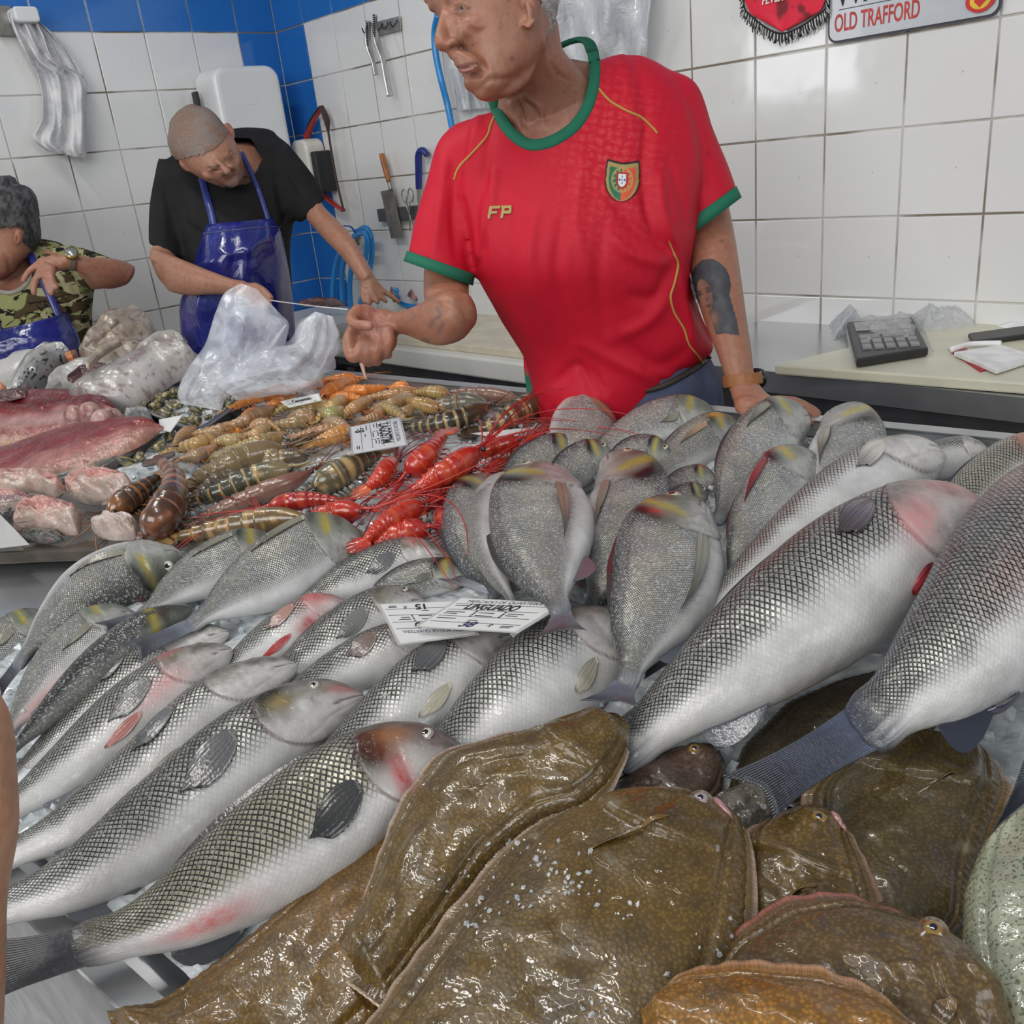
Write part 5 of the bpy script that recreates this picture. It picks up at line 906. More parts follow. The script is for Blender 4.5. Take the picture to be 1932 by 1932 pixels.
# clam tray
TRM = plain('tray_steel', (.32, .33, .34), .25, .8, 0, .1, 12)
ctt = empty('clam_tray', P(340, 760, .02)); tag(ctt, 'shallow steel tray full of clams in front of the plastic bag', 'tray')
trp = [P(x, y, .045) for x, y in ((226, 757), (368, 690), (470, 745), (372, 812))]
cen = sum(trp) / 4; o = slab('tray_bottom', [cen + (p - cen) * .93 - up_ * .028 for p in trp], 0, .002, TRM, ctt, 0)
mb = MB(); ring = cr(np.array([p for q in [(trp[i] * .92 + trp[(i + 1) % 4] * .08, trp[i] * .5 + trp[(i + 1) % 4] * .5, trp[i] * .08 + trp[(i + 1) % 4] * .92) for i in range(4)] for p in q] + [trp[0] * .92 + trp[1] * .08]), 80)
prf = [(1.0, 0), (1.03, .0), (1.04, -.004), (1.0, -.002), (.93, -.030), (.925, -.028), (.985, .002)]
V = np.concatenate([[cen + (p - cen) * k_ + up_ * z_ for k_, z_ in prf] for p in ring]); mesh('tray_rim', V, gridfaces(80, 7, True), TRM, ctt)
def clam_mesh():
    a, b = np.meshgrid(np.linspace(0, PI, 15), np.linspace(-PI, PI, 25), indexing='ij'); x = np.sin(a) * np.cos(b); y = np.sin(a) * np.sin(b); z = np.cos(a) * .52
    x = x * (1 + .12 * y); sc = 1 - .0 * x; rg = 1 + .018 * np.sin(np.sqrt((x) ** 2 + (y + .9) ** 2) * 34); V = np.stack([x * 1.05, y * .82, z], -1) * rg[..., None] * (1 - .12 * np.exp(-(z / .04) ** 2))[..., None]
    V = V * .0135; d = np.sqrt(x ** 2 + (y + .9) ** 2); c = mixc((.10, .105, .07), (.42, .33, .14), ss(.3, .7, .5 + .5 * np.sin(d * 7 + fbm(V * 100, 1.2) * 4))); c = mixc(c, (.03, .035, .03), ss(.5, .7, fbm(V * 90 + 9, 1.4)) * .8)
    return V.reshape(-1, 3), gridfaces(15, 25), c.reshape(-1, 3)
CLM = vcol('clam_shell', .35, 0, .8, .08, .4, 260, bdist=.001)
cv, cf_, cc_ = clam_mesh(); first = None; k = 0
for it in range(400):
    a_, b_ = random.random(), random.random(); p = (trp[0] * (1 - a_) + trp[1] * a_) * (1 - b_) + (trp[3] * (1 - a_) + trp[2] * a_) * b_; p = cen + (p - cen) * .86
    if k >= 74: break
    lv = 0 if k < 46 else .012
    z_ = p - up_ * (.018 - lv - .006 * random.random())
    if first is None: first = mesh('clam', cv, cf_, CLM, None, True, cc_); o = first
    else: o = first.copy(); COL.objects.link(o)
    o.location = tuple(z_); o.rotation_euler = (random.uniform(-.9, .9), random.uniform(-.9, .9), random.uniform(0, 6.28)); s_ = random.uniform(.8, 1.15); o.scale = (s_, s_, s_)
    tag(o, 'small olive and black clam in the steel tray beside the plastic bag', 'clam', 'clams in the steel tray'); k += 1
# loose shells on the ice and a squid bag
for i, (x, y) in enumerate(((238, 870), (262, 862), (250, 835), (300, 840), (306, 868), (320, 822), (286, 812), (335, 800), (350, 826), (272, 842))):
    o = first.copy(); o.data = first.data; COL.objects.link(o); o.location = tuple(P(x, y, .03)); o.rotation_euler = (random.uniform(-.6, .6), random.uniform(-.6, .6), random.uniform(0, 6)); o.scale = (1.3, 1.1, 1.1)
    tag(o, 'grey shellfish lying loose on the ice between tuna and prawns', 'clam', 'loose shellfish on the ice')
o, _ = plate_loft('squid', [((226, 800), (240, 812)), ((240, 778), (262, 806)), ((262, 772), (285, 800)), ((282, 782), (292, 796))], (.03, .035, .03), .018, SKINF, None, mcf([(0, (.06, .075, .07)), (.4, (.45, .47, .46)), (.6, (.05, .06, .06)), (1, (.3, .32, .3))], 8, 50), wob=.02); tag(o, 'dark and white sliced shellfish pieces between the tuna and the clam tray', 'shellfish')
# ================================================ PEOPLE: helpers
from mathutils.bvhtree import BVHTree
FW3 = R[:, 2]                       # camera forward in world
def vl(st, m=28, n=None, cap=.5, pw=1.0):
    """closed tube in view space; stations (xL,yL,xR,yR,depth,half thickness)"""
    s = np.array(st, float)
    mid = np.c_[(s[:, 0] + s[:, 2]) / 2, (s[:, 1] + s[:, 3]) / 2, s[:, 4] * 800]; u0 = np.r_[0, np.cumsum(np.linalg.norm(np.diff(mid, axis=0), axis=1))]
    n = n or max(10, int(u0[-1] / 9)); e = np.vstack([2 * s[0] - s[1], s, 2 * s[-1] - s[-2]]); out = []; uu = []
    for i in range(len(s) - 1):
        a, b, c, d = e[i:i + 4]; t = np.linspace(0, 1, 16, endpoint=False)[:, None]
        out.append(0.5 * (2 * b + (c - a) * t + (2 * a - 5 * b + 4 * c - d) * t ** 2 + (3 * b - a - 3 * c + d) * t ** 3)); uu.append(u0[i] + (u0[i + 1] - u0[i]) * t[:, 0])
    out.append(s[-1:]); uu.append([u0[-1]]); o = np.vstack(out); uu = np.concatenate(uu); g = np.linspace(0, u0[-1], n); q = np.stack([np.interp(g, uu, o[:, k]) for k in range(6)], 1)
    if cap:                         # rounded ends
        def shr(r, k, sh): r = r.copy(); c0 = (r[:2] + r[2:4]) / 2; r[:2] = c0 + (r[:2] - c0) * k + sh; r[2:4] = c0 + (r[2:4] - c0) * k + sh; r[5] *= k; return r
        d0 = ((q[0, :2] + q[0, 2:4]) - (q[1, :2] + q[1, 2:4])) / 2; d1 = ((q[-1, :2] + q[-1, 2:4]) - (q[-2, :2] + q[-2, 2:4])) / 2
        w0 = np.linalg.norm(q[0, :2] - q[0, 2:4]) / 2; w1 = np.linalg.norm(q[-1, :2] - q[-1, 2:4]) / 2; d0 = d0 / (np.linalg.norm(d0) + 1e-6); d1 = d1 / (np.linalg.norm(d1) + 1e-6)
        A = [shr(q[0], k, d0 * w0 * cap * h_) for k, h_ in ((.12, 1), (.6, .8), (.87, .45))]; B_ = [shr(q[-1], k, d1 * w1 * cap * h_) for k, h_ in ((.87, .45), (.6, .8), (.12, 1))]
        q = np.vstack([A, q, B_])
    a = np.linspace(0, 2 * PI, m, endpoint=False); V = []
    for r in q:
        cpx = (r[:2] + r[2:4]) / 2; C = Q(*cpx, r[4]); A_ = Q(r[2], r[3], r[4]) - C; N_ = nrm(CAM - C); N_ = nrm(N_ - A_ * (N_ @ A_) / (A_ @ A_ + 1e-12))
        V.append(C + A_ * (np.sign(np.cos(a)) * np.abs(np.cos(a)) ** pw)[:, None] + N_ * (r[5] * np.sign(np.sin(a)) * np.abs(np.sin(a)) ** pw)[:, None])
    k = len(q); f = gridfaces(k, m, True) + [tuple(range(m))[::-1], tuple((k - 1) * m + j for j in range(m))]
    return np.concatenate(V), f
def lim(pts, m=14, n=None):         # round limb / finger: (x, y, depth, radius px [, flatten])
    p = np.array(pts, float); X = np.array([Q(a[0], a[1], a[2]) for a in p]); r = p[:, 3] * p[:, 2] / F * QS[0]
    d0 = nrm(X[0] - X[1]); d1 = nrm(X[-1] - X[-2])
    X = np.vstack([X[0] + d0 * r[0] * .9, X[0] + d0 * r[0] * .55, X, X[-1] + d1 * r[-1] * .55, X[-1] + d1 * r[-1] * .9]); r = np.r_[r[0] * .3, r[0] * .8, r, r[-1] * .8, r[-1] * .3]
    mb = MB(); mb.tube(X, r, m, n or max(14, len(r) * 4)); return mb.v[0], mb.f
def bl(x, y, d, rx, ry, rd, rot=0):  # ellipsoid: px radii, depth radius in metres
    c = Q(x, y, d); ex = nrm(Q(x + 1, y, d) - c); ey = nrm(Q(x, y + 1, d) - c); ez = np.cross(ex, ey); cr_, sr = math.cos(rot), math.sin(rot)
    M_ = np.array([ex * cr_ + ey * sr, -ex * sr + ey * cr_, ez]); mb = MB(); mb.ell(c, rx * d * QS[0] / F, ry * d * QS[0] / F, rd, M_, 14, 20); return mb.v[0], mb.f
def bvh(V, Fc): return BVHTree.FromPolygons([tuple(v) for v in V], [tuple(map(int, f)) for f in Fc])
def onsurf(tree, x, y, off=0.0, dflt=1.5):
    d = nrm(ray(x, y)); h_ = tree.ray_cast(Vector(CAM), Vector(d))
    if h_[0] is None: return Q(x, y, dflt), -d
    n_ = np.array(h_[1]); n_ = n_ if n_ @ d < 0 else -n_; return np.array(h_[0]) + n_ * off, n_
def depthat(tree, x, y, dflt=1.5):
    p, _ = onsurf(tree, x, y, 0, dflt); return float((p - CAM) @ FW3)
def remesh(shapes, vox, smooth=4, fac=.5):
    mb = MB()
    for V, f in shapes: mb.add(V, f)
    o = mb.build('tmp'); bm = bmesh.new(); bm.from_mesh(o.data)
    # make each closed shell point outward
    bmesh.ops.recalc_face_normals(bm, faces=bm.faces); bm.to_mesh(o.data); bm.free()
    r = o.modifiers.new('r', 'REMESH'); r.mode = 'VOXEL'; r.voxel_size = vox; r.adaptivity = 0
    if smooth: s = o.modifiers.new('s', 'SMOOTH'); s.iterations = smooth; s.factor = fac
    dg = bpy.context.evaluated_depsgraph_get(); dg.update(); ev = o.evaluated_get(dg); me = bpy.data.meshes.new_from_object(ev)
    V = np.empty(len(me.vertices) * 3, np.float32); me.vertices.foreach_get('co', V); V = V.reshape(-1, 3).astype(float)
    N_ = np.empty(len(me.vertices) * 3, np.float32); me.vertex_normals.foreach_get('vector', N_); N_ = N_.reshape(-1, 3).astype(float)
    f = [tuple(p.vertices) for p in me.polygons]; bpy.data.objects.remove(o); bpy.data.meshes.remove(me); return V, f, N_
def pdist(px, line):                # distance of pixels to a polyline, with parameter 0..1
    L_ = np.array(line, float); best = np.full(len(px), 1e9); par = np.zeros(len(px)); seg = np.linalg.norm(np.diff(L_, axis=0), axis=1); cs = np.r_[0, np.cumsum(seg)] / seg.sum()
    for i in range(len(L_) - 1):
        a, b = L_[i], L_[i + 1]; ab = b - a; t = np.clip(((px - a) @ ab) / (ab @ ab), 0, 1); d = np.linalg.norm(px - a - t[:, None] * ab, axis=1); mk = d < best
        best[mk] = d[mk]; par[mk] = cs[i] + t[mk] * (cs[i + 1] - cs[i])
    return best, par
def sculpt(V, N_, strokes, tree=None):
    """strokes: (polyline px, width px, amount m) raise (+) or groove (-) along normals of camera-facing skin"""
    px, d = proj(V); fc = np.sum(N_ * nrm(CAM - V), 1) > .05; out = V.copy()
    for st in strokes:
        ln, w_, am = st[:3]; ln = cr(np.array(ln, float), 24) if len(ln) > 2 else ln
        bd, pr = pdist(px, ln); tp = np.sin(np.clip(.08 + pr * .84, 0, 1) * PI) ** .5 if not (len(st) > 3 and st[3]) else 1
        out += N_ * (am * np.exp(-(bd / w_) ** 2) * tp * fc)[:, None]
    return out
def stain(V, N_, col, strokes):
    px, d = proj(V); fc = np.sum(N_ * nrm(CAM - V), 1) > 0
    for ln, w_, c, a_ in strokes:
        if len(ln) == 1: bd = np.linalg.norm(px - np.array(ln[0]), axis=1)
        else: bd, _ = pdist(px, cr(np.array(ln, float), 20) if len(ln) > 2 else ln)
        col = mixc(col, c, np.clip(np.exp(-(bd / w_) ** 2) * a_, 0, 1) * fc)
    return col
def inpoly(px, poly):
    P_ = np.array(poly, float); x, y = px[:, 0], px[:, 1]; r = np.zeros(len(px), bool); j = len(P_) - 1
    for i in range(len(P_)):
        c = ((P_[i, 1] > y) != (P_[j, 1] > y)) & (x < (P_[j, 0] - P_[i, 0]) * (y - P_[i, 1]) / (P_[j, 1] - P_[i, 1] + 1e-12) + P_[i, 0]); r ^= c; j = i
    return r
def submesh(V, f, keepv):
    kf = [x for x in f if all(keepv[i] for i in x)]; us = sorted({i for x in kf for i in x}); mp = {a: b for b, a in enumerate(us)}; return V[us], [tuple(mp[i] for i in x) for x in kf], us
def band(tree, line, w_, thick, off, dflt=1.5, side=None, n=90, closed=False):
    """strip laid on a surface along a px polyline; w_ px half width"""
    c = cr(np.array(line, float), n); t = nrm(np.gradient(c, axis=0)); nn_ = np.stack([t[:, 1], -t[:, 0]], 1); ww = np.interp(np.linspace(0, 1, n), np.linspace(0, 1, len(np.atleast_1d(w_))), np.atleast_1d(w_))
    a = []; nm = []
    for k, o_ in ((-1, -.3), (-.75, .7), (0, 1), (.75, .7), (1, -.3)):
        pn_ = [onsurf(tree, *(c[i] + nn_[i] * ww[i] * k), 0, dflt) for i in range(n)]; P_ = np.array([x[0] for x in pn_]); N_ = np.array([x[1] for x in pn_])
        dp = (P_ - CAM) @ FW3; md = np.median(dp)
        a.append(P_ + N_ * (off + thick * o_)); nm.append(N_)
    top = np.stack(a, 1); nb = np.stack(nm, 1); bot = top[:, ::-1] - nb[:, ::-1] * (thick * .8 + .001)
    return np.concatenate([top, bot], 1).reshape(-1, 3), gridfaces(n, 10, True) + [tuple(range(10)), tuple((n - 1) * 10 + j for j in reversed(range(10)))]
def patch(tree, x0, y0, x1, y1, nx, ny, fn, off=.0012, dflt=1.5, rot=0.0):
    """thin patch on a surface; fn(u,v) -> colour or None; u,v in 0..1"""
    cx, cy = (x0 + x1) / 2, (y0 + y1) / 2; V = []; C = []; K = []
    U, W_ = np.meshgrid(np.linspace(0, 1, nx), np.linspace(0, 1, ny), indexing='ij'); col, keep = fn(U, W_)
    for i in range(nx):
        for j in range(ny):
            dx, dy = (U[i, j] - .5) * (x1 - x0), (W_[i, j] - .5) * (y1 - y0); X, Y = cx + dx * math.cos(rot) - dy * math.sin(rot), cy + dx * math.sin(rot) + dy * math.cos(rot)
            V.append(onsurf(tree, X, Y, off, dflt)[0] if keep[i, j] else (0, 0, 0))
    V = np.array(V); f = [x for x in gridfaces(nx, ny, flip=True) if all(keep.ravel()[i] for i in x)]; k_ = keep.ravel()
    V2, f2, us = submesh(V, f, k_); nv = len(V2); tn = nrm(CAM - V2) * .0007
    return np.vstack([V2, V2 - tn]), f2 + [tuple(nv + i for i in reversed(x)) for x in f2], np.vstack([col.reshape(-1, 3)[us]] * 2)
def skin_mat(name, sp=.4):
    t = NT(name); c = t.attr().outputs['Color']; c = t.mix(t.ramp(t.noise(90, 4), .35, .7, 0, .22), c, (.16, .05, .03)); c = t.mix(t.ramp(t.noise(170, 2), .70, .76, 0, .35), c, (.10, .04, .025))
    t.set(col=c, rough=.43, spec=.45, sss=.12, coat=.08, crough=.3, normal=t.bump(t.noise(420, 3), .22, .0012, t.bump(t.noise(70, 3), .18, .003)))
    t.b.inputs['Subsurface Radius'].default_value = (1, .3, .15); t.b.inputs['Subsurface Scale'].default_value = .006; return t.m
SKN = skin_mat('skin')
def cloth(name, rough=.75, weave=900, sheen=.2, bumpv=.25):
    t = NT(name); t.set(col=t.attr().outputs['Color'], rough=rough, spec=.25); wv = t.noise(weave, 1); t.set(normal=t.bump(t.noise(35, 4), .22, .004, t.bump(wv, bumpv, .0005))); return t.m
SKC = np.array((.37, .17, .105))
def skincol(V, base, seed=0):
    n1_ = fbm(V + seed, 18, 3); n2_ = fbm(V + seed + 9, 70, 2); c = mixc(np.array(base) * .85, np.array(base) * 1.12, n1_); c = mixc(c, np.array(base) * (1.05, .78, .70), ss(.5, .75, n2_) * .45); return c
# ================================================ the man in the red shirt
mr = empty('person', (-1.12, 1.50, 0)); tag(mr, 'older man in red football shirt with green collar, leaning over the counter with outstretched fist', 'person')
SHR = (.56, .008, .028); GRN = (.018, .16, .095)
# --- skin: head, neck, chest, both arms and hands as one surface
head = [vl([(868, -150, 985, -158, 1.37, .05), (815, -108, 1035, -122, 1.37, .085), (795, -60, 1052, -72, 1.37, .095), (800, -12, 1050, -20, 1.37, .095), (822, 25, 1042, 25, 1.37, .090), (846, 66, 1036, 62, 1.37, .082),
            (862, 100, 1022, 98, 1.37, .075), (868, 132, 1000, 132, 1.37, .066), (880, 158, 965, 158, 1.36, .05), (893, 176, 945, 182, 1.36, .032)], 36)]
neck = [vl([(935, 60, 1052, 40, 1.41, .058), (940, 120, 1060, 90, 1.42, .060), (942, 170, 1080, 118, 1.45, .064), (935, 215, 1112, 150, 1.49, .07), (905, 270, 1150, 180, 1.53, .085)], 32)]
chest = [vl([(925, 215, 1140, 135, 1.535, .07), (885, 262, 1230, 185, 1.535, .095), (880, 330, 1280, 260, 1.535, .105), (920, 420, 1270, 400, 1.54, .105)], 36)]
tr0 = bvh(*(lambda m: (np.vstack(m.v), m.f))((lambda m: [m.add(*x) for x in head] and m)(MB())))
hd = lambda x, y: depthat(tr0, x, y, 1.36)
def bs(x, y, rx, ry, rd, out, rot=0): return bl(x, y, hd(x, y) + rd - out, rx, ry, rd, rot)
feat = [lim([(846, -6, hd(850, -6) + .004, 9), (842, 20, 1.325, 10), (836, 50, 1.318, 12), (833, 76, 1.312, 15)], 12), bl(834, 83, 1.312, 14, 13, .013), bl(857, 84, 1.308, 12, 11, .014), bl(846, 90, 1.312, 13, 7, .012), lim([(850, 22, 1.322, 12), (856, 50, 1.318, 14), (862, 78, 1.318, 13)], 12),   # nose
        lim([(808, -2, 1.36, 10), (830, -14, 1.325, 12), (860, -20, 1.300, 12), (900, -18, 1.285, 9)], 10),                                                      # brow ridge
        bs(816, 12, 9, 9, .012, .004), bs(872, 6, 19, 13, .014, .0055), bs(868, 26, 20, 9, .012, .003),                                                                                     # eyelids
        bs(908, 50, 44, 26, .022, .004, -.2),                                                                              # cheek bones
        lim([(852, 104, 1.320, 8), (868, 106, 1.306, 11), (888, 112, 1.298, 11), (905, 120, 1.297, 6)], 10),                                                       # muzzle above lip
        lim([(860, 122, 1.318, 4), (872, 124, 1.303, 5.5), (890, 120, 1.297, 5), (902, 116, 1.295, 2.5)], 10), lim([(868, 133, 1.316, 4.5), (878, 134, 1.304, 6), (892, 129, 1.298, 5), (902, 124, 1.296, 2.5)], 10),
        bs(892, 156, 18, 15, .02, .006), bs(928, 142, 30, 26, .022, .004), lim([(905, 170, 1.338, 12), (940, 174, 1.350, 13), (982, 150, 1.358, 14), (1004, 110, 1.358, 13)], 12),   # chin, jowl
        bl(1000, 22, 1.303, 15, 30, .013, .12), lim([(988, 44, 1.296, 5), (998, 50, 1.294, 5), (1008, 38, 1.292, 4)], 8)]
armR = [vl([(1225, 230, 1315, 180, 1.56, .045), (1262, 340, 1352, 300, 1.57, .047), (1286, 440, 1376, 404, 1.575, .045), (1298, 490, 1386, 455, 1.55, .043), (1312, 548, 1397, 528, 1.525, .042), (1332, 612, 1407, 600, 1.505, .038), (1354, 668, 1417, 664, 1.485, .030), (1366, 705, 1422, 702, 1.475, .025), (1378, 738, 1434, 728, 1.45, .025), (1386, 762, 1448, 744, 1.435, .026), (1398, 782, 1468, 754, 1.425, .026)], 28),
        bl(1418, 768, 1.415, 34, 22, .025, .3), bl(1452, 770, 1.42, 30, 15, .022, .15)]
HZ = 1.415
handR = [lim([(1400, 770, 1.41, 12), (1418, 786, 1.385, 11), (1442, 793, 1.372, 9.5), (1458, 794, 1.366, 8)]),                                                     # thumb
         lim([(1450, 768, 1.42, 12), (1488, 775, 1.395, 10), (1516, 790, 1.375, 9), (1530, 800, 1.367, 8)]), lim([(1455, 764, 1.435, 12), (1498, 768, 1.42, 10), (1530, 780, 1.402, 9), (1545, 792, 1.396, 8)]),
         lim([(1458, 760, 1.45, 11), (1500, 761, 1.443, 9.5), (1530, 771, 1.43, 8.5), (1544, 782, 1.424, 7.5)]), lim([(1455, 756, 1.46, 10), (1492, 755, 1.462, 8.5), (1516, 762, 1.455, 7.5), (1528, 770, 1.45, 6.5)])]
armL = [lim([(868, 380, 1.58, 46), (848, 470, 1.565, 44), (842, 545, 1.535, 43), (848, 594, 1.485, 42)], 24, 30),
        vl([(872, 552, 892, 618, 1.47, .032), (850, 548, 872, 640, 1.465, .042), (822, 556, 838, 651, 1.475, .042), (795, 572, 808, 648, 1.505, .036), (770, 583, 780, 637, 1.54, .029), (752, 588, 758, 630, 1.565, .024), (738, 590, 742, 632, 1.58, .024)], 24)]
fist = [bl(700, 655, 1.580, 38, 26, .022, .12), bl(722, 612, 1.585, 34, 30, .026, .1), bl(700, 625, 1.60, 36, 34, .028), bl(690, 594, 1.572, 24, 20, .020, .3), bl(728, 640, 1.582, 22, 28, .022),
        lim([(676, 588, 1.56, 15), (664, 602, 1.545, 12.5), (672, 612, 1.530, 10.5), (690, 614, 1.522, 10.5), (698, 614, 1.521, 9.5)], 14, 24),                            # thumb
        lim([(668, 622, 1.585, 14), (659, 645, 1.570, 14), (663, 670, 1.560, 13), (672, 672, 1.550, 12), (682, 652, 1.548, 11), (690, 642, 1.548, 9.5)], 14, 26),  # index
        lim([(692, 630, 1.562, 12), (696, 652, 1.550, 12), (691, 676, 1.555, 11.5), (696, 684, 1.575, 10)], 14, 22),
        lim([(713, 622, 1.558, 11.5), (715, 648, 1.548, 11.5), (710, 672, 1.553, 11), (712, 682, 1.575, 10)], 14, 22),
        lim([(733, 622, 1.556, 10.5), (735, 642, 1.550, 10.5), (730, 662, 1.556, 10), (732, 670, 1.575, 9)], 14, 22)]
V, f, N_ = remesh(head + neck + chest + feat + armR + handR + armL + fist, .0034, 5, .5)
st = [([(812, 28), (822, 30)], 4, -.003), ([(850, 10), (866, 18), (888, 12)], 3, -.0022), ([(850, 24), (870, 32), (892, 26)], 4, -.002), ([(856, 4), (868, -1), (886, 2)], 3, -.002),
      ([(866, 84), (880, 98), (905, 112), (920, 132), (926, 146)], 4.0, -.0024), ([(862, 128), (880, 127), (903, 119)], 2.6, -.0045), ([(908, 122), (914, 130), (912, 138)], 4, -.0012), ([(870, 142), (885, 145), (905, 140)], 5, -.003),
      ([(846, 72), (850, 84), (866, 92)], 3, -.002), ([(850, 92), (860, 90)], 3.5, -.004), ([(932, 128), (940, 150), (935, 160)], 5, -.002), ([(900, 172), (925, 152), (965, 148), (990, 130)], 7, -.004), ([(925, 186), (960, 186), (985, 176), (1000, 160)], 6, -.0035),
      ([(985, 8), (992, 30), (990, 42)], 3, -.004), ([(1000, 2), (1010, 20), (1004, 36)], 3, -.003), ([(984, 0), (988, 25), (992, 48)], 3.5, -.003), ([(884, 36), (900, 50), (915, 46)], 4, .0018), ([(868, 40), (880, 52), (900, 62)], 5, -.0016),
      ([(978, 192), (986, 215), (988, 235)], 4, -.006), ([(990, 190), (1008, 205), (1018, 225)], 5, -.006), ([(1000, 188), (1020, 205), (1026, 240)], 4, .004), ([(966, 195), (975, 225), (990, 250)], 5, .004), ([(1040, 120), (1060, 145), (1075, 150)], 4, -.002), ([(1020, 60), (1030, 110), (1035, 140)], 5, .003),
      ([(955, 190), (965, 220), (990, 252)], 8, .003), ([(840, 572), (865, 575), (880, 600)], 5, -.002), ([(700, 590), (712, 610), (710, 625)], 5, -.004), ([(716, 596), (720, 612)], 4, -.002)]
for k in range(8): st.append(([(850 + k * 7, 92 + k * 2.0), (852 + k * 7.2, 112 + k * 1.2)], 1.6, -.0011))
for k in range(5): st.append(([(874 + k * 6, 146 + k * 1), (872 + k * 7, 160 + k)], 2, -.0012))
for k in range(6): st.append(([(1392 + k * 2, 730 + k * 5), (1412 + k * 3, 733 + k * 4), (1432 + k * 3, 724 + k * 5)], 1.8, -.0013))
V = sculpt(V, N_, st)
c = skincol(V, SKC, 1); DKS = (.10, .04, .03); RDS = (.50, .14, .10)
px, dd = proj(V)
spots = [([(x, y)], r_, (.10, .035, .02), .8) for x, y, r_ in ((892, 84, 2.4), (958, 27, 2), (945, 44, 2.6), (975, 47, 2), (942, 52, 2), (960, 2, 3), (846, 28, 2), (972, 32, 1.5), (1072, 151, 2.4), (1100, 136, 1.6), (1065, 173, 2), (1052, 138, 4), (1046, 130, 3), (1086, 174, 1.5), (966, 110, 4), (1098, 175, 1.6), (960, 132, 2), (924, 92, 1.5), (1362, 454, 2))]
c = stain(V, N_, c, spots + [([(832, 84)], 16, (.46, .15, .11), .5), ([(905, 45)], 26, (.40, .14, .10), .45), ([(898, 44)], 10, (.20, .08, .05), .3), ([(864, 124), (882, 124), (902, 117)], 3.5, (.30, .10, .09), .7), ([(872, 135), (888, 132)], 5, (.46, .17, .15), .7), ([(862, 127), (880, 127), (903, 119)], 1.6, (.06, .02, .02), .9),
      ([(852, 91), (862, 89)], 4, (.08, .03, .025), .9), ([(858, 16), (872, 21), (886, 15)], 2.0, (.05, .03, .03), .95), ([(872, 18)], 5, (.30, .27, .25), .5), ([(998, 20)], 8, (.46, .17, .14), .4), ([(988, 12), (990, 24)], 3.5, (.12, .04, .03), .8),
      ([(700, 600)], 22, (.55, .22, .20), .5), ([(715, 630)], 24, (.55, .25, .20), .35), ([(670, 660)], 14, (.55, .26, .20), .4), ([(696, 615)], 7, (.66, .36, .30), .7), ([(1430, 770)], 30, (.48, .20, .15), .45),
      ([(1010, 210)], 60, (.44, .20, .14), .3), ([(1000, 240), (1060, 245), (1100, 180)], 14, (.50, .26, .21), .5)])
# tattoos: faded figure on the right forearm
TT_ = (.05, .06, .08)
c = stain(V, N_, c, [([(826, 582), (830, 594), (824, 600)], 4, TT_, .7), ([(818, 606), (812, 616)], 6, TT_, .45), ([(835, 612), (828, 624)], 5, TT_, .5), ([(798, 642), (808, 644)], 4, TT_, .6), ([(834, 578), (830, 570)], 2.5, TT_, .5), ([(776, 588), (784, 596), (776, 604)], 3, TT_, .25), ([(802, 560), (826, 570)], 3, TT_, .2)])
mesh('body', V, f, SKN, mr, True, c); skinT = bvh(V, f)
# portrait tattoo on the left forearm (ink laid on the skin)
def tat(U, W_):
    n_ = fbm(np.stack([U * 6, W_ * 10, 0 * U], -1), 1.3); hair = ((U - .47) / .44) ** 2 + ((W_ - .30) / .30) ** 2 < 1
    hair |= (W_ > .25) & (W_ < 1) & (U > .20 + .30 * (W_ - .25)) & (U < .80 + .20 * np.minimum(W_ - .25, .5)) & (W_ < .93 + .12 * (n_ - .5))
    col = mixc((.025, .028, .035), (.075, .08, .09), n_); fx, fy = (U - .30 - .10 * (W_ - .4)) / .165, (W_ - .42) / .20; face = fx ** 2 + fy ** 2
    skin_ = mixc((.36, .17, .11), (.20, .10, .08), ss(.2, .9, fx * .6 + .5)); col = mixc(col, skin_, (1 - ss(.75, 1.05, face)) * .95)
    for (ex_, ey_, rx_, ry_) in ((.20, .40, .055, .018), (.40, .38, .06, .02), (.19, .365, .06, .010), (.40, .345, .07, .010), (.33, .47, .03, .012), (.355, .545, .075, .012), (.36, .565, .05, .008)):
        col = mixc(col, (.03, .025, .03), np.exp(-(((U - ex_) / rx_) ** 2 + ((W_ - ey_) / ry_) ** 2)) * .95)
    nk = np.exp(-(((U - .40) / .10) ** 2 + ((W_ - .70) / .09) ** 2)); col = mixc(col, (.34, .17, .11), nk * .7); return col, hair
V2, f2, c2 = patch(skinT, 1306, 486, 1392, 648, 60, 96, tat, .0004, 1.5, -.17)
mesh('tattoo', V2, f2, vcol('tattoo_ink', .5, bump=.1), mr, True, np.clip(c2, 0, 1))
# eyes: visible slivers under heavy lids
for (x, y, rr) in ((872, 15, 8), (816, 22, 6)):
    p, n_ = onsurf(skinT, x, y, -.0080, 1.3); m_ = MB(); m_.ell(p, .0085, .0085, .0085, n=12, m=16, c=np.array([.45, .42, .38])); V3 = m_.v[0]; px3, _ = proj(V3); cc = mixc((.40, .36, .33), (.03, .015, .01), (np.hypot(px3[:, 0] - x + 2, px3[:, 1] - y - 1) < 5).astype(float)); m_.c = [cc]; m_.build('eye', EYEM, mr)
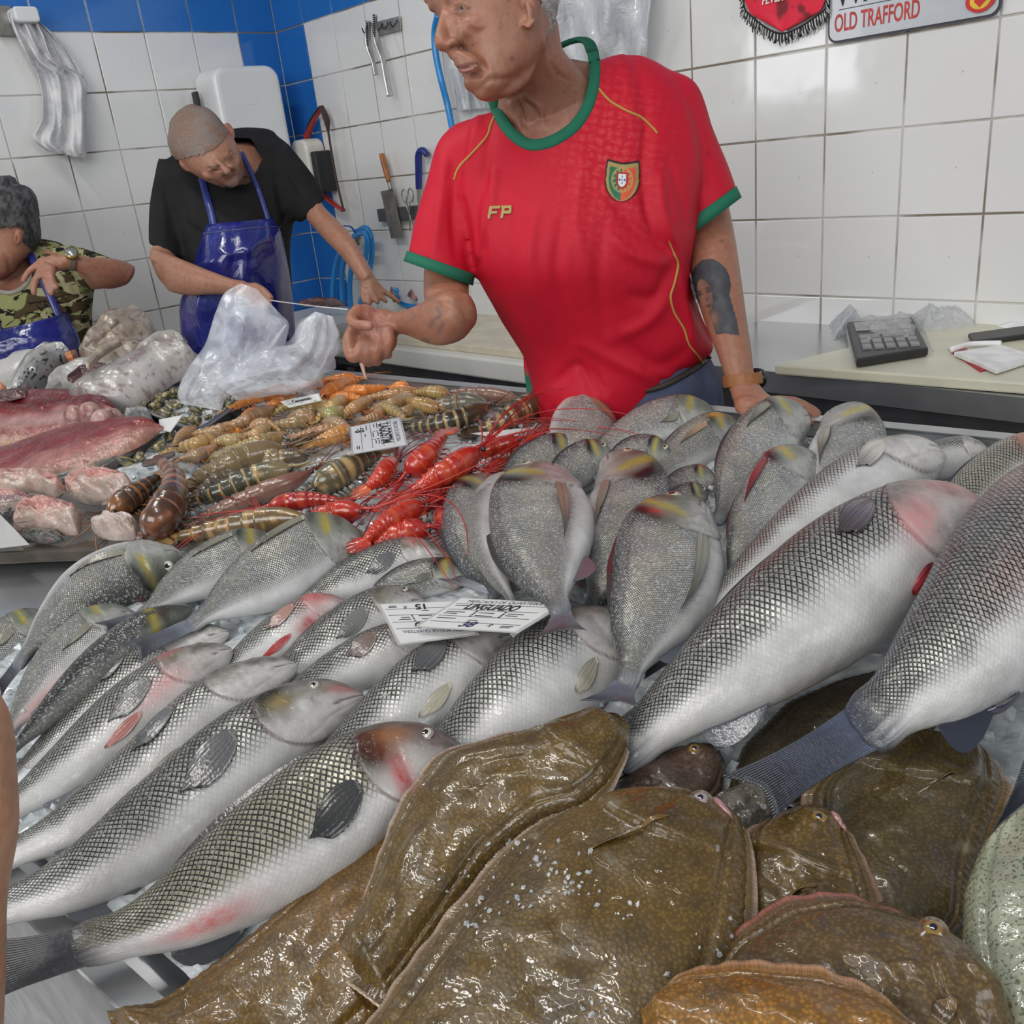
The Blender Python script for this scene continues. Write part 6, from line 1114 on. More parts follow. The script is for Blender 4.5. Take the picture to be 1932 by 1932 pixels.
# hair: short grey at the back of the head
Vh, fh = vl([(842, -172, 1010, -182, 1.375, .080), (806, -118, 1050, -134, 1.375, .104), (800, -70, 1060, -80, 1.375, .104), (812, -20, 1058, -25, 1.378, .104), (850, 25, 1051, 22, 1.385, .096), (900, 66, 1046, 58, 1.40, .075), (950, 100, 1050, 84, 1.42, .055)], 60, 80, .4)
pxh, dh = proj(Vh); keep = ~((pxh[:, 0] < 1014 + np.maximum(0, -pxh[:, 1]) * -1.5 + 3 * np.sin(pxh[:, 1])) & (pxh[:, 1] > -62)); keep &= pxh[:, 1] < 78
Vh, fh, us = submesh(Vh, fh, keep); Vh = Vh + .0035 * (rng.random((len(Vh), 1)) - .5); ch = mixc((.22, .20, .18), (.62, .60, .57), rng.random(len(Vh)))
HRM = vcol('grey_hair', .6, 0, 0, .1, .8, 600, bdist=.002); mesh('hair', Vh, fh, HRM, mr, True, ch)
# --- shirt
tor = [vl([(905, 232, 1160, 105, 1.545, .085), (862, 232, 1228, 112, 1.545, .10), (842, 268, 1290, 168, 1.54, .118), (850, 340, 1318, 280, 1.535, .128), (872, 440, 1312, 420, 1.535, .132), (898, 520, 1300, 510, 1.555, .136), (945, 605, 1318, 590, 1.60, .135), (985, 668, 1338, 640, 1.63, .135), (1000, 715, 1335, 672, 1.65, .138), (1008, 752, 1262, 742, 1.66, .130), (1015, 790, 1240, 790, 1.67, .12)], 44, None, .2, .92)]
slR = [vl([(1130, 240, 1222, 125, 1.56, .07), (1185, 262, 1305, 160, 1.56, .075), (1222, 335, 1342, 250, 1.56, .07), (1252, 405, 1370, 320, 1.565, .066), (1272, 448, 1386, 366, 1.565, .063)], 32, None, .05)]
slL = [vl([(862, 232, 945, 262, 1.57, .075), (828, 272, 918, 330, 1.565, .075), (806, 340, 905, 400, 1.555, .068), (785, 410, 897, 462, 1.545, .063), (770, 478, 892, 524, 1.535, .058)], 32, None, .05)]
V, f, N_ = remesh(tor + slR + slL, .0055, 7, .6)
fold = [([(905, 470), (895, 400), (912, 330), (925, 240)], 9, -.006), ([(888, 500), (880, 430), (872, 380)], 8, -.007), ([(900, 480), (920, 400), (935, 330)], 10, .006), ([(920, 330), (922, 420), (905, 500)], 7, -.004),
        ([(1262, 470), (1230, 420), (1215, 330), (1222, 240)], 11, -.010), ([(1272, 465), (1250, 400), (1245, 330)], 8, .007), ([(1262, 470), (1200, 430), (1160, 380)], 13, -.008), ([(1255, 500), (1190, 480), (1150, 440)], 11, .007), ([(1268, 500), (1240, 560), (1195, 560)], 13, -.009), ([(1262, 540), (1230, 600), (1160, 640)], 12, .006),
        ([(1010, 400), (1000, 500), (1030, 600)], 12, .005), ([(1060, 420), (1050, 520), (1080, 640)], 10, -.005), ([(960, 420), (965, 520), (1000, 620)], 10, -.004), ([(930, 330), (925, 420), (935, 520)], 10, .004), ([(1100, 300), (1090, 420), (1110, 520)], 12, .004), ([(1140, 420), (1130, 520), (1140, 620)], 12, -.005),
        ([(1050, 720), (1090, 690), (1120, 740)], 9, -.006), ([(1120, 700), (1140, 740)], 7, -.005), ([(1170, 640), (1240, 690), (1300, 660)], 14, -.006), ([(1100, 650), (1200, 700), (1280, 720)], 12, .006), ([(1220, 700), (1260, 720), (1290, 700)], 8, -.006),
        ([(880, 240), (870, 290), (850, 330)], 10, -.005), ([(905, 215), (890, 270), (880, 320)], 8, .005), ([(840, 300), (830, 380), (820, 470)], 10, .004), ([(862, 330), (855, 400), (860, 480)], 8, -.005), ([(1200, 110), (1215, 180), (1222, 250)], 12, -.005), ([(1170, 90), (1185, 160), (1190, 230)], 9, .003),
        ([(1290, 200), (1310, 300), (1330, 370)], 14, .004), ([(1262, 300), (1285, 380), (1295, 430)], 8, -.004), ([(1300, 560), (1325, 610), (1340, 640)], 7, -.005), ([(1280, 520), (1300, 600), (1310, 660)], 8, .004)]
V = sculpt(V, N_, fold); V = V + N_ * ((fbm(V, 9, 3) - .5) * .007)[:, None]
NK = [(925, 100), (935, 188), (944, 215), (962, 243), (985, 262), (1008, 269), (1035, 263), (1070, 240), (1097, 204), (1109, 160), (1111, 120), (1108, 84), (1092, 72), (1040, 70), (1000, 40)]
px, dd = proj(V); front = dd < 1.60; keep = ~(inpoly(px, NK)); Vs, fs, us = submesh(V, f, keep)
cs = np.tile(np.array(SHR), (len(Vs), 1)); pxs = px[us]
gx, gy = (pxs[:, 0] + .12 * pxs[:, 1]) / 17.0, (pxs[:, 1] - .12 * pxs[:, 0]) / 17.0          # faint tonal jacquard print of crosses and rings
tx, ty = gx - np.floor(gx) - .5, gy - np.floor(gy) - .5; ring_ = np.exp(-((np.hypot(tx, ty) - .33) / .06) ** 2); crs = np.exp(-(np.minimum(np.abs(tx), np.abs(ty)) / .07) ** 2) * (np.hypot(tx, ty) < .2)
zone = np.exp(-(((pxs[:, 0] - 1150) / 85) ** 2 + ((pxs[:, 1] - 290) / 150) ** 2)); cs = mixc(cs, (.78, .10, .09), np.clip((ring_ + crs) * zone * .5, 0, .5))
cs = stain(Vs, N_[us], cs, [([(1337, 290)], 4, (.15, .01, .02), .9), ([(1275, 420), (1240, 370)], 3, (.5, .01, .03), .2)])
JER = cloth('polyester_jersey', .55, 700, .25, .18); mesh('shirt', Vs, fs, JER, mr, True, cs); sT = bvh(Vs, fs); bT = bvh(V, f)
GM = cloth('green_rib', .7, 700, .2, .3)
def rib(name, line, w_, col, th=.003, off=.001, n=90, tree=None):
    Vb, fb = band(tree or bT, line, w_, th, off, n=n); mesh(name, Vb, fb, GM, mr, True, np.tile(np.array(col), (len(Vb), 1)))
rib('collar', [(930, 182), (936, 204), (950, 232), (970, 256), (996, 272), (1022, 272), (1050, 262), (1082, 240), (1106, 206), (1119, 165), (1122, 125), (1118, 96)], 11, GRN)
GLD = (.50, .30, .08)
rib('piping', [(936, 215), (926, 235), (918, 258), (890, 290), (866, 316), (856, 340)], 1.8, GLD, .0012); rib('piping', [(1130, 168), (1150, 190), (1180, 208), (1210, 222), (1232, 242), (1240, 252)], 1.9, GLD, .0012)
rib('piping', [(1262, 455), (1272, 480), (1279, 500), (1272, 535), (1265, 560), (1272, 590), (1290, 620), (1300, 650), (1316, 670), (1326, 685)], 1.7, GLD, .0012)
# cuffs: open bands around the sleeve ends
def cuff(name, a, b, th0, th1, d0, d1, col=GRN, tuck=.0):
    m = 40; ang = np.linspace(0, 2 * PI, m, endpoint=False); rows = []
    for (s, k) in ((0, 1.0), (.02, 1.05), (1, 1.05), (1.0, .99), (.5, .93), (-.4, .88)):
        L_ = np.array(a[:2]) * (1 - s) + np.array(b[:2]) * s; R_ = np.array(a[2:]) * (1 - s) + np.array(b[2:]) * s; d = d0 * (1 - s) + d1 * s; th = (th0 * (1 - s) + th1 * s) * k; c0 = (L_ + R_) / 2; L_ = c0 + (L_ - c0) * k; R_ = c0 + (R_ - c0) * k
        C = Q(*c0, d); A_ = Q(*R_, d) - C; N2 = nrm(CAM - C); N2 = nrm(N2 - A_ * (N2 @ A_) / (A_ @ A_)); rows.append(C + A_ * np.cos(ang)[:, None] + N2 * (th * np.sin(ang))[:, None])
    Vc = np.concatenate(rows); cc = np.tile(np.array(col), (len(Vc), 1)); cc[4 * m:] *= .6; mesh(name, Vc, gridfaces(6, m, True), GM, mr, True, cc)  # inner rows get a darker colour, painted shade inside the sleeve
cuff('sleeve_cuff', (1266, 440, 1382, 356), (1279, 462, 1392, 378), .066, .067, 1.565, 1.565); cuff('sleeve_cuff', (772, 474, 893, 516), (765, 494, 889, 538), .060, .061, 1.537, 1.533)
Vb, fb = vl([(988, 640, 1012, 640, 1.74, .01), (988, 690, 1022, 690, 1.74, .01), (994, 742, 1030, 745, 1.74, .01)], 20, None, .1); px4, _ = proj(Vb); mesh('shirt_tail', Vb, fb, GM, mr, True, mixc(SHR, GRN, ss(700, 704, px4[:, 1])))
mb_ = MB(); mb_.tube([Q(1058, 86, 1.57), Q(1078, 78, 1.58), Q(1096, 75, 1.575), Q(1110, 80, 1.56), Q(1118, 98, 1.54)], .011, 10, 20, flat=.45, c=np.array(GRN) * .7); mb_.build('collar_back', GM, mr)
# crest and letters on the chest
def crest(U, W_):
    x = (U - .5) * 2; y = W_; hw = np.where(y < .55, .90 + .10 * np.sin(y * 3), .98 * np.sqrt(np.clip(1 - ((y - .55) / .45) ** 1.9, 0, 1))); top_ = .10 - .10 * np.abs(x) ** 1.5 + .0; keep = (np.abs(x) < hw) & (y > top_ * .9)
    e = np.minimum((hw - np.abs(x)), (y - top_ * .9) * 1.6); col = np.zeros(U.shape + (3,)); col[:] = (.012, .012, .015); col = mixc(col, (.40, .30, .10), (e > .09).astype(float)); inn = (e > .24)
    col = mixc(col, (.02, .17, .08), (inn & (x < -.02)).astype(float)); col = mixc(col, (.72, .10, .04), (inn & (x >= -.02)).astype(float)); r = np.hypot(x / .62, (y - .50) / .30)
    col = mixc(col, (.45, .34, .12), ((np.abs(r - .92) < .07) | ((np.abs(r - .75) < .12) & (np.sin(np.arctan2(y - .5, x * .5) * 12) > .3))).astype(float) * .85)
    s_ = (np.abs(x) < .33 * np.where(y < .52, 1, np.sqrt(np.clip(1 - ((y - .52) / .19) ** 2, 0, 1)))) & (y > .33) & (y < .71); s2 = (np.abs(x) < .23 * np.where(y < .52, 1, np.sqrt(np.clip(1 - ((y - .52) / .14) ** 2, 0, 1)))) & (y > .37) & (y < .66)
    col = mixc(col, (.40, .03, .03), s_.astype(float)); col = mixc(col, (.80, .80, .80), s2.astype(float))
    for bx, by in ((0, .43), (-.13, .50), (0, .50), (.13, .50), (0, .57)): col = mixc(col, (.02, .06, .35), ((np.abs(x - bx) < .045) & (np.abs(y - by) < .024)).astype(float))
    return col, keep
PRT = vcol('printed_badge', .5, bump=.1)
V2, f2, c2 = patch(bT, 1140, 300, 1206, 381, 66, 82, crest, .0022, 1.42, .05); mesh('crest', V2, f2, PRT, mr, True, np.clip(c2, 0, 1))
def letters(U, W_):
    k = np.zeros(U.shape, bool); sk = U + (W_ - .5) * .12; 
    def bx(a, b, c0, d): return (sk > a) & (sk < b) & (W_ > c0) & (W_ < d)
    k |= bx(.02, .16, .0, 1) | bx(.02, .50, .0, .26) | bx(.02, .40, .40, .62); k |= bx(.56, .70, .0, 1) | bx(.52, .96, .0, .26) | bx(.86, 1.0, .05, .62) | bx(.56, .96, .42, .66)
    return np.tile(np.array((.42, .31, .10)), U.shape + (1,)), k
V2, f2, c2 = patch(bT, 921, 388, 966, 413, 60, 34, letters, .0022, 1.42, -.02); mesh('letters', V2, f2, PRT, mr, True, c2)
# jeans, belt, shoes
JM = vcol('denim', .8, 0, 0, .1, .4, 500, bdist=.001, var=.3, vscale=25)
V, f, N_ = remesh([vl([(1040, 700, 1336, 668, 1.665, .12), (1045, 760, 1362, 730, 1.67, .125), (1050, 850, 1366, 800, 1.69, .13), (1060, 980, 1360, 930, 1.72, .13)], 36, None, .1), lim([(1130, 960, 1.76, 80), (1140, 1250, 1.95, 62), (1150, 1500, 2.15, 44)], 20), lim([(1290, 930, 1.72, 80), (1300, 1200, 1.9, 62), (1310, 1440, 2.1, 44)], 20)], .009, 4)
V = V + N_ * ((fbm(V, 14, 2) - .5) * .012)[:, None]; V = sculpt(V, N_, [([(1318, 690), (1330, 720), (1345, 770)], 4, -.004), ([(1300, 700), (1310, 740), (1320, 780)], 5, .004)]); mesh('jeans', V, f, JM, mr, True, mixc((.035, .05, .11), (.08, .10, .18), fbm(V, 20, 3)))
bj = bvh(V, f); Vb, fb = band(bj, [(1180, 742), (1240, 732), (1290, 708), (1325, 684), (1338, 672)], 6, .003, .002, dflt=1.6); mesh('belt', Vb, fb, vcol('belt_leather', .5), mr, True, np.tile(np.array((.03, .022, .018)), (len(Vb), 1)))
for x, y in ((-1.33, 1.52), (-1.12, 1.56)): MB().ell((x, y - .03, .045), .05, .14, .045, n=10, m=16, c=np.array([.03, .03, .03])).build('shoe', vcol('shoe_leather', .5), mr)
# watch
def bracelet(name, cx, cy, d, rx, ry, th, wpx, tilt, mat, col, parent, dm=.0):
    C = Q(cx, cy, d); ex = nrm(Q(cx + math.cos(tilt) * 9, cy + math.sin(tilt) * 9, d) - C); ez = nrm(CAM - C); ez = nrm(ez - ex * (ez @ ex)); ey = np.cross(ez, ex); a = np.linspace(0, 2 * PI, 49)[:-1]; rows = []
    for k, o_ in ((-1, 0), (-1, .9), (-.8, 1), (.8, 1), (1, .9), (1, 0)): rows.append([C + ex * math.cos(x) * (rx * d / F + th * o_) + ez * math.sin(x) * (ry + th * o_) + ey * (k * wpx * d / F + dm * math.sin(x)) for x in a])
    Vb = np.array(rows).transpose(1, 0, 2).reshape(-1, 3); fb = [(i * 6 + j, i * 6 + (j + 1) % 6, ((i + 1) % 48) * 6 + (j + 1) % 6, ((i + 1) % 48) * 6 + j) for i in range(48) for j in range(6)]
    return mesh(name, Vb, fb, mat, parent, True, np.tile(np.array(col), (len(Vb), 1))), C, ex, ey, ez
LTH = vcol('tan_leather', .5, 0, .1, .3, .4, 300, bdist=.0008, var=.25)
ws, C, ex, ey, ez = bracelet('watch_strap', 1401, 717, 1.466, 33, .030, .003, 11, -.12, LTH, (.34, .13, .035), mr)
for k in (-1, 1): 
    m_ = MB(); m_.tube([C + ex * math.cos(x) * (31.3 * 1.468 / F + .0031) + ez * math.sin(x) * .0323 + ey * k * 8.5 * 1.468 / F for x in np.linspace(.3, 2.8, 60)], .0005, 4, c=np.array([.72, .55, .35])); m_.build('stitching', LTH, ws)
p_, n_ = C + ex * math.cos(2.05) * .031 + ez * math.sin(2.05) * .0335, 0; xx = nrm(ex * math.sin(2.05) - ez * math.cos(2.05)) ; CHR = plain('chrome', (.75, .75, .76), .12, 1.0)
for a_, b_, c_ in (((-.007, -.011), (-.007, .011), 0), ((.007, -.011), (.007, .011), 0), ((-.007, -.011), (.007, -.011), 0), ((-.007, .011), (.007, .011), 0), ((0, 0), (.007, 0), 0)):
    MB().tube([p_ + xx * a_[0] * .6 + ey * a_[1], p_ + xx * b_[0] * .6 + ey * b_[1]], .0011, 6).build('buckle', CHR, ws)
m_ = MB(); cw = C + ex * .028 - ez * .020; m_.tube([cw, cw + nrm(ex - ez * .4) * .009], [.017, .016], 28, c=np.array([.05, .05, .05])); m_.build('watch_case', vcol('watch_black', .2, .6), mr)
# scrap of bait dangling from the fist
m_ = MB(); m_.tube([Q(683, 684, 1.56), Q(686, 700, 1.56), Q(690, 712, 1.56), Q(693, 716, 1.56)], [.005, .003, .0022, .0008], 8, 14, c=np.array([.55, .32, .25])); tag(m_.build('fish_scrap', vcol('scrap_flesh', .35, 0, .5)), 'thin pink fish scrap dangling from the clenched fist of the man in red', 'scrap')
ZU_ = np.array([0, 0, 1.0])
# ================================================ the man in black with the blue apron
mk = empty('person', (-2.50, 1.32, 0)); tag(mk, 'man with shaved grey head in black t-shirt and blue apron, bending over by the corner', 'person')
D = 2.55
def HT(m_): mm = MB(); [mm.add(*x) for x in m_]; return bvh(np.vstack(mm.v), mm.f)
# head bows towards the lower right: stations run from crown (upper left) to chin (lower right)
hb = [vl([(368, 201, 322, 238, 2.435, .062), (391, 207, 319, 268, 2.43, .086), (407, 219, 328, 292, 2.42, .096), (424, 240, 342, 308, 2.42, .10), (441, 262, 357, 322, 2.42, .096), (453, 286, 373, 333, 2.42, .088), (459, 312, 394, 344, 2.42, .070), (459, 334, 418, 353, 2.43, .045)], 40, None, .33)]
tk = HT(hb)
def kb(x, y, rx, ry, rd, out, rot=0): return bl(x, y, depthat(tk, x, y, 2.4) + rd - out, rx, ry, rd, rot)
ns_ = [lim([(408, 302, depthat(tk, 408, 302) - .004, 5), (420, 315, depthat(tk, 420, 315) - .012, 6.5), (430, 325, depthat(tk, 430, 325) - .020, 7.5)], 10), kb(420, 326, 7, 5, .010, .012), kb(436, 316, 6, 5, .010, .012),
       kb(404, 318, 14, 5, .008, .006, -.35), kb(432, 296, 12, 5, .008, .006, -.95), kb(436, 341, 13, 10, .014, .008, -.5), kb(432, 335, 12, 4, .008, .007, -.6), kb(440, 345, 12, 8, .013, .010, -.5), kb(396, 330, 14, 9, .012, .004), kb(446, 305, 8, 10, .012, .004),
       bl(350, 312, 2.40, 8, 16, .016, -.75), bl(434, 246, 2.42, 7, 16, .016, -.45)]
nkk = [vl([(395, 262, 452, 330, 2.50, .06), (390, 300, 470, 330, 2.52, .07), (385, 330, 480, 335, 2.56, .08)], 24)]
ch_ = [vl([(370, 310, 500, 290, 2.60, .08), (340, 360, 530, 340, 2.60, .10), (350, 420, 530, 410, 2.60, .10)], 24)]
aL = [vl([(302, 380, 345, 390, 2.56, .045), (296, 445, 338, 462, 2.50, .046), (287, 490, 330, 500, 2.46, .05)], 22, None, .3), vl([(290, 470, 308, 535, 2.46, .05), (318, 480, 322, 550, 2.42, .05), (360, 497, 362, 557, 2.38, .046), (405, 515, 404, 555, 2.34, .038), (440, 527, 438, 557, 2.31, .031), (462, 530, 458, 562, 2.29, .028)], 22)]
aR = [vl([(500, 330, 560, 290, 2.58, .06), (556, 392, 592, 350, 2.55, .045), (580, 416, 610, 388, 2.52, .046), (610, 450, 642, 420, 2.47, .046), (640, 480, 668, 452, 2.42, .040), (662, 508, 688, 486, 2.38, .033), (678, 530, 704, 514, 2.36, .030)], 22)]
hL = [bl(475, 552, 2.28, 22, 18, .022, .5), lim([(480, 540, 2.27, 8), (497, 548, 2.25, 7), (511, 562, 2.24, 6)], 10), lim([(484, 548, 2.265, 8), (500, 560, 2.245, 7), (508, 575, 2.24, 6)], 10), lim([(480, 558, 2.27, 8), (492, 568, 2.25, 7), (500, 578, 2.245, 6)], 10), lim([(474, 564, 2.275, 7), (484, 572, 2.26, 6), (490, 580, 2.255, 5)], 10), lim([(466, 566, 2.26, 7), (476, 576, 2.24, 6), (486, 576, 2.235, 5)], 10)]
hR = [bl(698, 538, 2.36, 18, 20, .022, -.4), lim([(706, 532, 2.36, 7), (722, 548, 2.36, 6), (740, 560, 2.37, 5), (752, 570, 2.38, 4.5)], 10), lim([(704, 540, 2.35, 7), (716, 556, 2.35, 6), (728, 568, 2.355, 5)], 10), lim([(700, 546, 2.34, 7), (708, 560, 2.34, 6), (712, 571, 2.34, 5)], 10), lim([(692, 550, 2.34, 7), (696, 564, 2.335, 6), (697, 574, 2.335, 5)], 10), lim([(686, 545, 2.345, 7), (685, 558, 2.34, 6), (688, 570, 2.335, 5)], 10)]
V, f, N_ = remesh(hb + ns_ + nkk + ch_ + aL + aR + hL + hR, .0042, 4, .5)
V = sculpt(V, N_, [([(396, 320), (408, 322), (416, 320)], 2.5, -.003), ([(430, 306), (436, 300), (440, 292)], 2.5, -.003), ([(424, 338), (434, 336), (442, 330)], 1.8, -.003), ([(348, 308), (352, 318), (358, 322)], 3, -.005), ([(432, 240), (436, 250), (438, 256)], 3, -.005), ([(384, 300), (400, 290), (416, 276)], 2.5, -.001)])
c = skincol(V, (.40, .20, .13), 5); px, dd = proj(V)
c = stain(V, N_, c, [([(392, 316), (404, 315), (414, 312)], 2.6, (.05, .03, .02), .9), ([(424, 302), (430, 294), (434, 284)], 2.6, (.05, .03, .02), .9), ([(400, 321), (412, 320)], 2, (.08, .04, .03), .8), ([(432, 306), (438, 298)], 2, (.08, .04, .03), .8), ([(428, 322)], 7, (.50, .22, .17), .6),
      ([(425, 338), (434, 336), (442, 330)], 2, (.22, .06, .05), .9), ([(420, 334), (432, 328), (444, 318)], 3, (.12, .08, .07), .6), ([(432, 350), (446, 342), (456, 326)], 6, (.34, .28, .25), .6), ([(418, 350), (428, 352)], 5, (.20, .14, .11), .6), ([(352, 318)], 6, (.5, .20, .15), .5), ([(434, 250)], 6, (.5, .18, .13), .6)])
mesh('body', V, f, SKN, mk, True, c)
Vh, fh = vl([(368, 198, 319, 239, 2.435, .065), (392, 204, 316, 269, 2.43, .089), (408, 217, 326, 293, 2.42, .0985), (425, 238, 340, 310, 2.42, .1025), (442, 261, 355, 323, 2.42, .098)], 90, 90, .38)
pxh, _ = proj(Vh); lo_ = (pxh - [400, 282]) @ nrm([.55, .84]); side_ = (pxh - [400, 282]) @ nrm([.84, -.55]); nv_ = (Vh - CAM) @ FW3 < 2.42
keep = (lo_ < -10 + 12 * np.cos(side_ * .035) + 5 * (rng.random(len(Vh)) - .5)) | (~nv_ & (lo_ < 30)); Vh, fh, us = submesh(Vh, fh, keep); n1_ = rng.random(len(Vh)); ch = mixc((.30, .18, .13), (.30, .24, .21), ss(.3, .7, fbm(Vh, 30))); mesh('hair', Vh, fh, vcol('buzz_cut', .7, bump=.3, bscale=900, bdist=.0005, var=.6, vscale=520), mk, True, ch)
BLK = (.008, .008, .009)
tb_ = [vl([(378, 262, 520, 255, 2.62, .08), (318, 300, 548, 278, 2.62, .11), (298, 350, 575, 330, 2.60, .13), (320, 400, 560, 390, 2.58, .135), (350, 460, 545, 460, 2.57, .14), (352, 540, 548, 540, 2.60, .14), (350, 660, 552, 660, 2.66, .14)], 36, None, .3, .92),
       vl([(305, 300, 370, 320, 2.60, .075), (289, 380, 358, 400, 2.56, .072), (286, 430, 350, 452, 2.52, .068), (286, 462, 348, 490, 2.50, .066)], 26, None, .05), vl([(500, 340, 540, 268, 2.60, .08), (540, 395, 590, 330, 2.57, .075), (566, 422, 615, 372, 2.55, .066)], 26, None, .05)]
V, f, N_ = remesh(tb_, .008, 5); V = sculpt(V, N_, [([(330, 330), (345, 380), (352, 430)], 5, -.008), ([(350, 420), (380, 440), (400, 440)], 6, -.008), ([(520, 330), (530, 380), (540, 420)], 6, -.008), ([(540, 310), (560, 350), (590, 390)], 5, .006), ([(300, 350), (310, 400), (312, 450)], 5, .005), ([(520, 440), (535, 420), (545, 400)], 5, -.008)])
px, dd = proj(V); keep = ~(inpoly(px, [(392, 262), (470, 262), (492, 300), (470, 345), (420, 352), (385, 330)]) & (dd < 2.60)); Vs, fs, us = submesh(V, f, keep)
BT_ = cloth('black_cotton', .85, 700, 0, .2); mesh('shirt', Vs, fs, BT_, mk, True, mixc(BLK, (.02, .02, .022), fbm(Vs, 20))); bT2 = bvh(V, f)
# apron: heavy shiny blue PVC, bib + skirt, with straps
APM = NT('blue_pvc'); APM.set(col=APM.mix(APM.ramp(APM.noise(9, 3), .3, .7), (.010, .014, .15), (.022, .032, .26)), rough=.22, coat=.7, crough=.1, normal=APM.bump(APM.noise(14, 3, dist=.6), .5, .02)); APM = APM.m
def sheet(name, st, mat, parent, m=26, folds=(), front=.55, thick=.0035, wr=.006, fr=12):
    V, f = vl(st, m, 70, 0); n = 70; V = V.reshape(n, m, 3); h_ = m // 2 + 1; X = V[:, :h_]       # front half only (sin >= 0)
    nn = nrm(CAM - X); P_ = X.reshape(-1, 3); N_ = nn.reshape(-1, 3)
    for ln, w_, am in folds:
        pxx, _ = proj(P_); bd, pr = pdist(pxx, cr(np.array(ln, float), 20)); P_ = P_ + N_ * (am * np.exp(-(bd / w_) ** 2) * np.sin(np.clip(.08 + pr * .84, 0, 1) * PI) ** .5)[:, None]
    P_ = P_ + N_ * ((fbm(P_, fr, 3) - .5) * wr)[:, None]; nv = len(P_); g = gridfaces(n, h_); B_ = P_ - N_ * thick
    ring = [j for j in range(h_)] + [i * h_ + h_ - 1 for i in range(1, n)] + [(n - 1) * h_ + j for j in range(h_ - 2, -1, -1)] + [i * h_ for i in range(n - 2, 0, -1)]
    return mesh(name, np.vstack([P_, B_]), g + [tuple(nv + i for i in reversed(x)) for x in g] + [(y, x, nv + x, nv + y) for x, y in zip(ring, ring[1:] + ring[:1])], mat, parent)
ap = sheet('apron', [(382, 424, 527, 411, 2.53, .125), (376, 470, 535, 458, 2.52, .14), (362, 520, 545, 510, 2.54, .15), (345, 570, 552, 560, 2.57, .155), (346, 620, 556, 610, 2.60, .155), (352, 700, 560, 690, 2.66, .155), (355, 900, 570, 880, 2.85, .15)], APM, mk, 60,
   [([(400, 470), (430, 480), (470, 470)], 8, .012), ([(470, 480), (480, 460), (510, 455)], 6, .014), ([(380, 500), (400, 490), (420, 500)], 7, .012), ([(480, 520), (500, 560), (510, 620)], 9, -.012), ([(440, 440), (445, 500), (430, 560)], 10, -.012), ([(375, 560), (372, 600), (380, 650)], 7, .014), ([(530, 480), (525, 560), (540, 640)], 9, .010)], wr=.035, fr=7)
atr = bvh([v.co for v in ap.data.vertices], [tuple(p.vertices) for p in ap.data.polygons])
Vb, fb = band(atr, [(384, 441), (430, 436), (480, 430), (530, 428)], .9, .001, .001, 2.45); mesh('seam', Vb, fb, plain('seam_thread', (.10, .10, .22), .6), mk)
for nm, ln, w_ in (('apron_strap', [(382, 338), (390, 370), (398, 400), (404, 428)], 7), ('apron_strap', [(456, 290), (470, 320), (488, 360), (506, 414)], 4.5)):
    Vb, fb = band(bT2, ln, w_, .003, .004, 2.5); mesh(nm, Vb, fb, plain('strap_blue', (.03, .045, .22), .4, 0, .3), mk)
DT = plain('dark_trousers', (.02, .025, .05), .8)
for x in (395, 500):
    p = Q(x, 690, 2.66); m_ = MB(); m_.tube([p + ZU_ * .05, p, p - ZU_ * .45, p - ZU_ * (p[2] - .04)], [.09, .095, .075, .055], 16, 24); m_.build('trouser_leg', DT, mk)
# ================================================ the man in the camouflage shirt
QS[0] = .93
mc = empty('person', (-3.05, .85, 0)); tag(mc, 'grey-haired man in camouflage t-shirt and blue apron, wrist bent in front of his chest', 'person')
D = 2.9
hc = [vl([(-45, 380, 28, 365, 2.95, .05), (-72, 400, 52, 392, 2.95, .09), (-82, 425, 60, 425, 2.95, .10), (-78, 455, 60, 455, 2.95, .098), (-68, 485, 50, 480, 2.94, .085), (-50, 512, 30, 502, 2.93, .06)], 36),
      vl([(-45, 470, 50, 460, 3.0, .065), (-45, 510, 55, 480, 3.02, .07), (-60, 550, 62, 510, 3.04, .08)], 26), vl([(-90, 540, 90, 500, 3.06, .09), (-110, 600, 110, 560, 3.06, .11), (-100, 640, 130, 620, 3.06, .11)], 26),
      bl(35, 446, 2.87, 7, 15, .018, .15), bl(32, 456, 2.87, 6, 7, .015), lim([(-66, 440, 2.88, 6), (-80, 462, 2.86, 8)], 8)]
fa = [vl([(85, 480, 150, 490, 3.0, .06), (130, 488, 165, 540, 2.98, .055), (190, 495, 190, 545, 2.92, .05)], 22), vl([(250, 500, 232, 540, 2.88, .035), (232, 492, 212, 545, 2.86, .046), (200, 486, 186, 542, 2.82, .047), (172, 486, 166, 524, 2.78, .040), (148, 482, 146, 512, 2.75, .033), (134, 478, 130, 508, 2.74, .030), (118, 480, 112, 512, 2.73, .028)], 24)]
hh_ = [bl(98, 498, 2.72, 26, 16, .022, -.35), lim([(82, 492, 2.71, 8), (65, 504, 2.70, 7), (52, 516, 2.69, 6.5), (44, 530, 2.69, 5.5)], 10), lim([(84, 500, 2.70, 8.5), (72, 520, 2.68, 7.5), (64, 540, 2.67, 7), (64, 553, 2.67, 6)], 10), lim([(90, 505, 2.69, 8.5), (86, 525, 2.67, 7.5), (91, 543, 2.67, 7), (97, 554, 2.67, 6)], 10), lim([(98, 508, 2.69, 8), (97, 524, 2.67, 7), (102, 536, 2.67, 6.5), (107, 543, 2.67, 5.5)], 10), lim([(106, 498, 2.74, 7), (100, 512, 2.76, 6.5), (92, 522, 2.77, 5.5)], 10)]
V, f, N_ = remesh(hc + fa + hh_, .005, 4); V = sculpt(V, N_, [([(30, 440), (34, 450), (30, 458)], 3, -.006), ([(12, 480), (20, 510), (10, 540)], 5, -.004), ([(88, 500), (80, 520), (76, 535)], 2.5, -.003)])
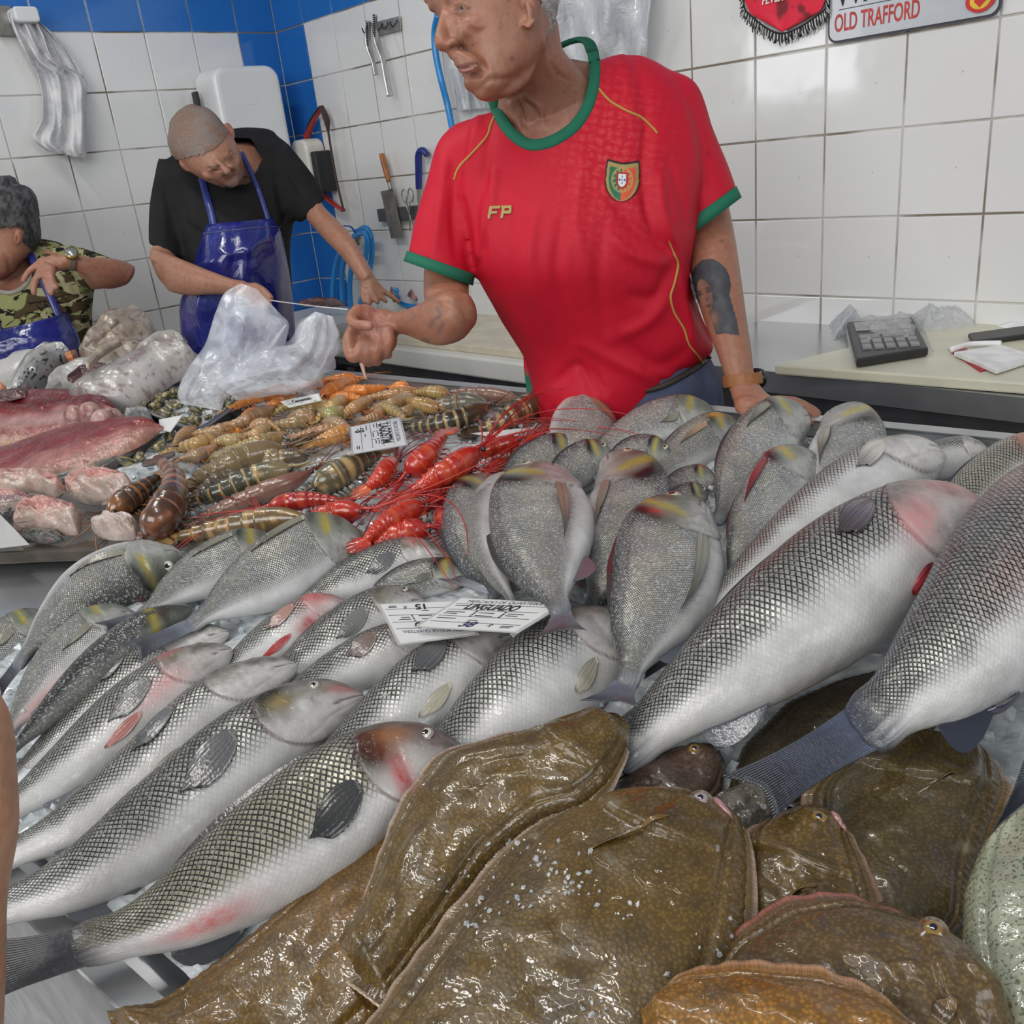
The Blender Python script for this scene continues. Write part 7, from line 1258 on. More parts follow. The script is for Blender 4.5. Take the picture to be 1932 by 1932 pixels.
c = stain(V, N_, skincol(V, (.42, .20, .13), 8), [([(35, 446)], 8, (.5, .20, .15), .5), ([(30, 448)], 3, (.12, .05, .04), .8), ([(62, 548)], 8, (.55, .26, .22), .6), ([(94, 550)], 8, (.55, .26, .22), .6), ([(105, 540)], 6, (.55, .26, .22), .6), ([(48, 524)], 7, (.52, .24, .2), .5), ([(240, 530)], 14, (.50, .20, .15), .5), ([(0, 520), (20, 540)], 14, (.50, .17, .13), .4)])
mesh('body', V, f, SKN, mc, True, c)
Vh, fh = vl([(-50, 360, 30, 345, 2.955, .06), (-86, 378, 60, 368, 2.955, .112), (-92, 420, 66, 420, 2.955, .120), (-84, 450, 68, 452, 2.96, .108), (-60, 480, 60, 478, 2.98, .09), (-40, 500, 50, 492, 3.0, .07)], 90, 110)
pxh, dh = proj(Vh); vis = dh < 2.95 * .93; keep = ~(vis & ((pxh[:, 0] < 42) & (pxh[:, 1] > 432 + .25 * (pxh[:, 0] * -1) * (pxh[:, 0] < 0) + 5 * np.sin(pxh[:, 0] * .4)))); keep &= pxh[:, 1] < 488
cen_ = Q(-10, 425, 2.95); Vh = Vh + nrm(Vh - cen_) * (.010 * (fbm(Vh * [1, 1, .35], 60, 2) - .40))[:, None]; Vh, fh, us = submesh(Vh, fh, keep); ch = mixc((.018, .018, .019), (.12, .12, .125), ss(.3, .75, fbm(Vh * [1, 1, .3], 130, 2))); mesh('hair', Vh, fh, vcol('dark_grey_hair', .55, bump=.8, bscale=300, bdist=.004), mc, True, ch)
ts = [vl([(-110, 500, 130, 470, 3.06, .09), (-130, 545, 175, 500, 3.05, .12), (-120, 600, 168, 590, 3.05, .135), (-110, 680, 172, 650, 3.08, .14), (-100, 760, 180, 740, 3.15, .14)], 34, None, .3, .9), vl([(95, 466, 110, 545, 3.02, .075), (140, 466, 150, 548, 3.00, .070), (190, 480, 185, 545, 2.955, .062), (222, 492, 196, 545, 2.93, .058)], 26, None, .05)]
V, f, N_ = remesh(ts, .008, 5); V = sculpt(V, N_, [([(110, 480), (130, 520), (150, 560)], 7, -.012), ([(120, 540), (140, 590), (150, 640)], 8, -.010), ([(60, 560), (90, 600), (110, 640)], 8, .008)])
CM = NT('camouflage'); vec = CM.n('ShaderNodeMapping'); vec.inputs['Scale'].default_value = (1, 1, 1.8); CM.l(CM.obj(), vec.inputs[0]); v_ = vec.outputs[0]
n1_ = CM.noise(11, 3, v_, .5, .8); n2_ = CM.noise(13.5, 3, v_, .5, 1.0); vec2 = CM.n('ShaderNodeMapping'); vec2.inputs['Location'].default_value = (3, 5, 1); vec2.inputs['Scale'].default_value = (1, 1, 2.2); CM.l(CM.obj(), vec2.inputs[0]); n3_ = CM.noise(14, 3, vec2.outputs[0], .55, 1.2)
cc_ = CM.mix(CM.ramp(n1_, .49, .50), (.27, .28, .12), (.07, .05, .025)); cc_ = CM.mix(CM.ramp(n3_, .54, .55), cc_, (.012, .012, .010)); cc_ = CM.mix(CM.ramp(n2_, .60, .61), cc_, (.36, .34, .20)); CM.set(col=cc_, rough=.85, spec=.2, normal=CM.bump(CM.noise(400, 1), .2, .001)); CM = CM.m
px, dd = proj(V); keep = ~(inpoly(px, [(-80, 440), (52, 440), (62, 500), (48, 535), (20, 553), (-20, 550), (-60, 530)]) & (dd < 3.04 * .93)); Vs, fs, us = submesh(V, f, keep); mesh('shirt', Vs, fs, CM, mc); bT3 = bvh(V, f)
Vb, fb = band(bT3, [(58, 505), (56, 522), (46, 540), (28, 551), (8, 552), (-15, 545)], 4, .003, .002, 2.95); mesh('collar', Vb, fb, plain('grey_rib', (.30, .28, .24), .8), mc)
sheet('apron', [(-60, 640, 128, 590, 2.98, .14), (-70, 670, 150, 640, 2.99, .15), (-70, 740, 165, 700, 3.04, .15), (-60, 820, 170, 780, 3.12, .15)], APM, mc, 44, [([(30, 630), (60, 640), (65, 660)], 6, .012), ([(-10, 640), (20, 660), (30, 680)], 6, -.012)], wr=.02)
for ln, w_ in (([(45, 455), (62, 490), (78, 525), (95, 560), (112, 600)], 7), ([(-20, 560), (-8, 600), (2, 640)], 7)):
    Vb, fb = band(bT3, ln, w_, .003, .006, 2.92); mesh('apron_strap', Vb, fb, plain('strap_blue', (.025, .035, .22), .35, 0, .4), mc)
wk, C, ex, ey, ez = bracelet('watch_strap', 139, 494, 2.742, 9, .034, .003, 1.45, plain('grey_leather', (.16, .12, .09), .6), (.2, .2, .2), mc) if False else (None,) * 5
V, f = vl([(144, 478, 142, 511, 2.74, .0335), (134, 476, 130, 510, 2.735, .0335)], 30, 8, 0); mesh('watch_strap', V, f, plain('grey_leather', (.16, .115, .08), .6), mc)
c0 = Q(135, 478, 2.70); n_ = nrm(nrm(CAM - c0) + np.array([0, 0, .9])); m_ = MB(); m_.tube([c0 - n_ * .004, c0 + n_ * .006], [.019, .018], 28, c=np.array([.45, .33, .10])); m_.tube([c0 + n_ * .006, c0 + n_ * .0068], [.0155, .015], 28, c=np.array([.45, .45, .42])); m_.build('watch_case', vcol('gilt', .2, .7), mc)
DT = plain('dark_trousers_left', (.03, .03, .035), .8)
for x in (-20, 110):
    p = Q(x, 760, 3.08); m_ = MB(); m_.tube([p + ZU_ * .05, p, p - ZU_ * .42, p - ZU_ * (p[2] - .04)], [.09, .095, .075, .055], 16, 24); m_.build('trouser_leg', DT, mc)
QS[0] = 1.0
# customer's hand at the very left edge, close to the lens
mh = empty('person', Q(-60, 1600, .55)); tag(mh, 'customer at the left edge of the picture, only a bare bent forearm showing', 'person')
V, f, N_ = remesh([vl([(-190, 1330, -10, 1300, .60, .022), (-170, 1390, 12, 1360, .60, .030), (-160, 1460, 20, 1450, .60, .033), (-160, 1560, 24, 1560, .60, .034), (-165, 1650, 8, 1680, .60, .033), (-180, 1800, 0, 1800, .61, .036), (-200, 2000, -8, 2000, .62, .040)], 30)], .0035, 4)
mesh('body', V, f, SKN, mh, True, skincol(V, (.60, .33, .21), 3))
# ================================================ things hanging on the walls, tools, hoses
WPL = plain('white_dispenser_plastic', (.78, .79, .80), .3, 0, .2, .03, 5); BPL = plain('black_plastic', (.02, .02, .022), .4); MTL = plain('worn_metal', (.42, .40, .37), .35, .8, 0, .2, 25)
def wallR(x, y, off=0): p = ony(x, y, YW - .006 - off); return p
def wallL(x, y, off=0): p = onx(x, y, XW + .006 + off); return p
def prism(name, pts, nrm_, th, mat, parent=None, bevel=.004, col=None):   # polygon extruded along nrm_
    A = np.array(pts); n_ = len(A); B_ = A + np.array(nrm_) * th; o = mesh(name, np.vstack([A, B_]), [tuple(range(n_)), tuple(range(2 * n_ - 1, n_ - 1, -1))] + [(i, n_ + i, n_ + (i + 1) % n_, (i + 1) % n_) for i in range(n_)], mat, parent, False)
    bm = bmesh.new(); bm.from_mesh(o.data); bmesh.ops.recalc_face_normals(bm, faces=bm.faces); bm.to_mesh(o.data); bm.free()
    if bevel: b = o.modifiers.new('bevel', 'BEVEL'); b.width = bevel; b.segments = 3; b.limit_method = 'ANGLE'; o.data.polygons.foreach_set('use_smooth', [False] * len(o.data.polygons))
    return o
def rrect(c, ux, uz, w_, h_, r, k=6):
    P_ = []
    for sx, sy, a0 in ((1, 1, 0), (-1, 1, PI / 2), (-1, -1, PI), (1, -1, 1.5 * PI)):
        for j in range(k + 1): a = a0 + j / k * PI / 2; P_.append(c + ux * (sx * (w_ / 2 - r) + r * math.cos(a)) + uz * (sy * (h_ / 2 - r) + r * math.sin(a)))
    return P_
LY, RX, ZU = np.array([0, 1., 0]), np.array([1., 0, 0]), np.array([0, 0, 1.])
# towel dispenser on the left wall
p0 = wallL(365, 142); p1 = wallL(498, 142); p2 = wallL(515, 270); zt = p0[2]; 
td = empty('towel_dispenser', (XW + .12, (p0[1] + p1[1]) / 2, zt - .36)); tag(td, 'white wall towel dispenser behind the shaved head of the man in black', 'dispenser')
cT = np.array([XW + .01, p0[1] * .5 + p1[1] * .5 - .02, zt - .19]); prism('housing', rrect(cT, LY, ZU, .27, .40, .05), RX, .16, WPL, td, .02)
prism('label_plate', rrect(cT + RX * .1605 + LY * .0 + ZU * .08, LY, ZU, .034, .02, .002), RX, .0006, WPL, td, 0)
pb_ = wallL(372, 196, .05); MB().box((pb_[0], pb_[1] - .0, pb_[2] - .01), .035, .014, .10).build('lever', BPL, td, False, .004)
# hanging pad of white bags at upper left
bgm = NT('bag_paper'); bgm.set(col=bgm.mix(bgm.ramp(bgm.noise(16, 4), .4, .65), (.74, .74, .75), (.58, .59, .61)), rough=.4, coat=.15, normal=bgm.bump(bgm.noise(22, 4, dist=1.0), .7, .012)); bgm = bgm.m
bh = empty('bag_pack', wallL(90, 200, .03)); tag(bh, 'pack of white plastic bags hanging from a holder on the left wall', 'bag pack')
def drape(name, rows, offs, mat, parent, wall, n=70, m=34, amp=.012, seed=0, thick=.006, col=None, fr=9):
    r0 = np.array(rows, float); u = np.linspace(0, 1, n); q = cr(np.c_[r0, np.array(offs)[:, None]], n); V = []
    for i in range(n):
        for a in np.linspace(0, 1, m):
            x, y = q[i, 0] * (1 - a) + q[i, 2] * a, q[i, 1] * (1 - a) + q[i, 3] * a; o_ = q[i, 4] + amp * (math.sin(a * 13 + i * .06 + seed) * .45 + math.sin(a * 29 - i * .11) * .2); V.append(wall(x, y, max(o_, .004)))
    V = np.array(V); nw = RX if wall is wallL else -LY; V = V + nw * (amp * .8 * (fbm(V + seed, fr, 3) - .5))[:, None]; nv = len(V); g = gridfaces(n, m)
    ring = [j for j in range(m)] + [i * m + m - 1 for i in range(1, n)] + [(n - 1) * m + j for j in range(m - 2, -1, -1)] + [i * m for i in range(n - 2, 0, -1)]
    return mesh(name, np.vstack([V, V - nw * thick * .5]), g + [tuple(nv + i for i in reversed(x)) for x in g] + [(y, x, nv + x, nv + y) for x, y in zip(ring, ring[1:] + ring[:1])], mat, parent, True)
drape('bag_sheets', [(18, 24, 62, 26), (28, 60, 80, 60), (52, 110, 102, 110), (70, 138, 160, 148), (80, 180, 163, 195), (78, 225, 164, 250), (62, 260, 164, 285), (88, 285, 164, 300)], [.05, .06, .05, .045, .05, .06, .06, .055], bgm, bh, wallL, amp=.03)
drape('bag_sheets', [(60, 34, 70, 38), (74, 60, 108, 70), (90, 100, 140, 112), (104, 136, 158, 146)], [.03, .03, .03, .03], bgm, bh, wallL, amp=.016, n=30, seed=3)
prism('holder', rrect(wallL(38, 34, .01), LY, ZU, .075, .045, .012), RX, .07, WPL, bh, .006)
c_ = wallL(6, 40, .0); prism('bracket', rrect(c_, LY, ZU, .06, .085, .004), RX, .012, MTL, bh, .002)
# soap dispenser on the right wall near the corner
sd = empty('soap_dispenser', wallR(605, 320, .05)); tag(sd, 'small cream soap dispenser with black side beside the bow saw', 'dispenser')
CRM = plain('cream_plastic', (.70, .69, .63), .3, 0, .2, .03, 5)
a0, a1 = wallR(572, 265), wallR(620, 350); cS = (wallR(602, 305) + wallR(602, 305)) / 2; prism('housing', rrect(cS + ZU * .0, RX, ZU, .115, .17, .035), -LY, .085, CRM, sd, .012)
prism('refill_side', rrect(wallR(626, 322, .0), RX, ZU, .035, .15, .008), -LY, .075, BPL, sd, .006); prism('push_bar', rrect(cS - LY * .085 - ZU * .06 - RX * .008, RX, ZU, .05, .09, .02), -LY, .02, CRM, sd, .006); prism('slot', rrect(cS - LY * .0855 - ZU * .0 - RX * .03, RX, ZU, .004, .035, .0015), -LY, .001, BPL, sd, 0)
prism('nozzle', rrect(cS - ZU * .095 - RX * .03, RX, ZU, .05, .03, .006), -LY, .05, BPL, sd, .004)
# bow saw
bs_ = empty('bow_saw', wallR(615, 300, .03)); tag(bs_, 'red and black bow saw hanging behind the cream soap dispenser', 'saw'); RED_P = plain('red_enamel', (.42, .03, .025), .35, 0, .3, .15, 20)
m_ = MB(); m_.tube([wallR(x, y, .03) for x, y in ((606, 205), (590, 232), (579, 262), (580, 300), (598, 345), (618, 375), (648, 397))], [.010, .014, .016, .012, .012, .014, .012], 10, 50, c=None, flat=.5); m_.build('frame', RED_P, bs_)
m_ = MB(); m_.tube([wallR(x, y, .036) for x, y in ((604, 202), (588, 228), (576, 258))], [.010, .013, .006], 8, 20, flat=.4); m_.build('grip', BPL, bs_)
m_ = MB(); m_.tube([wallR(x, y, .034) for x, y in ((606, 200), (616, 225), (619, 245))], [.012, .015, .007], 8, 16, flat=.35); m_.build('end_bracket', plain('rust_brown', (.06, .03, .025), .6), bs_)
m_ = MB(); m_.tube([wallR(x, y, .03) for x, y in ((618, 240), (626, 290), (636, 345), (648, 396))], .0055, 6, 40, flat=.25); m_.build('blade', plain('rusty_blade', (.09, .06, .045), .5, .5), bs_)
# hook plate with two scalers
hp = empty('hook_plate', wallR(735, 48, .004)); tag(hp, 'grey metal plate with hooks near the top of the right wall', 'hook rail')
prism('plate', [wallR(*p) for p in ((702, 44), (756, 30), (758, 57), (706, 70))], -LY, .005, MTL, hp, .001)
for x, y in ((733, 50), (750, 45), (697, 58), (722, 52)):
    m_ = MB(); q = wallR(x, y, .006); m_.tube([q + ZU * .012, q - LY * .008, q - LY * .022 - ZU * .008, q - LY * .030 + ZU * .008], .0022, 6, 16); m_.build('hook', BPL, hp)
for i, (pts, w_, lb_) in enumerate([([(697, 40), (694, 60), (696, 88), (704, 115), (710, 142)], [.010, .012, .014, .009, .010], 'shorter metal fish scaler on the hook plate'), ([(710, 28), (708, 55), (712, 80), (722, 110), (728, 140), (736, 182)], [.005, .009, .015, .011, .013, .013], 'longer bright metal fish scaler on the hook plate')]):
    e = empty('fish_scaler', wallR(*pts[2], .03)); tag(e, lb_, 'scaler'); m_ = MB(); m_.tube([wallR(x, y, .028 + .012 * i) for x, y in pts], w_, 10, 50, flat=.35); m_.build('handle', plain('satin_steel', (.50, .50, .49), .28, .85), e)
    m_ = MB()
    for k in range(12): a = wallR(pts[0][0] - 2 + k * .1, pts[0][1] + k * 4, .036 + .012 * i); m_.box(a - RX * .008, .006, .006, .004)
    m_.build('teeth', BPL, e, False)
# magnetic strip with cleaver, scissors and knives
ms = wallR(*(752, 402)); mg = empty('knife_rail', ms); tag(mg, 'dark magnetic knife rail on the right wall behind the red shirt', 'knife rail'); prism('rail', [wallR(*p) for p in ((716, 394), (800, 386), (803, 412), (720, 418))], -LY, .014, plain('rail_grey', (.10, .10, .105), .4, .4), mg, .002)
cl = empty('cleaver', wallR(740, 380, .02)); tag(cl, 'cleaver with orange wooden handle and broad worn blade on the knife rail', 'cleaver')
m_ = MB(); m_.tube([wallR(x, y, .026) for x, y in ((720, 290), (727, 315), (734, 343))], [.011, .0135, .010], 10, 24, flat=.7); m_.build('handle', plain('orange_wood', (.36, .13, .03), .4, 0, .3, .25, 40), cl); m_ = MB(); m_.tube([wallR(x, y, .024) for x, y in ((733, 340), (738, 358))], [.007, .008], 8, 8); m_.build('bolster', MTL, cl)
prism('blade', [wallR(x, y, .018) for x, y in ((719, 361), (742, 356), (761, 448), (739, 450))], -LY, .003, plain('worn_blade', (.24, .22, .20), .5, .6, 0, .2, 30), cl, .001)
sc_ = empty('scissors', wallR(770, 395, .02)); tag(sc_, 'steel scissors hanging on the knife rail right of the cleaver', 'scissors')
for cx, cy in ((763, 370), (775, 368)):
    m_ = MB(); c0 = wallR(cx, cy, .024); a = np.linspace(0, 2 * PI, 25); m_.tube([c0 + RX * .014 * math.cos(x) + ZU * .022 * math.sin(x) for x in a], .0028, 6, cap=False); m_.build('handle_ring', MTL, sc_)
for a, b in (((766, 382), (781, 430)), ((772, 381), (774, 436))): m_ = MB(); m_.tube([wallR(*a, .024), wallR(*b, .022)], [.006, .003], 8, 8, flat=.4); m_.build('blade', MTL, sc_)
bk_ = empty('knife', wallR(795, 310, .02)); tag(bk_, 'knife with dark blue handle partly hidden by the red sleeve', 'knife'); m_ = MB(); m_.tube([wallR(x, y, .022) for x, y in ((806, 292), (797, 283), (790, 292), (790, 320), (790, 356))], [.012, .013, .014, .014, .012], 10, 40, flat=.8); m_.build('handle', plain('navy_plastic', (.012, .025, .20), .35, 0, .2), bk_)
prism('blade', [wallR(x, y, .018) for x, y in ((786, 356), (794, 356), (800, 398), (790, 396))], -LY, .002, MTL, bk_, 0)
HOS = plain('blue_hose_plastic', (.01, .25, .66), .3, 0, .4, .08, 10)
hs = empty('hose', wallR(690, 500, .05)); tag(hs, 'coiled bright blue hose hanging from a tap beside the black-shirted arm', 'hose')
for pts in (((672, 438, .05), (690, 430, .06), (699, 445, .06), (702, 480, .06), (693, 530, .06), (684, 560, .06), (676, 588, .04)), ((668, 446, .08), (688, 440, .09), (693, 465, .09), (686, 500, .08)), ((662, 462, .05), (640, 480, .05), (630, 520, .05), (626, 575, .04)), ((668, 466, .06), (650, 490, .06), (645, 530, .05), (646, 575, .04)), ((672, 470, .06), (664, 500, .05), (660, 540, .05), (662, 580, .04))):
    m_ = MB(); m_.tube([wallR(x, y, o_) for x, y, o_ in pts], .0105, 10, 50); m_.build('coil', HOS, hs)
tap = empty('tap', wallR(668, 444, .03)); tag(tap, 'brass tap with blue lever holding the coiled hose', 'tap'); m_ = MB(); m_.tube([wallR(672, 446, .0), wallR(672, 446, .06)], .012, 10); m_.tube([wallR(672, 446, .06), wallR(674, 462, .07)], .010, 10); m_.build('spout', plain('brass', (.35, .28, .15), .35, .8), tap); m_ = MB(); m_.tube([wallR(650, 426, .07), wallR(662, 428, .07), wallR(671, 440, .06)], .006, 8, 12, flat=.4); m_.build('lever', plain('lever_blue', (.02, .08, .45), .4), tap)
hs2 = MB(); hs2.tube([wallR(x, y, o_) for x, y, o_ in ((826, 28, .06), (820, 60, .05), (822, 100, .05), (832, 150, .05), (846, 205, .04), (856, 260, .05))], .0105, 12, 60); tag(hs2.build('hose', HOS), 'bright blue hose on the wall just left of the nose of the man in red', 'hose')
hs3 = MB(); hs3.tube([onz(x, y, LZ + o_) for x, y, o_ in ((748, 548, .10), (750, 560, .05), (760, 574, .02), (800, 580, .015), (850, 572, .02), (885, 548, .05), (912, 520, .12))], .010, 10, 60); tag(hs3.build('hose', HOS), 'blue hose lying on the left bench behind the bent elbow', 'hose')
hs4 = MB(); hs4.tube([onz(x, y, LZ + .033) for x, y in ((820, 576), (870, 575), (900, 574), (945, 572), (980, 575))], .012, 10, 40); tag(hs4.build('hose', plain('red_hose', (.75, .03, .02), .3, 0, .4)), 'red hose on the left bench between the elbow and the red shirt', 'hose')
for i, (pairs, lb_) in enumerate([([((735, 555), (742, 570)), ((738, 530), (765, 572)), ((765, 528), (795, 565)), ((790, 532), (802, 555))], 'dark red fish offcut with black skin beside the blue hose end'), ([((768, 558), (785, 568)), ((775, 545), (800, 562)), ((800, 525), (830, 560)), ((825, 530), (835, 548))], 'fish offcut with white fat edge just above the forearm'),
    ([((885, 560), (895, 570)), ((890, 540), (920, 568)), ((915, 542), (945, 572)), ((935, 555), (948, 572))], 'pile of dark red offcuts against the red shirt'), ([((560, 572), (570, 578)), ((590, 564), (620, 578)), ((630, 566), (655, 578))], 'low heap of offcuts behind the blue hose coil')]):
    def PB(x, y, h=0): return onz(x, y, LZ + .02 + h)
    _P, _PN = P, PN; P = PB; PN = np.array([0, 0, 1.]); o, _ = plate_loft('fish_offcut', pairs, .03, .035, MEAT, None, mcf([(0, (.05, .03, .03)), (.3, (.20, .03, .04)), (.6, (.50, .25, .24)), (1, (.10, .03, .03))], 8, 70 + i, ((.60, .45, .42), .6, .6)), k=.7, wob=.05, seed=70 + i, n=40, m=24); P, PN = _P, _PN; tag(o, lb_, 'fish offcut', 'offcuts on the left bench')
# clear bags hanging on the wall behind the head
film = NT('thin_white_film'); film.set(col=film.mix(film.ramp(film.noise(14, 4), .35, .7), (.82, .85, .88), (.66, .69, .73)), rough=.2, coat=.5, alpha=.62, normal=film.bump(film.noise(30, 4, dist=1.4), .8, .010)); film = film.m
hbag = empty('bag_pack', wallR(1130, 60, .05)); tag(hbag, 'crumpled translucent bags hanging on the wall right behind the head of the man in red', 'bag pack')
drape('bag_sheets', [(1000, -60, 1235, -80), (1010, -10, 1232, -20), (1020, 40, 1228, 30), (1030, 90, 1225, 80), (1040, 135, 1220, 125)], [.05, .06, .06, .05, .04], film, hbag, wallR, amp=.04, n=60, m=60, seed=5, fr=6)
hb2 = empty('bag_pack', wallR(865, 130, .04)); tag(hb2, 'translucent bag hanging between the blue hose and the chin of the man in red', 'bag pack')
drape('bag_sheets', [(838, 40, 900, 30), (842, 90, 905, 90), (852, 150, 910, 150), (862, 210, 920, 205)], [.03, .04, .04, .03], film, hb2, wallR, amp=.03, n=40, m=30, seed=8)
# pennant
pn_ = empty('pennant', wallR(1480, 30, .01)); tag(pn_, 'red and black pennant with black and white fringe on the right wall', 'pennant')
def pcol(V): n_ = fbm(V, 26, 3); return mixc((.80, .015, .05), (.16, .01, .015), ss(.58, .66, n_) * .9)
o_p = [(1404, -90), (1404, 0), (1416, 26), (1476, 60), (1548, 20), (1556, 0), (1556, -90)]
g1 = []; rows = 40
for i in range(rows):
    for a in np.linspace(0, 1, 40):
        y = -90 + 150 * i / (rows - 1); xl = np.interp(y, [-90, 0, 26, 60], [1404, 1404, 1416, 1476]); xr = np.interp(y, [-90, 2, 20, 60], [1556, 1556, 1548, 1476]); g1.append(wallR(xl + (xr - xl) * a, y, .010 + .002 * math.sin(a * 9)))
g1 = np.array(g1); nv = len(g1); g = gridfaces(rows, 40); PEN = vcol('pennant_cloth', .6, bump=.2, bscale=300); mesh('cloth', np.vstack([g1, g1 + LY * .002]), g + [tuple(nv + i for i in reversed(x)) for x in g], PEN, pn_, True, np.vstack([pcol(g1)] * 2))
m_ = MB(); edge_ = cr(np.array([(1402, -60), (1403, 0), (1415, 28), (1476, 63), (1550, 23), (1558, 0), (1558, -60)], float), 170); t_ = nrm(np.gradient(edge_, axis=0))
for i in range(170):
    o_ = np.array([-t_[i, 1], t_[i, 0]]); dn = o_ * .4 + np.array([0, 1.0]); w1 = 9 + 8 * rng.random(); e_ = edge_[i]; c_ = (.02, .02, .02) if i % 3 else (.75, .75, .74)
    a, b, d_ = wallR(*e_, .010), wallR(*(e_ + dn * w1 * .6 + rng.normal(size=2) * 1.0), .014), wallR(*(e_ + dn * w1 + rng.normal(size=2) * 1.5), .008); m_.tube([a, b, d_], .0014, 4, 6, c=np.array(c_))
m_.build('fringe', vcol('fringe_thread', .7), pn_); m_ = MB(); m_.tube([wallR(*e_, .012) for e_ in edge_[::3]], .002, 6, c=np.array([.02, .02, .02])); m_.build('cord_edge', vcol('fringe_thread_b', .7), pn_)
def text(name, body, at, ux, uz, n_, size, mat, parent, ext=.0006, bold=0.0, sx=1.0, font=None, align='LEFT', shear=0.0):
    cu = bpy.data.curves.new(name, 'FONT'); cu.body = body; cu.size = size; cu.extrude = ext; cu.offset = bold; cu.align_x = align; cu.shear = shear; o = bpy.data.objects.new('t', cu); S.collection.objects.link(o); dg = bpy.context.evaluated_depsgraph_get(); dg.update()
    me = bpy.data.meshes.new_from_object(o.evaluated_get(dg)); bpy.data.objects.remove(o); V = np.array([v.co for v in me.vertices]).reshape(-1, 3); W_ = np.array(at) + V[:, :1] * sx * np.array(ux) + V[:, 1:2] * np.array(uz) + V[:, 2:3] * np.array(n_); f = [tuple(p.vertices) for p in me.polygons]; bpy.data.meshes.remove(me)
    return mesh(name, W_, f, mat, parent, False)
WHT = plain('white_print', (.8, .8, .8), .6); INK = plain('black_print', (.015, .015, .018), .5); INKB = plain('blue_ink', (.03, .03, .10), .5)
text('lettering', 'FEVER', wallR(1437, 9, .014), RX, ZU, -LY, .024, WHT, pn_, .0004, .0006, .85, shear=.2)
# street sign
pa, pb, pc_, pd = wallR(1562, -60, .004), wallR(1888, -100, .004), wallR(1887, 25, .004), wallR(1562, 78, .004); sg = empty('street_sign', (pa + pc_) / 2); tag(sg, 'white enamel street sign reading OLD TRAFFORD on the right wall', 'sign')
xL, xRr = pd[0], pc_[0]; zb = (pd[2] + wallR(1880, 36)[2]) / 2; zt_ = zb + .30; cS = np.array([(xL + xRr) / 2, YW - .006, (zb + zt_) / 2]); SG = plain('enamel_grey', (.50, .52, .55), .35, .2, .3, .05, 9); prism('border', rrect(cS, RX, ZU, xRr - xL, zt_ - zb, .02), -LY, .004, plain('sign_edge', (.03, .035, .05), .4), sg, 0); prism('plate', rrect(cS, RX, ZU, xRr - xL - .008, zt_ - zb - .008, .018), -LY, .0052, SG, sg, 0)
REDT = plain('red_print', (.50, .05, .04), .5)
q0 = wallR(1573, 62, .0075); q1 = wallR(1733, 36, .0075); sx_ = 1; tt = text('lettering', 'OLD TRAFFORD', (q0[0], YW - .0115, zb + .022), RX, ZU, -LY, .048, REDT, sg, .0004, .0008); bb = np.array([v.co for v in tt.data.vertices]); k_ = (q1[0] - q0[0]) / (bb[:, 0].max() - bb[:, 0].min())
for v in tt.data.vertices: v.co.x = q0[0] + (v.co.x - q0[0]) * k_
tt = text('lettering', 'WAY M16', (q0[0], YW - .0115, zb + .072), RX, ZU, -LY, .085, INK, sg, .0004, .001); bb = np.array([v.co for v in tt.data.vertices]); k_ = .75
for v in tt.data.vertices: v.co.x = q0[0] + (v.co.x - q0[0]) * k_
MB().box((cS[0] - .02, YW - .0113, zb + .064), xRr - xL - .09, .0006, .0015).build('rule', INK, sg, False)
c0 = wallR(1850, 0, .0075); c0[2] = max(c0[2], zb + .03); CRD = plain('badge_red', (.6, .02, .02), .4); CYL = plain('badge_yellow', (.75, .50, .03), .4)
prism('badge', [c0 + RX * .026 * math.cos(a) * (1 if abs(math.cos(a)) < .8 else 1.1) + ZU * .022 * math.sin(a) for a in np.linspace(0, 2 * PI, 28)[:-1]], -LY, .0012, CRD, sg, 0); prism('badge_rim', [c0 - LY * .0012 + RX * .020 * math.cos(a) + ZU * .016 * math.sin(a) for a in np.linspace(0, 2 * PI, 24)[:-1]], -LY, .0006, CYL, sg, 0); prism('badge_shield', [c0 - LY * .0018 + RX * x + ZU * z for x, z in ((-.011, .010), (.011, .010), (.011, -.002), (0, -.013), (-.011, -.002))], -LY, .0006, CRD, sg, 0)
# ---- things on the right bench
BT2 = BZ + .022
tbp = [onz(x, y, BT2 + .02) for x, y in ((1598, 607), (1722, 598), (1752, 655), (1616, 677))]; tbx = empty('tablet', sum(tbp) / 4 - ZU * .02); tag(tbx, 'black card reader tablet wrapped in clear plastic on the cream cutting board', 'tablet')
slab('case', tbp, 0, .018, BPL, tbx, .004); cT_ = sum(tbp) / 4; ux_, uy_ = nrm(tbp[1] - tbp[0]), nrm(tbp[0] - tbp[3]); uz_ = np.cross(ux_, uy_); W1, W2 = np.linalg.norm(tbp[1] - tbp[0]), np.linalg.norm(tbp[0] - tbp[3])
m_ = MB(); M_ = np.array([ux_, uy_, uz_]); m_.box(cT_ + uy_ * W2 * .27 + uz_ * .001, W1 * .8, W2 * .26, .002, M_); m_.build('screen', plain('grey_screen', (.12, .12, .13), .2, 0, .5), tbx, False)
m_ = MB()
for i in range(5):
    for j in range(3): m_.box(cT_ + ux_ * (i - 2) * W1 * .16 - uy_ * (W2 * (.04 + .13 * j)) + uz_ * .002, W1 * .12, W2 * .085, .004, M_)
m_.build('keys', plain('grey_keys', (.25, .25, .26), .4), tbx, False)
cwrap = NT('clear_wrap'); cwrap.set(col=(.80, .82, .84), rough=.12, coat=.6, alpha=.30, normal=cwrap.bump(cwrap.noise(40, 4, dist=2.0), .9, .010)); cwrap = cwrap.m
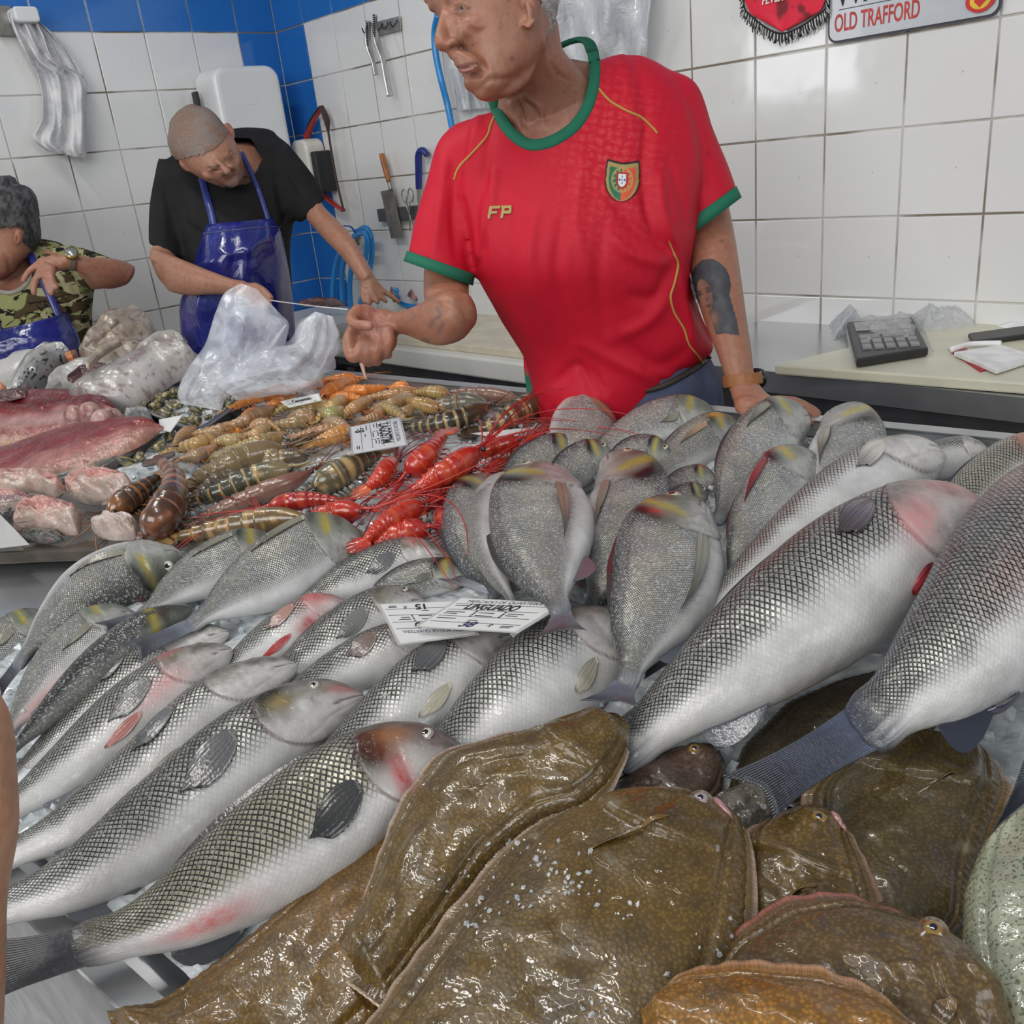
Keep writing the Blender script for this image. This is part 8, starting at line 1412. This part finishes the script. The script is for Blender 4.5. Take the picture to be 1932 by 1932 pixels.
def crumple(name, outline, z, hmax, mat, parent=None, seed=0, n=34, m=26, lift=None):
    a, b, c_, d_ = [np.array(p, float) for p in outline]; V = []
    for i in range(n):
        for j in range(m):
            u_, v_ = i / (n - 1), j / (m - 1); p = (a * (1 - u_) + b * u_) * (1 - v_) + (d_ * (1 - u_) + c_ * u_) * v_; p = p + 5 * np.array([noise(np.array([[u_ * 5 + seed, v_ * 5, 0]]))[0] - .5, noise(np.array([[u_ * 5, v_ * 5 + seed, 4]]))[0] - .5]); h_ = hmax * (min(u_, 1 - u_, v_, 1 - v_) * 4 if min(u_, 1 - u_, v_, 1 - v_) < .25 else 1) * (.45 + 1.1 * fbm(np.array([[u_ * 7 + seed, v_ * 7, 1]]), 1.2)[0]); V.append(onz(*p, z) + ZU * h_)
    V = np.array(V); nv = len(V); g = gridfaces(n, m, flip=True); Bt = V.copy(); Bt[:, 2] -= .0015; return mesh(name, np.vstack([V, Bt]), g + [tuple(nv + i for i in reversed(x)) for x in g], mat, parent, False)
crumple('plastic_wrap', ((1592, 602), (1735, 590), (1762, 662), (1608, 684)), BT2, .026, cwrap, tbx, 2)
tag(crumple('plastic_bag', ((1562, 600), (1690, 560), (1705, 590), (1572, 640)), BZ, .05, film, None, 4), 'crumpled white plastic bag between tablet and wall on the steel bench', 'plastic bag')
tag(crumple('plastic_bag', ((1690, 596), (1850, 590), (1840, 612), (1740, 630)), BT2, .035, cwrap, None, 7), 'crumpled clear plastic behind the wrapped tablet', 'plastic bag')
ph = slab('phone', [onz(x, y, BT2 + .012) for x, y in ((1826, 628), (1960, 610), (1975, 625), (1838, 643))], 0, .011, BPL, None, .004); tag(ph, 'black phone lying on the cream cutting board near the right edge', 'phone')
m_ = MB(); nt = empty('notepad', onz(1870, 675, BT2)); tag(nt, 'small notepad with white pages and red patterned cover on the cutting board', 'notepad'); PAP = plain('notepad_paper', (.80, .80, .80), .6)
slab('pages', [onz(x, y, BT2 + .011) for x, y in ((1800, 664), (1888, 650), (1960, 672), (1880, 698))], 0, .008, PAP, nt, .001); slab('cover', [onz(x, y, BT2 + .003) for x, y in ((1793, 662), (1820, 655), (1880, 690), (1850, 700))], 0, .003, plain('red_cover', (.45, .02, .03), .5, 0, 0, .6, 160), nt, .001)
m_.tube([onz(1793, 660, BT2 + .010), onz(1830, 650, BT2 + .014), onz(1888, 648, BT2 + .012)], .006, 10, 20); m_.build('rolled_sheet', PAP, nt)
tag(crumple('paper', ((1880, 602), (1990, 596), (1990, 616), (1885, 618)), BT2, .012, PAP, None, 9, 14, 10), 'creased white paper at the right edge behind the phone', 'paper')
# ---- plastic bag standing on the prawns
pbag = empty('plastic_bag', P(480, 760, .03)); tag(pbag, 'open translucent plastic bag with two handles standing over the clam tray and prawns', 'plastic bag')
bagm = NT('bag_film'); nb_ = bagm.noise(26, 2, dist=1.0); bagm.set(col=(.82, .86, .93), rough=.2, coat=.6, crough=.10, alpha=bagm.ramp(bagm.noise(12, 3, dist=1.0), .38, .68, .25, .60), normal=bagm.bump(nb_, .5, .010)); BAGM = bagm.m
def lobe(name, st, seed, n=70, m=46, amp=.020):
    V, f = vl(st, m, n, 0); f = f[:-2]; u_ = np.repeat(np.linspace(0, 1, n), m); a_ = np.tile(np.linspace(0, 1, m, endpoint=False), n); c0 = V.reshape(n, m, 3).mean(1).repeat(m, 0); d_ = nrm(V - c0)
    Rb = np.random.default_rng(seed); z = np.zeros(len(V))
    for k in range(26):             # straight sharp pleats running down the film, a few slanting
        a0, sl, w_ = Rb.random(), Rb.normal() * .22, Rb.uniform(.012, .035); u0, u1 = sorted(Rb.random(2)); u1 = max(u1, u0 + .3); am = Rb.normal() * amp * .75
        dd_ = np.abs((a_ - a0 - sl * u_ + .5) % 1 - .5); z += am * np.maximum(1 - dd_ / w_, 0) * ss(u0 - .1, u0 + .1, u_) * (1 - ss(u1 - .1, u1 + .1, u_))
    z += amp * 1.1 * (noise(np.stack([u_ * 4 + seed, np.cos(a_ * 2 * PI) * 1.4, np.sin(a_ * 2 * PI) * 1.4], 1)) - .5)
    return mesh(name, V + d_ * z[:, None], f, BAGM, pbag, True)
lobe('bag_film', [(452, 534, 492, 548, 1.90, .010), (424, 552, 528, 590, 1.90, .022), (408, 590, 540, 618, 1.89, .038), (385, 650, 515, 700, 1.88, .05), (362, 700, 480, 724, 1.86, .055), (342, 742, 432, 748, 1.84, .045), (345, 762, 420, 776, 1.83, .02)], 1)
lobe('bag_film', [(595, 588, 624, 596, 1.88, .008), (572, 606, 633, 630, 1.88, .022), (556, 645, 628, 668, 1.87, .034), (518, 658, 606, 712, 1.86, .045), (468, 684, 572, 738, 1.85, .05), (430, 714, 500, 748, 1.84, .045), (415, 730, 440, 750, 1.83, .02)], 2)
m_ = MB(); m_.tube([Q(x, y, 1.87) for x, y in ((540, 612), (520, 640), (500, 668), (472, 690))], [.004, .012, .014, .006], 10, 30, flat=.4); m_.build('handle_loop', BAGM, pbag)
m_ = MB(); m_.tube([Q(505, 566, 2.23), Q(580, 576, 2.0), Q(655, 584, 1.60)], .0012, 5, 24); tag(m_.build('string', plain('white_string', (.75, .74, .70), .7)), 'thin white string stretched from the hand of the man in black to the fist', 'string')
# ---- price tags
def price_tag(label, px4, h4, lines, head='MERCADO DE QUARTEIRA', flip=False, big=None, blank=False):
    p = [P(x, y, h_) for (x, y), h_ in zip(px4, h4)]; e = empty('price_tag', sum(p) / 4); tag(e, label, 'price tag'); n_ = nrm(np.cross(p[1] - p[0], p[3] - p[0])); n_ = n_ if n_ @ (CAM - p[0]) > 0 else -n_
    LAM = plain('laminate', (.50, .50, .48), .12, 0, .8, .04); CRD_ = plain('white_card', (.74, .74, .73), .35, 0, .6, .02); cen_ = sum(p) / 4
    prism('laminate', p, n_, .0007, LAM, e, 0); q = [cen_ + (x - cen_) * .93 for x in p]; prism('card', [x + n_ * .0007 for x in q], n_, .0005, CRD_, e, 0)
    if blank: return e
    A, Bx, Dy = q[3], q[2] - q[3], q[0] - q[3]; Lx, Ly = np.linalg.norm(Bx), np.linalg.norm(Dy); ux, uy = Bx / Lx, Dy / Ly      # q order: top-left, top-right, bottom-right, bottom-left
    o_ = n_ * .0014
    def fit(body, x, y, w_, h_, mat, nm='lettering', bold=0.0, shear=0.0):
        tt = text(nm, body, (0, 0, 0), (1, 0, 0), (0, 1, 0), (0, 0, 1), 1.0, mat, e, .0, bold, shear=shear); V = np.array([v.co for v in tt.data.vertices]); lo, hi = V.min(0), V.max(0); W_ = (V - lo) / np.maximum(hi - lo, 1e-6)
        X = A + ux * (x + W_[:, :1] * w_) * Lx + uy * (y + W_[:, 1:2] * h_) * Ly + o_
        for v, c in zip(tt.data.vertices, X): v.co = c
        tt.matrix_parent_inverse = e.matrix_basis.inverted(); return tt
    fit(head, .12, .84, .78, .10, INKB)
    m_ = MB(); M_ = np.array([ux, uy, n_])
    for y in (.80, .60, .38, .18): m_.box(A + ux * .5 * Lx + uy * y * Ly + o_, Lx * .94, Ly * .008, .0002, M_)
    for i in range(4):
        for x in (.36, .66): m_.box(A + ux * x * Lx + uy * (.56 - .055 * i) * Ly + o_, Lx * .02, Ly * .035, .0002, M_)
    for y, x0, w_ in ((.74, .05, .14), (.52, .05, .20), (.46, .05, .14), (.42, .40, .18), (.52, .40, .16), (.52, .70, .16), (.46, .70, .12), (.30, .05, .2), (.26, .40, .1), (.12, .80, .12), (.08, .80, .1)): m_.box(A + ux * (x0 + w_ / 2) * Lx + uy * y * Ly + o_, Lx * w_, Ly * .018, .0002, M_)
    m_.build('form_lines', INK, e, False)
    for body, x, y, w_, h_, mt in lines: fit(body, x, y, w_, h_, INK if mt else INKB, 'handwriting', .035, shear=.2)
    return e
price_tag('front price tag reading LINGUADO 38 under the bream tail', [(868, 1128), (1068, 1140), (978, 1195), (782, 1184)], (.095, .10, .10, .095), [('LINGUADO', .18, .62, .55, .20, 1), ('38', .38, .04, .16, .18, 0), ('€', .66, .05, .05, .12, 1)])
price_tag('upside-down price tag underneath the LINGUADO one', [(905, 1198), (752, 1218), (712, 1140), (860, 1134)], (.085, .085, .085, .085), [('ROBALO', .2, .62, .5, .2, 1), ('15', .4, .04, .16, .18, 1), ('€', .66, .05, .05, .12, 1)])
price_tag('price tag turned sideways on the tiger prawns, left of the red prawns', [(756, 787), (770, 840), (664, 858), (660, 806)], (.085, .085, .085, .085), [('LAGOSTIM', .10, .55, .8, .24, 1), ('68', .1, .06, .2, .2, 1)])
price_tag('price tag reading Camarao lying among the orange shrimps', [(528, 758), (602, 742), (608, 756), (545, 770)], (.075, .085, .075, .065), [('Camarao', .25, .45, .6, .35, 1)])
price_tag('price tag cut off by the left picture edge on the dark board', [(-60, 935), (0, 970), (56, 1028), (-90, 1045)], (.09, .09, .06, .06), [('Viviso', .3, .4, .65, .3, 1)])
price_tag('blank white back of a price tag beside the clam tray', [(300, 792), (346, 783), (322, 816), (302, 812)], (.06, .07, .05, .05), [], blank=True)
price_tag('long creased paper tag between the red prawns and the rim', [(888, 818), (1010, 806), (1018, 818), (960, 832)], (.05, .05, .04, .04), [], blank=True)
# ---- slush and ice chips lying on the flatfish
mb_ = MB(); [mb_.add(np.array([v.co for v in o.data.vertices]), [tuple(p.vertices) for p in o.data.polygons]) for o in COL.objects if o.name.startswith('body') and o.parent and o.parent.name.startswith('flatfish')]
ft = bvh(np.vstack(mb_.v), mb_.f); mb_ = MB()
for cx, cy, sx, sy, k in ((955, 1595, 22, 14, 10), (1020, 1620, 30, 22, 16), (1090, 1660, 50, 30, 26), (1000, 1690, 40, 30, 14), (900, 1740, 40, 40, 12), (1180, 1730, 40, 40, 8), (1130, 1900, 40, 30, 8), (1440, 1524, 6, 8, 4), (870, 1640, 60, 50, 10), (1330, 1840, 60, 60, 8)):
    for _ in range(k):
        p, n_ = onsurf(ft, rng.normal(cx, sx * .6), rng.normal(cy, sy * .6), .0005, .6); s_ = rng.uniform(.0008, .0026); A_, _r = np.linalg.qr(rng.normal(size=(3, 3))); mb_.add((ico * s_ * rng.uniform(.6, 1.3, 3)) @ A_ + p, icf)
tw = NT('melting_ice'); tw.set(col=(.88, .9, .92), rough=.15, trans=.55, ior=1.31, coat=.4); tag(mb_.build('ice_chips', tw.m, smooth=False), 'melting ice chips scattered over the central flatfish', 'ice', kind='stuff')
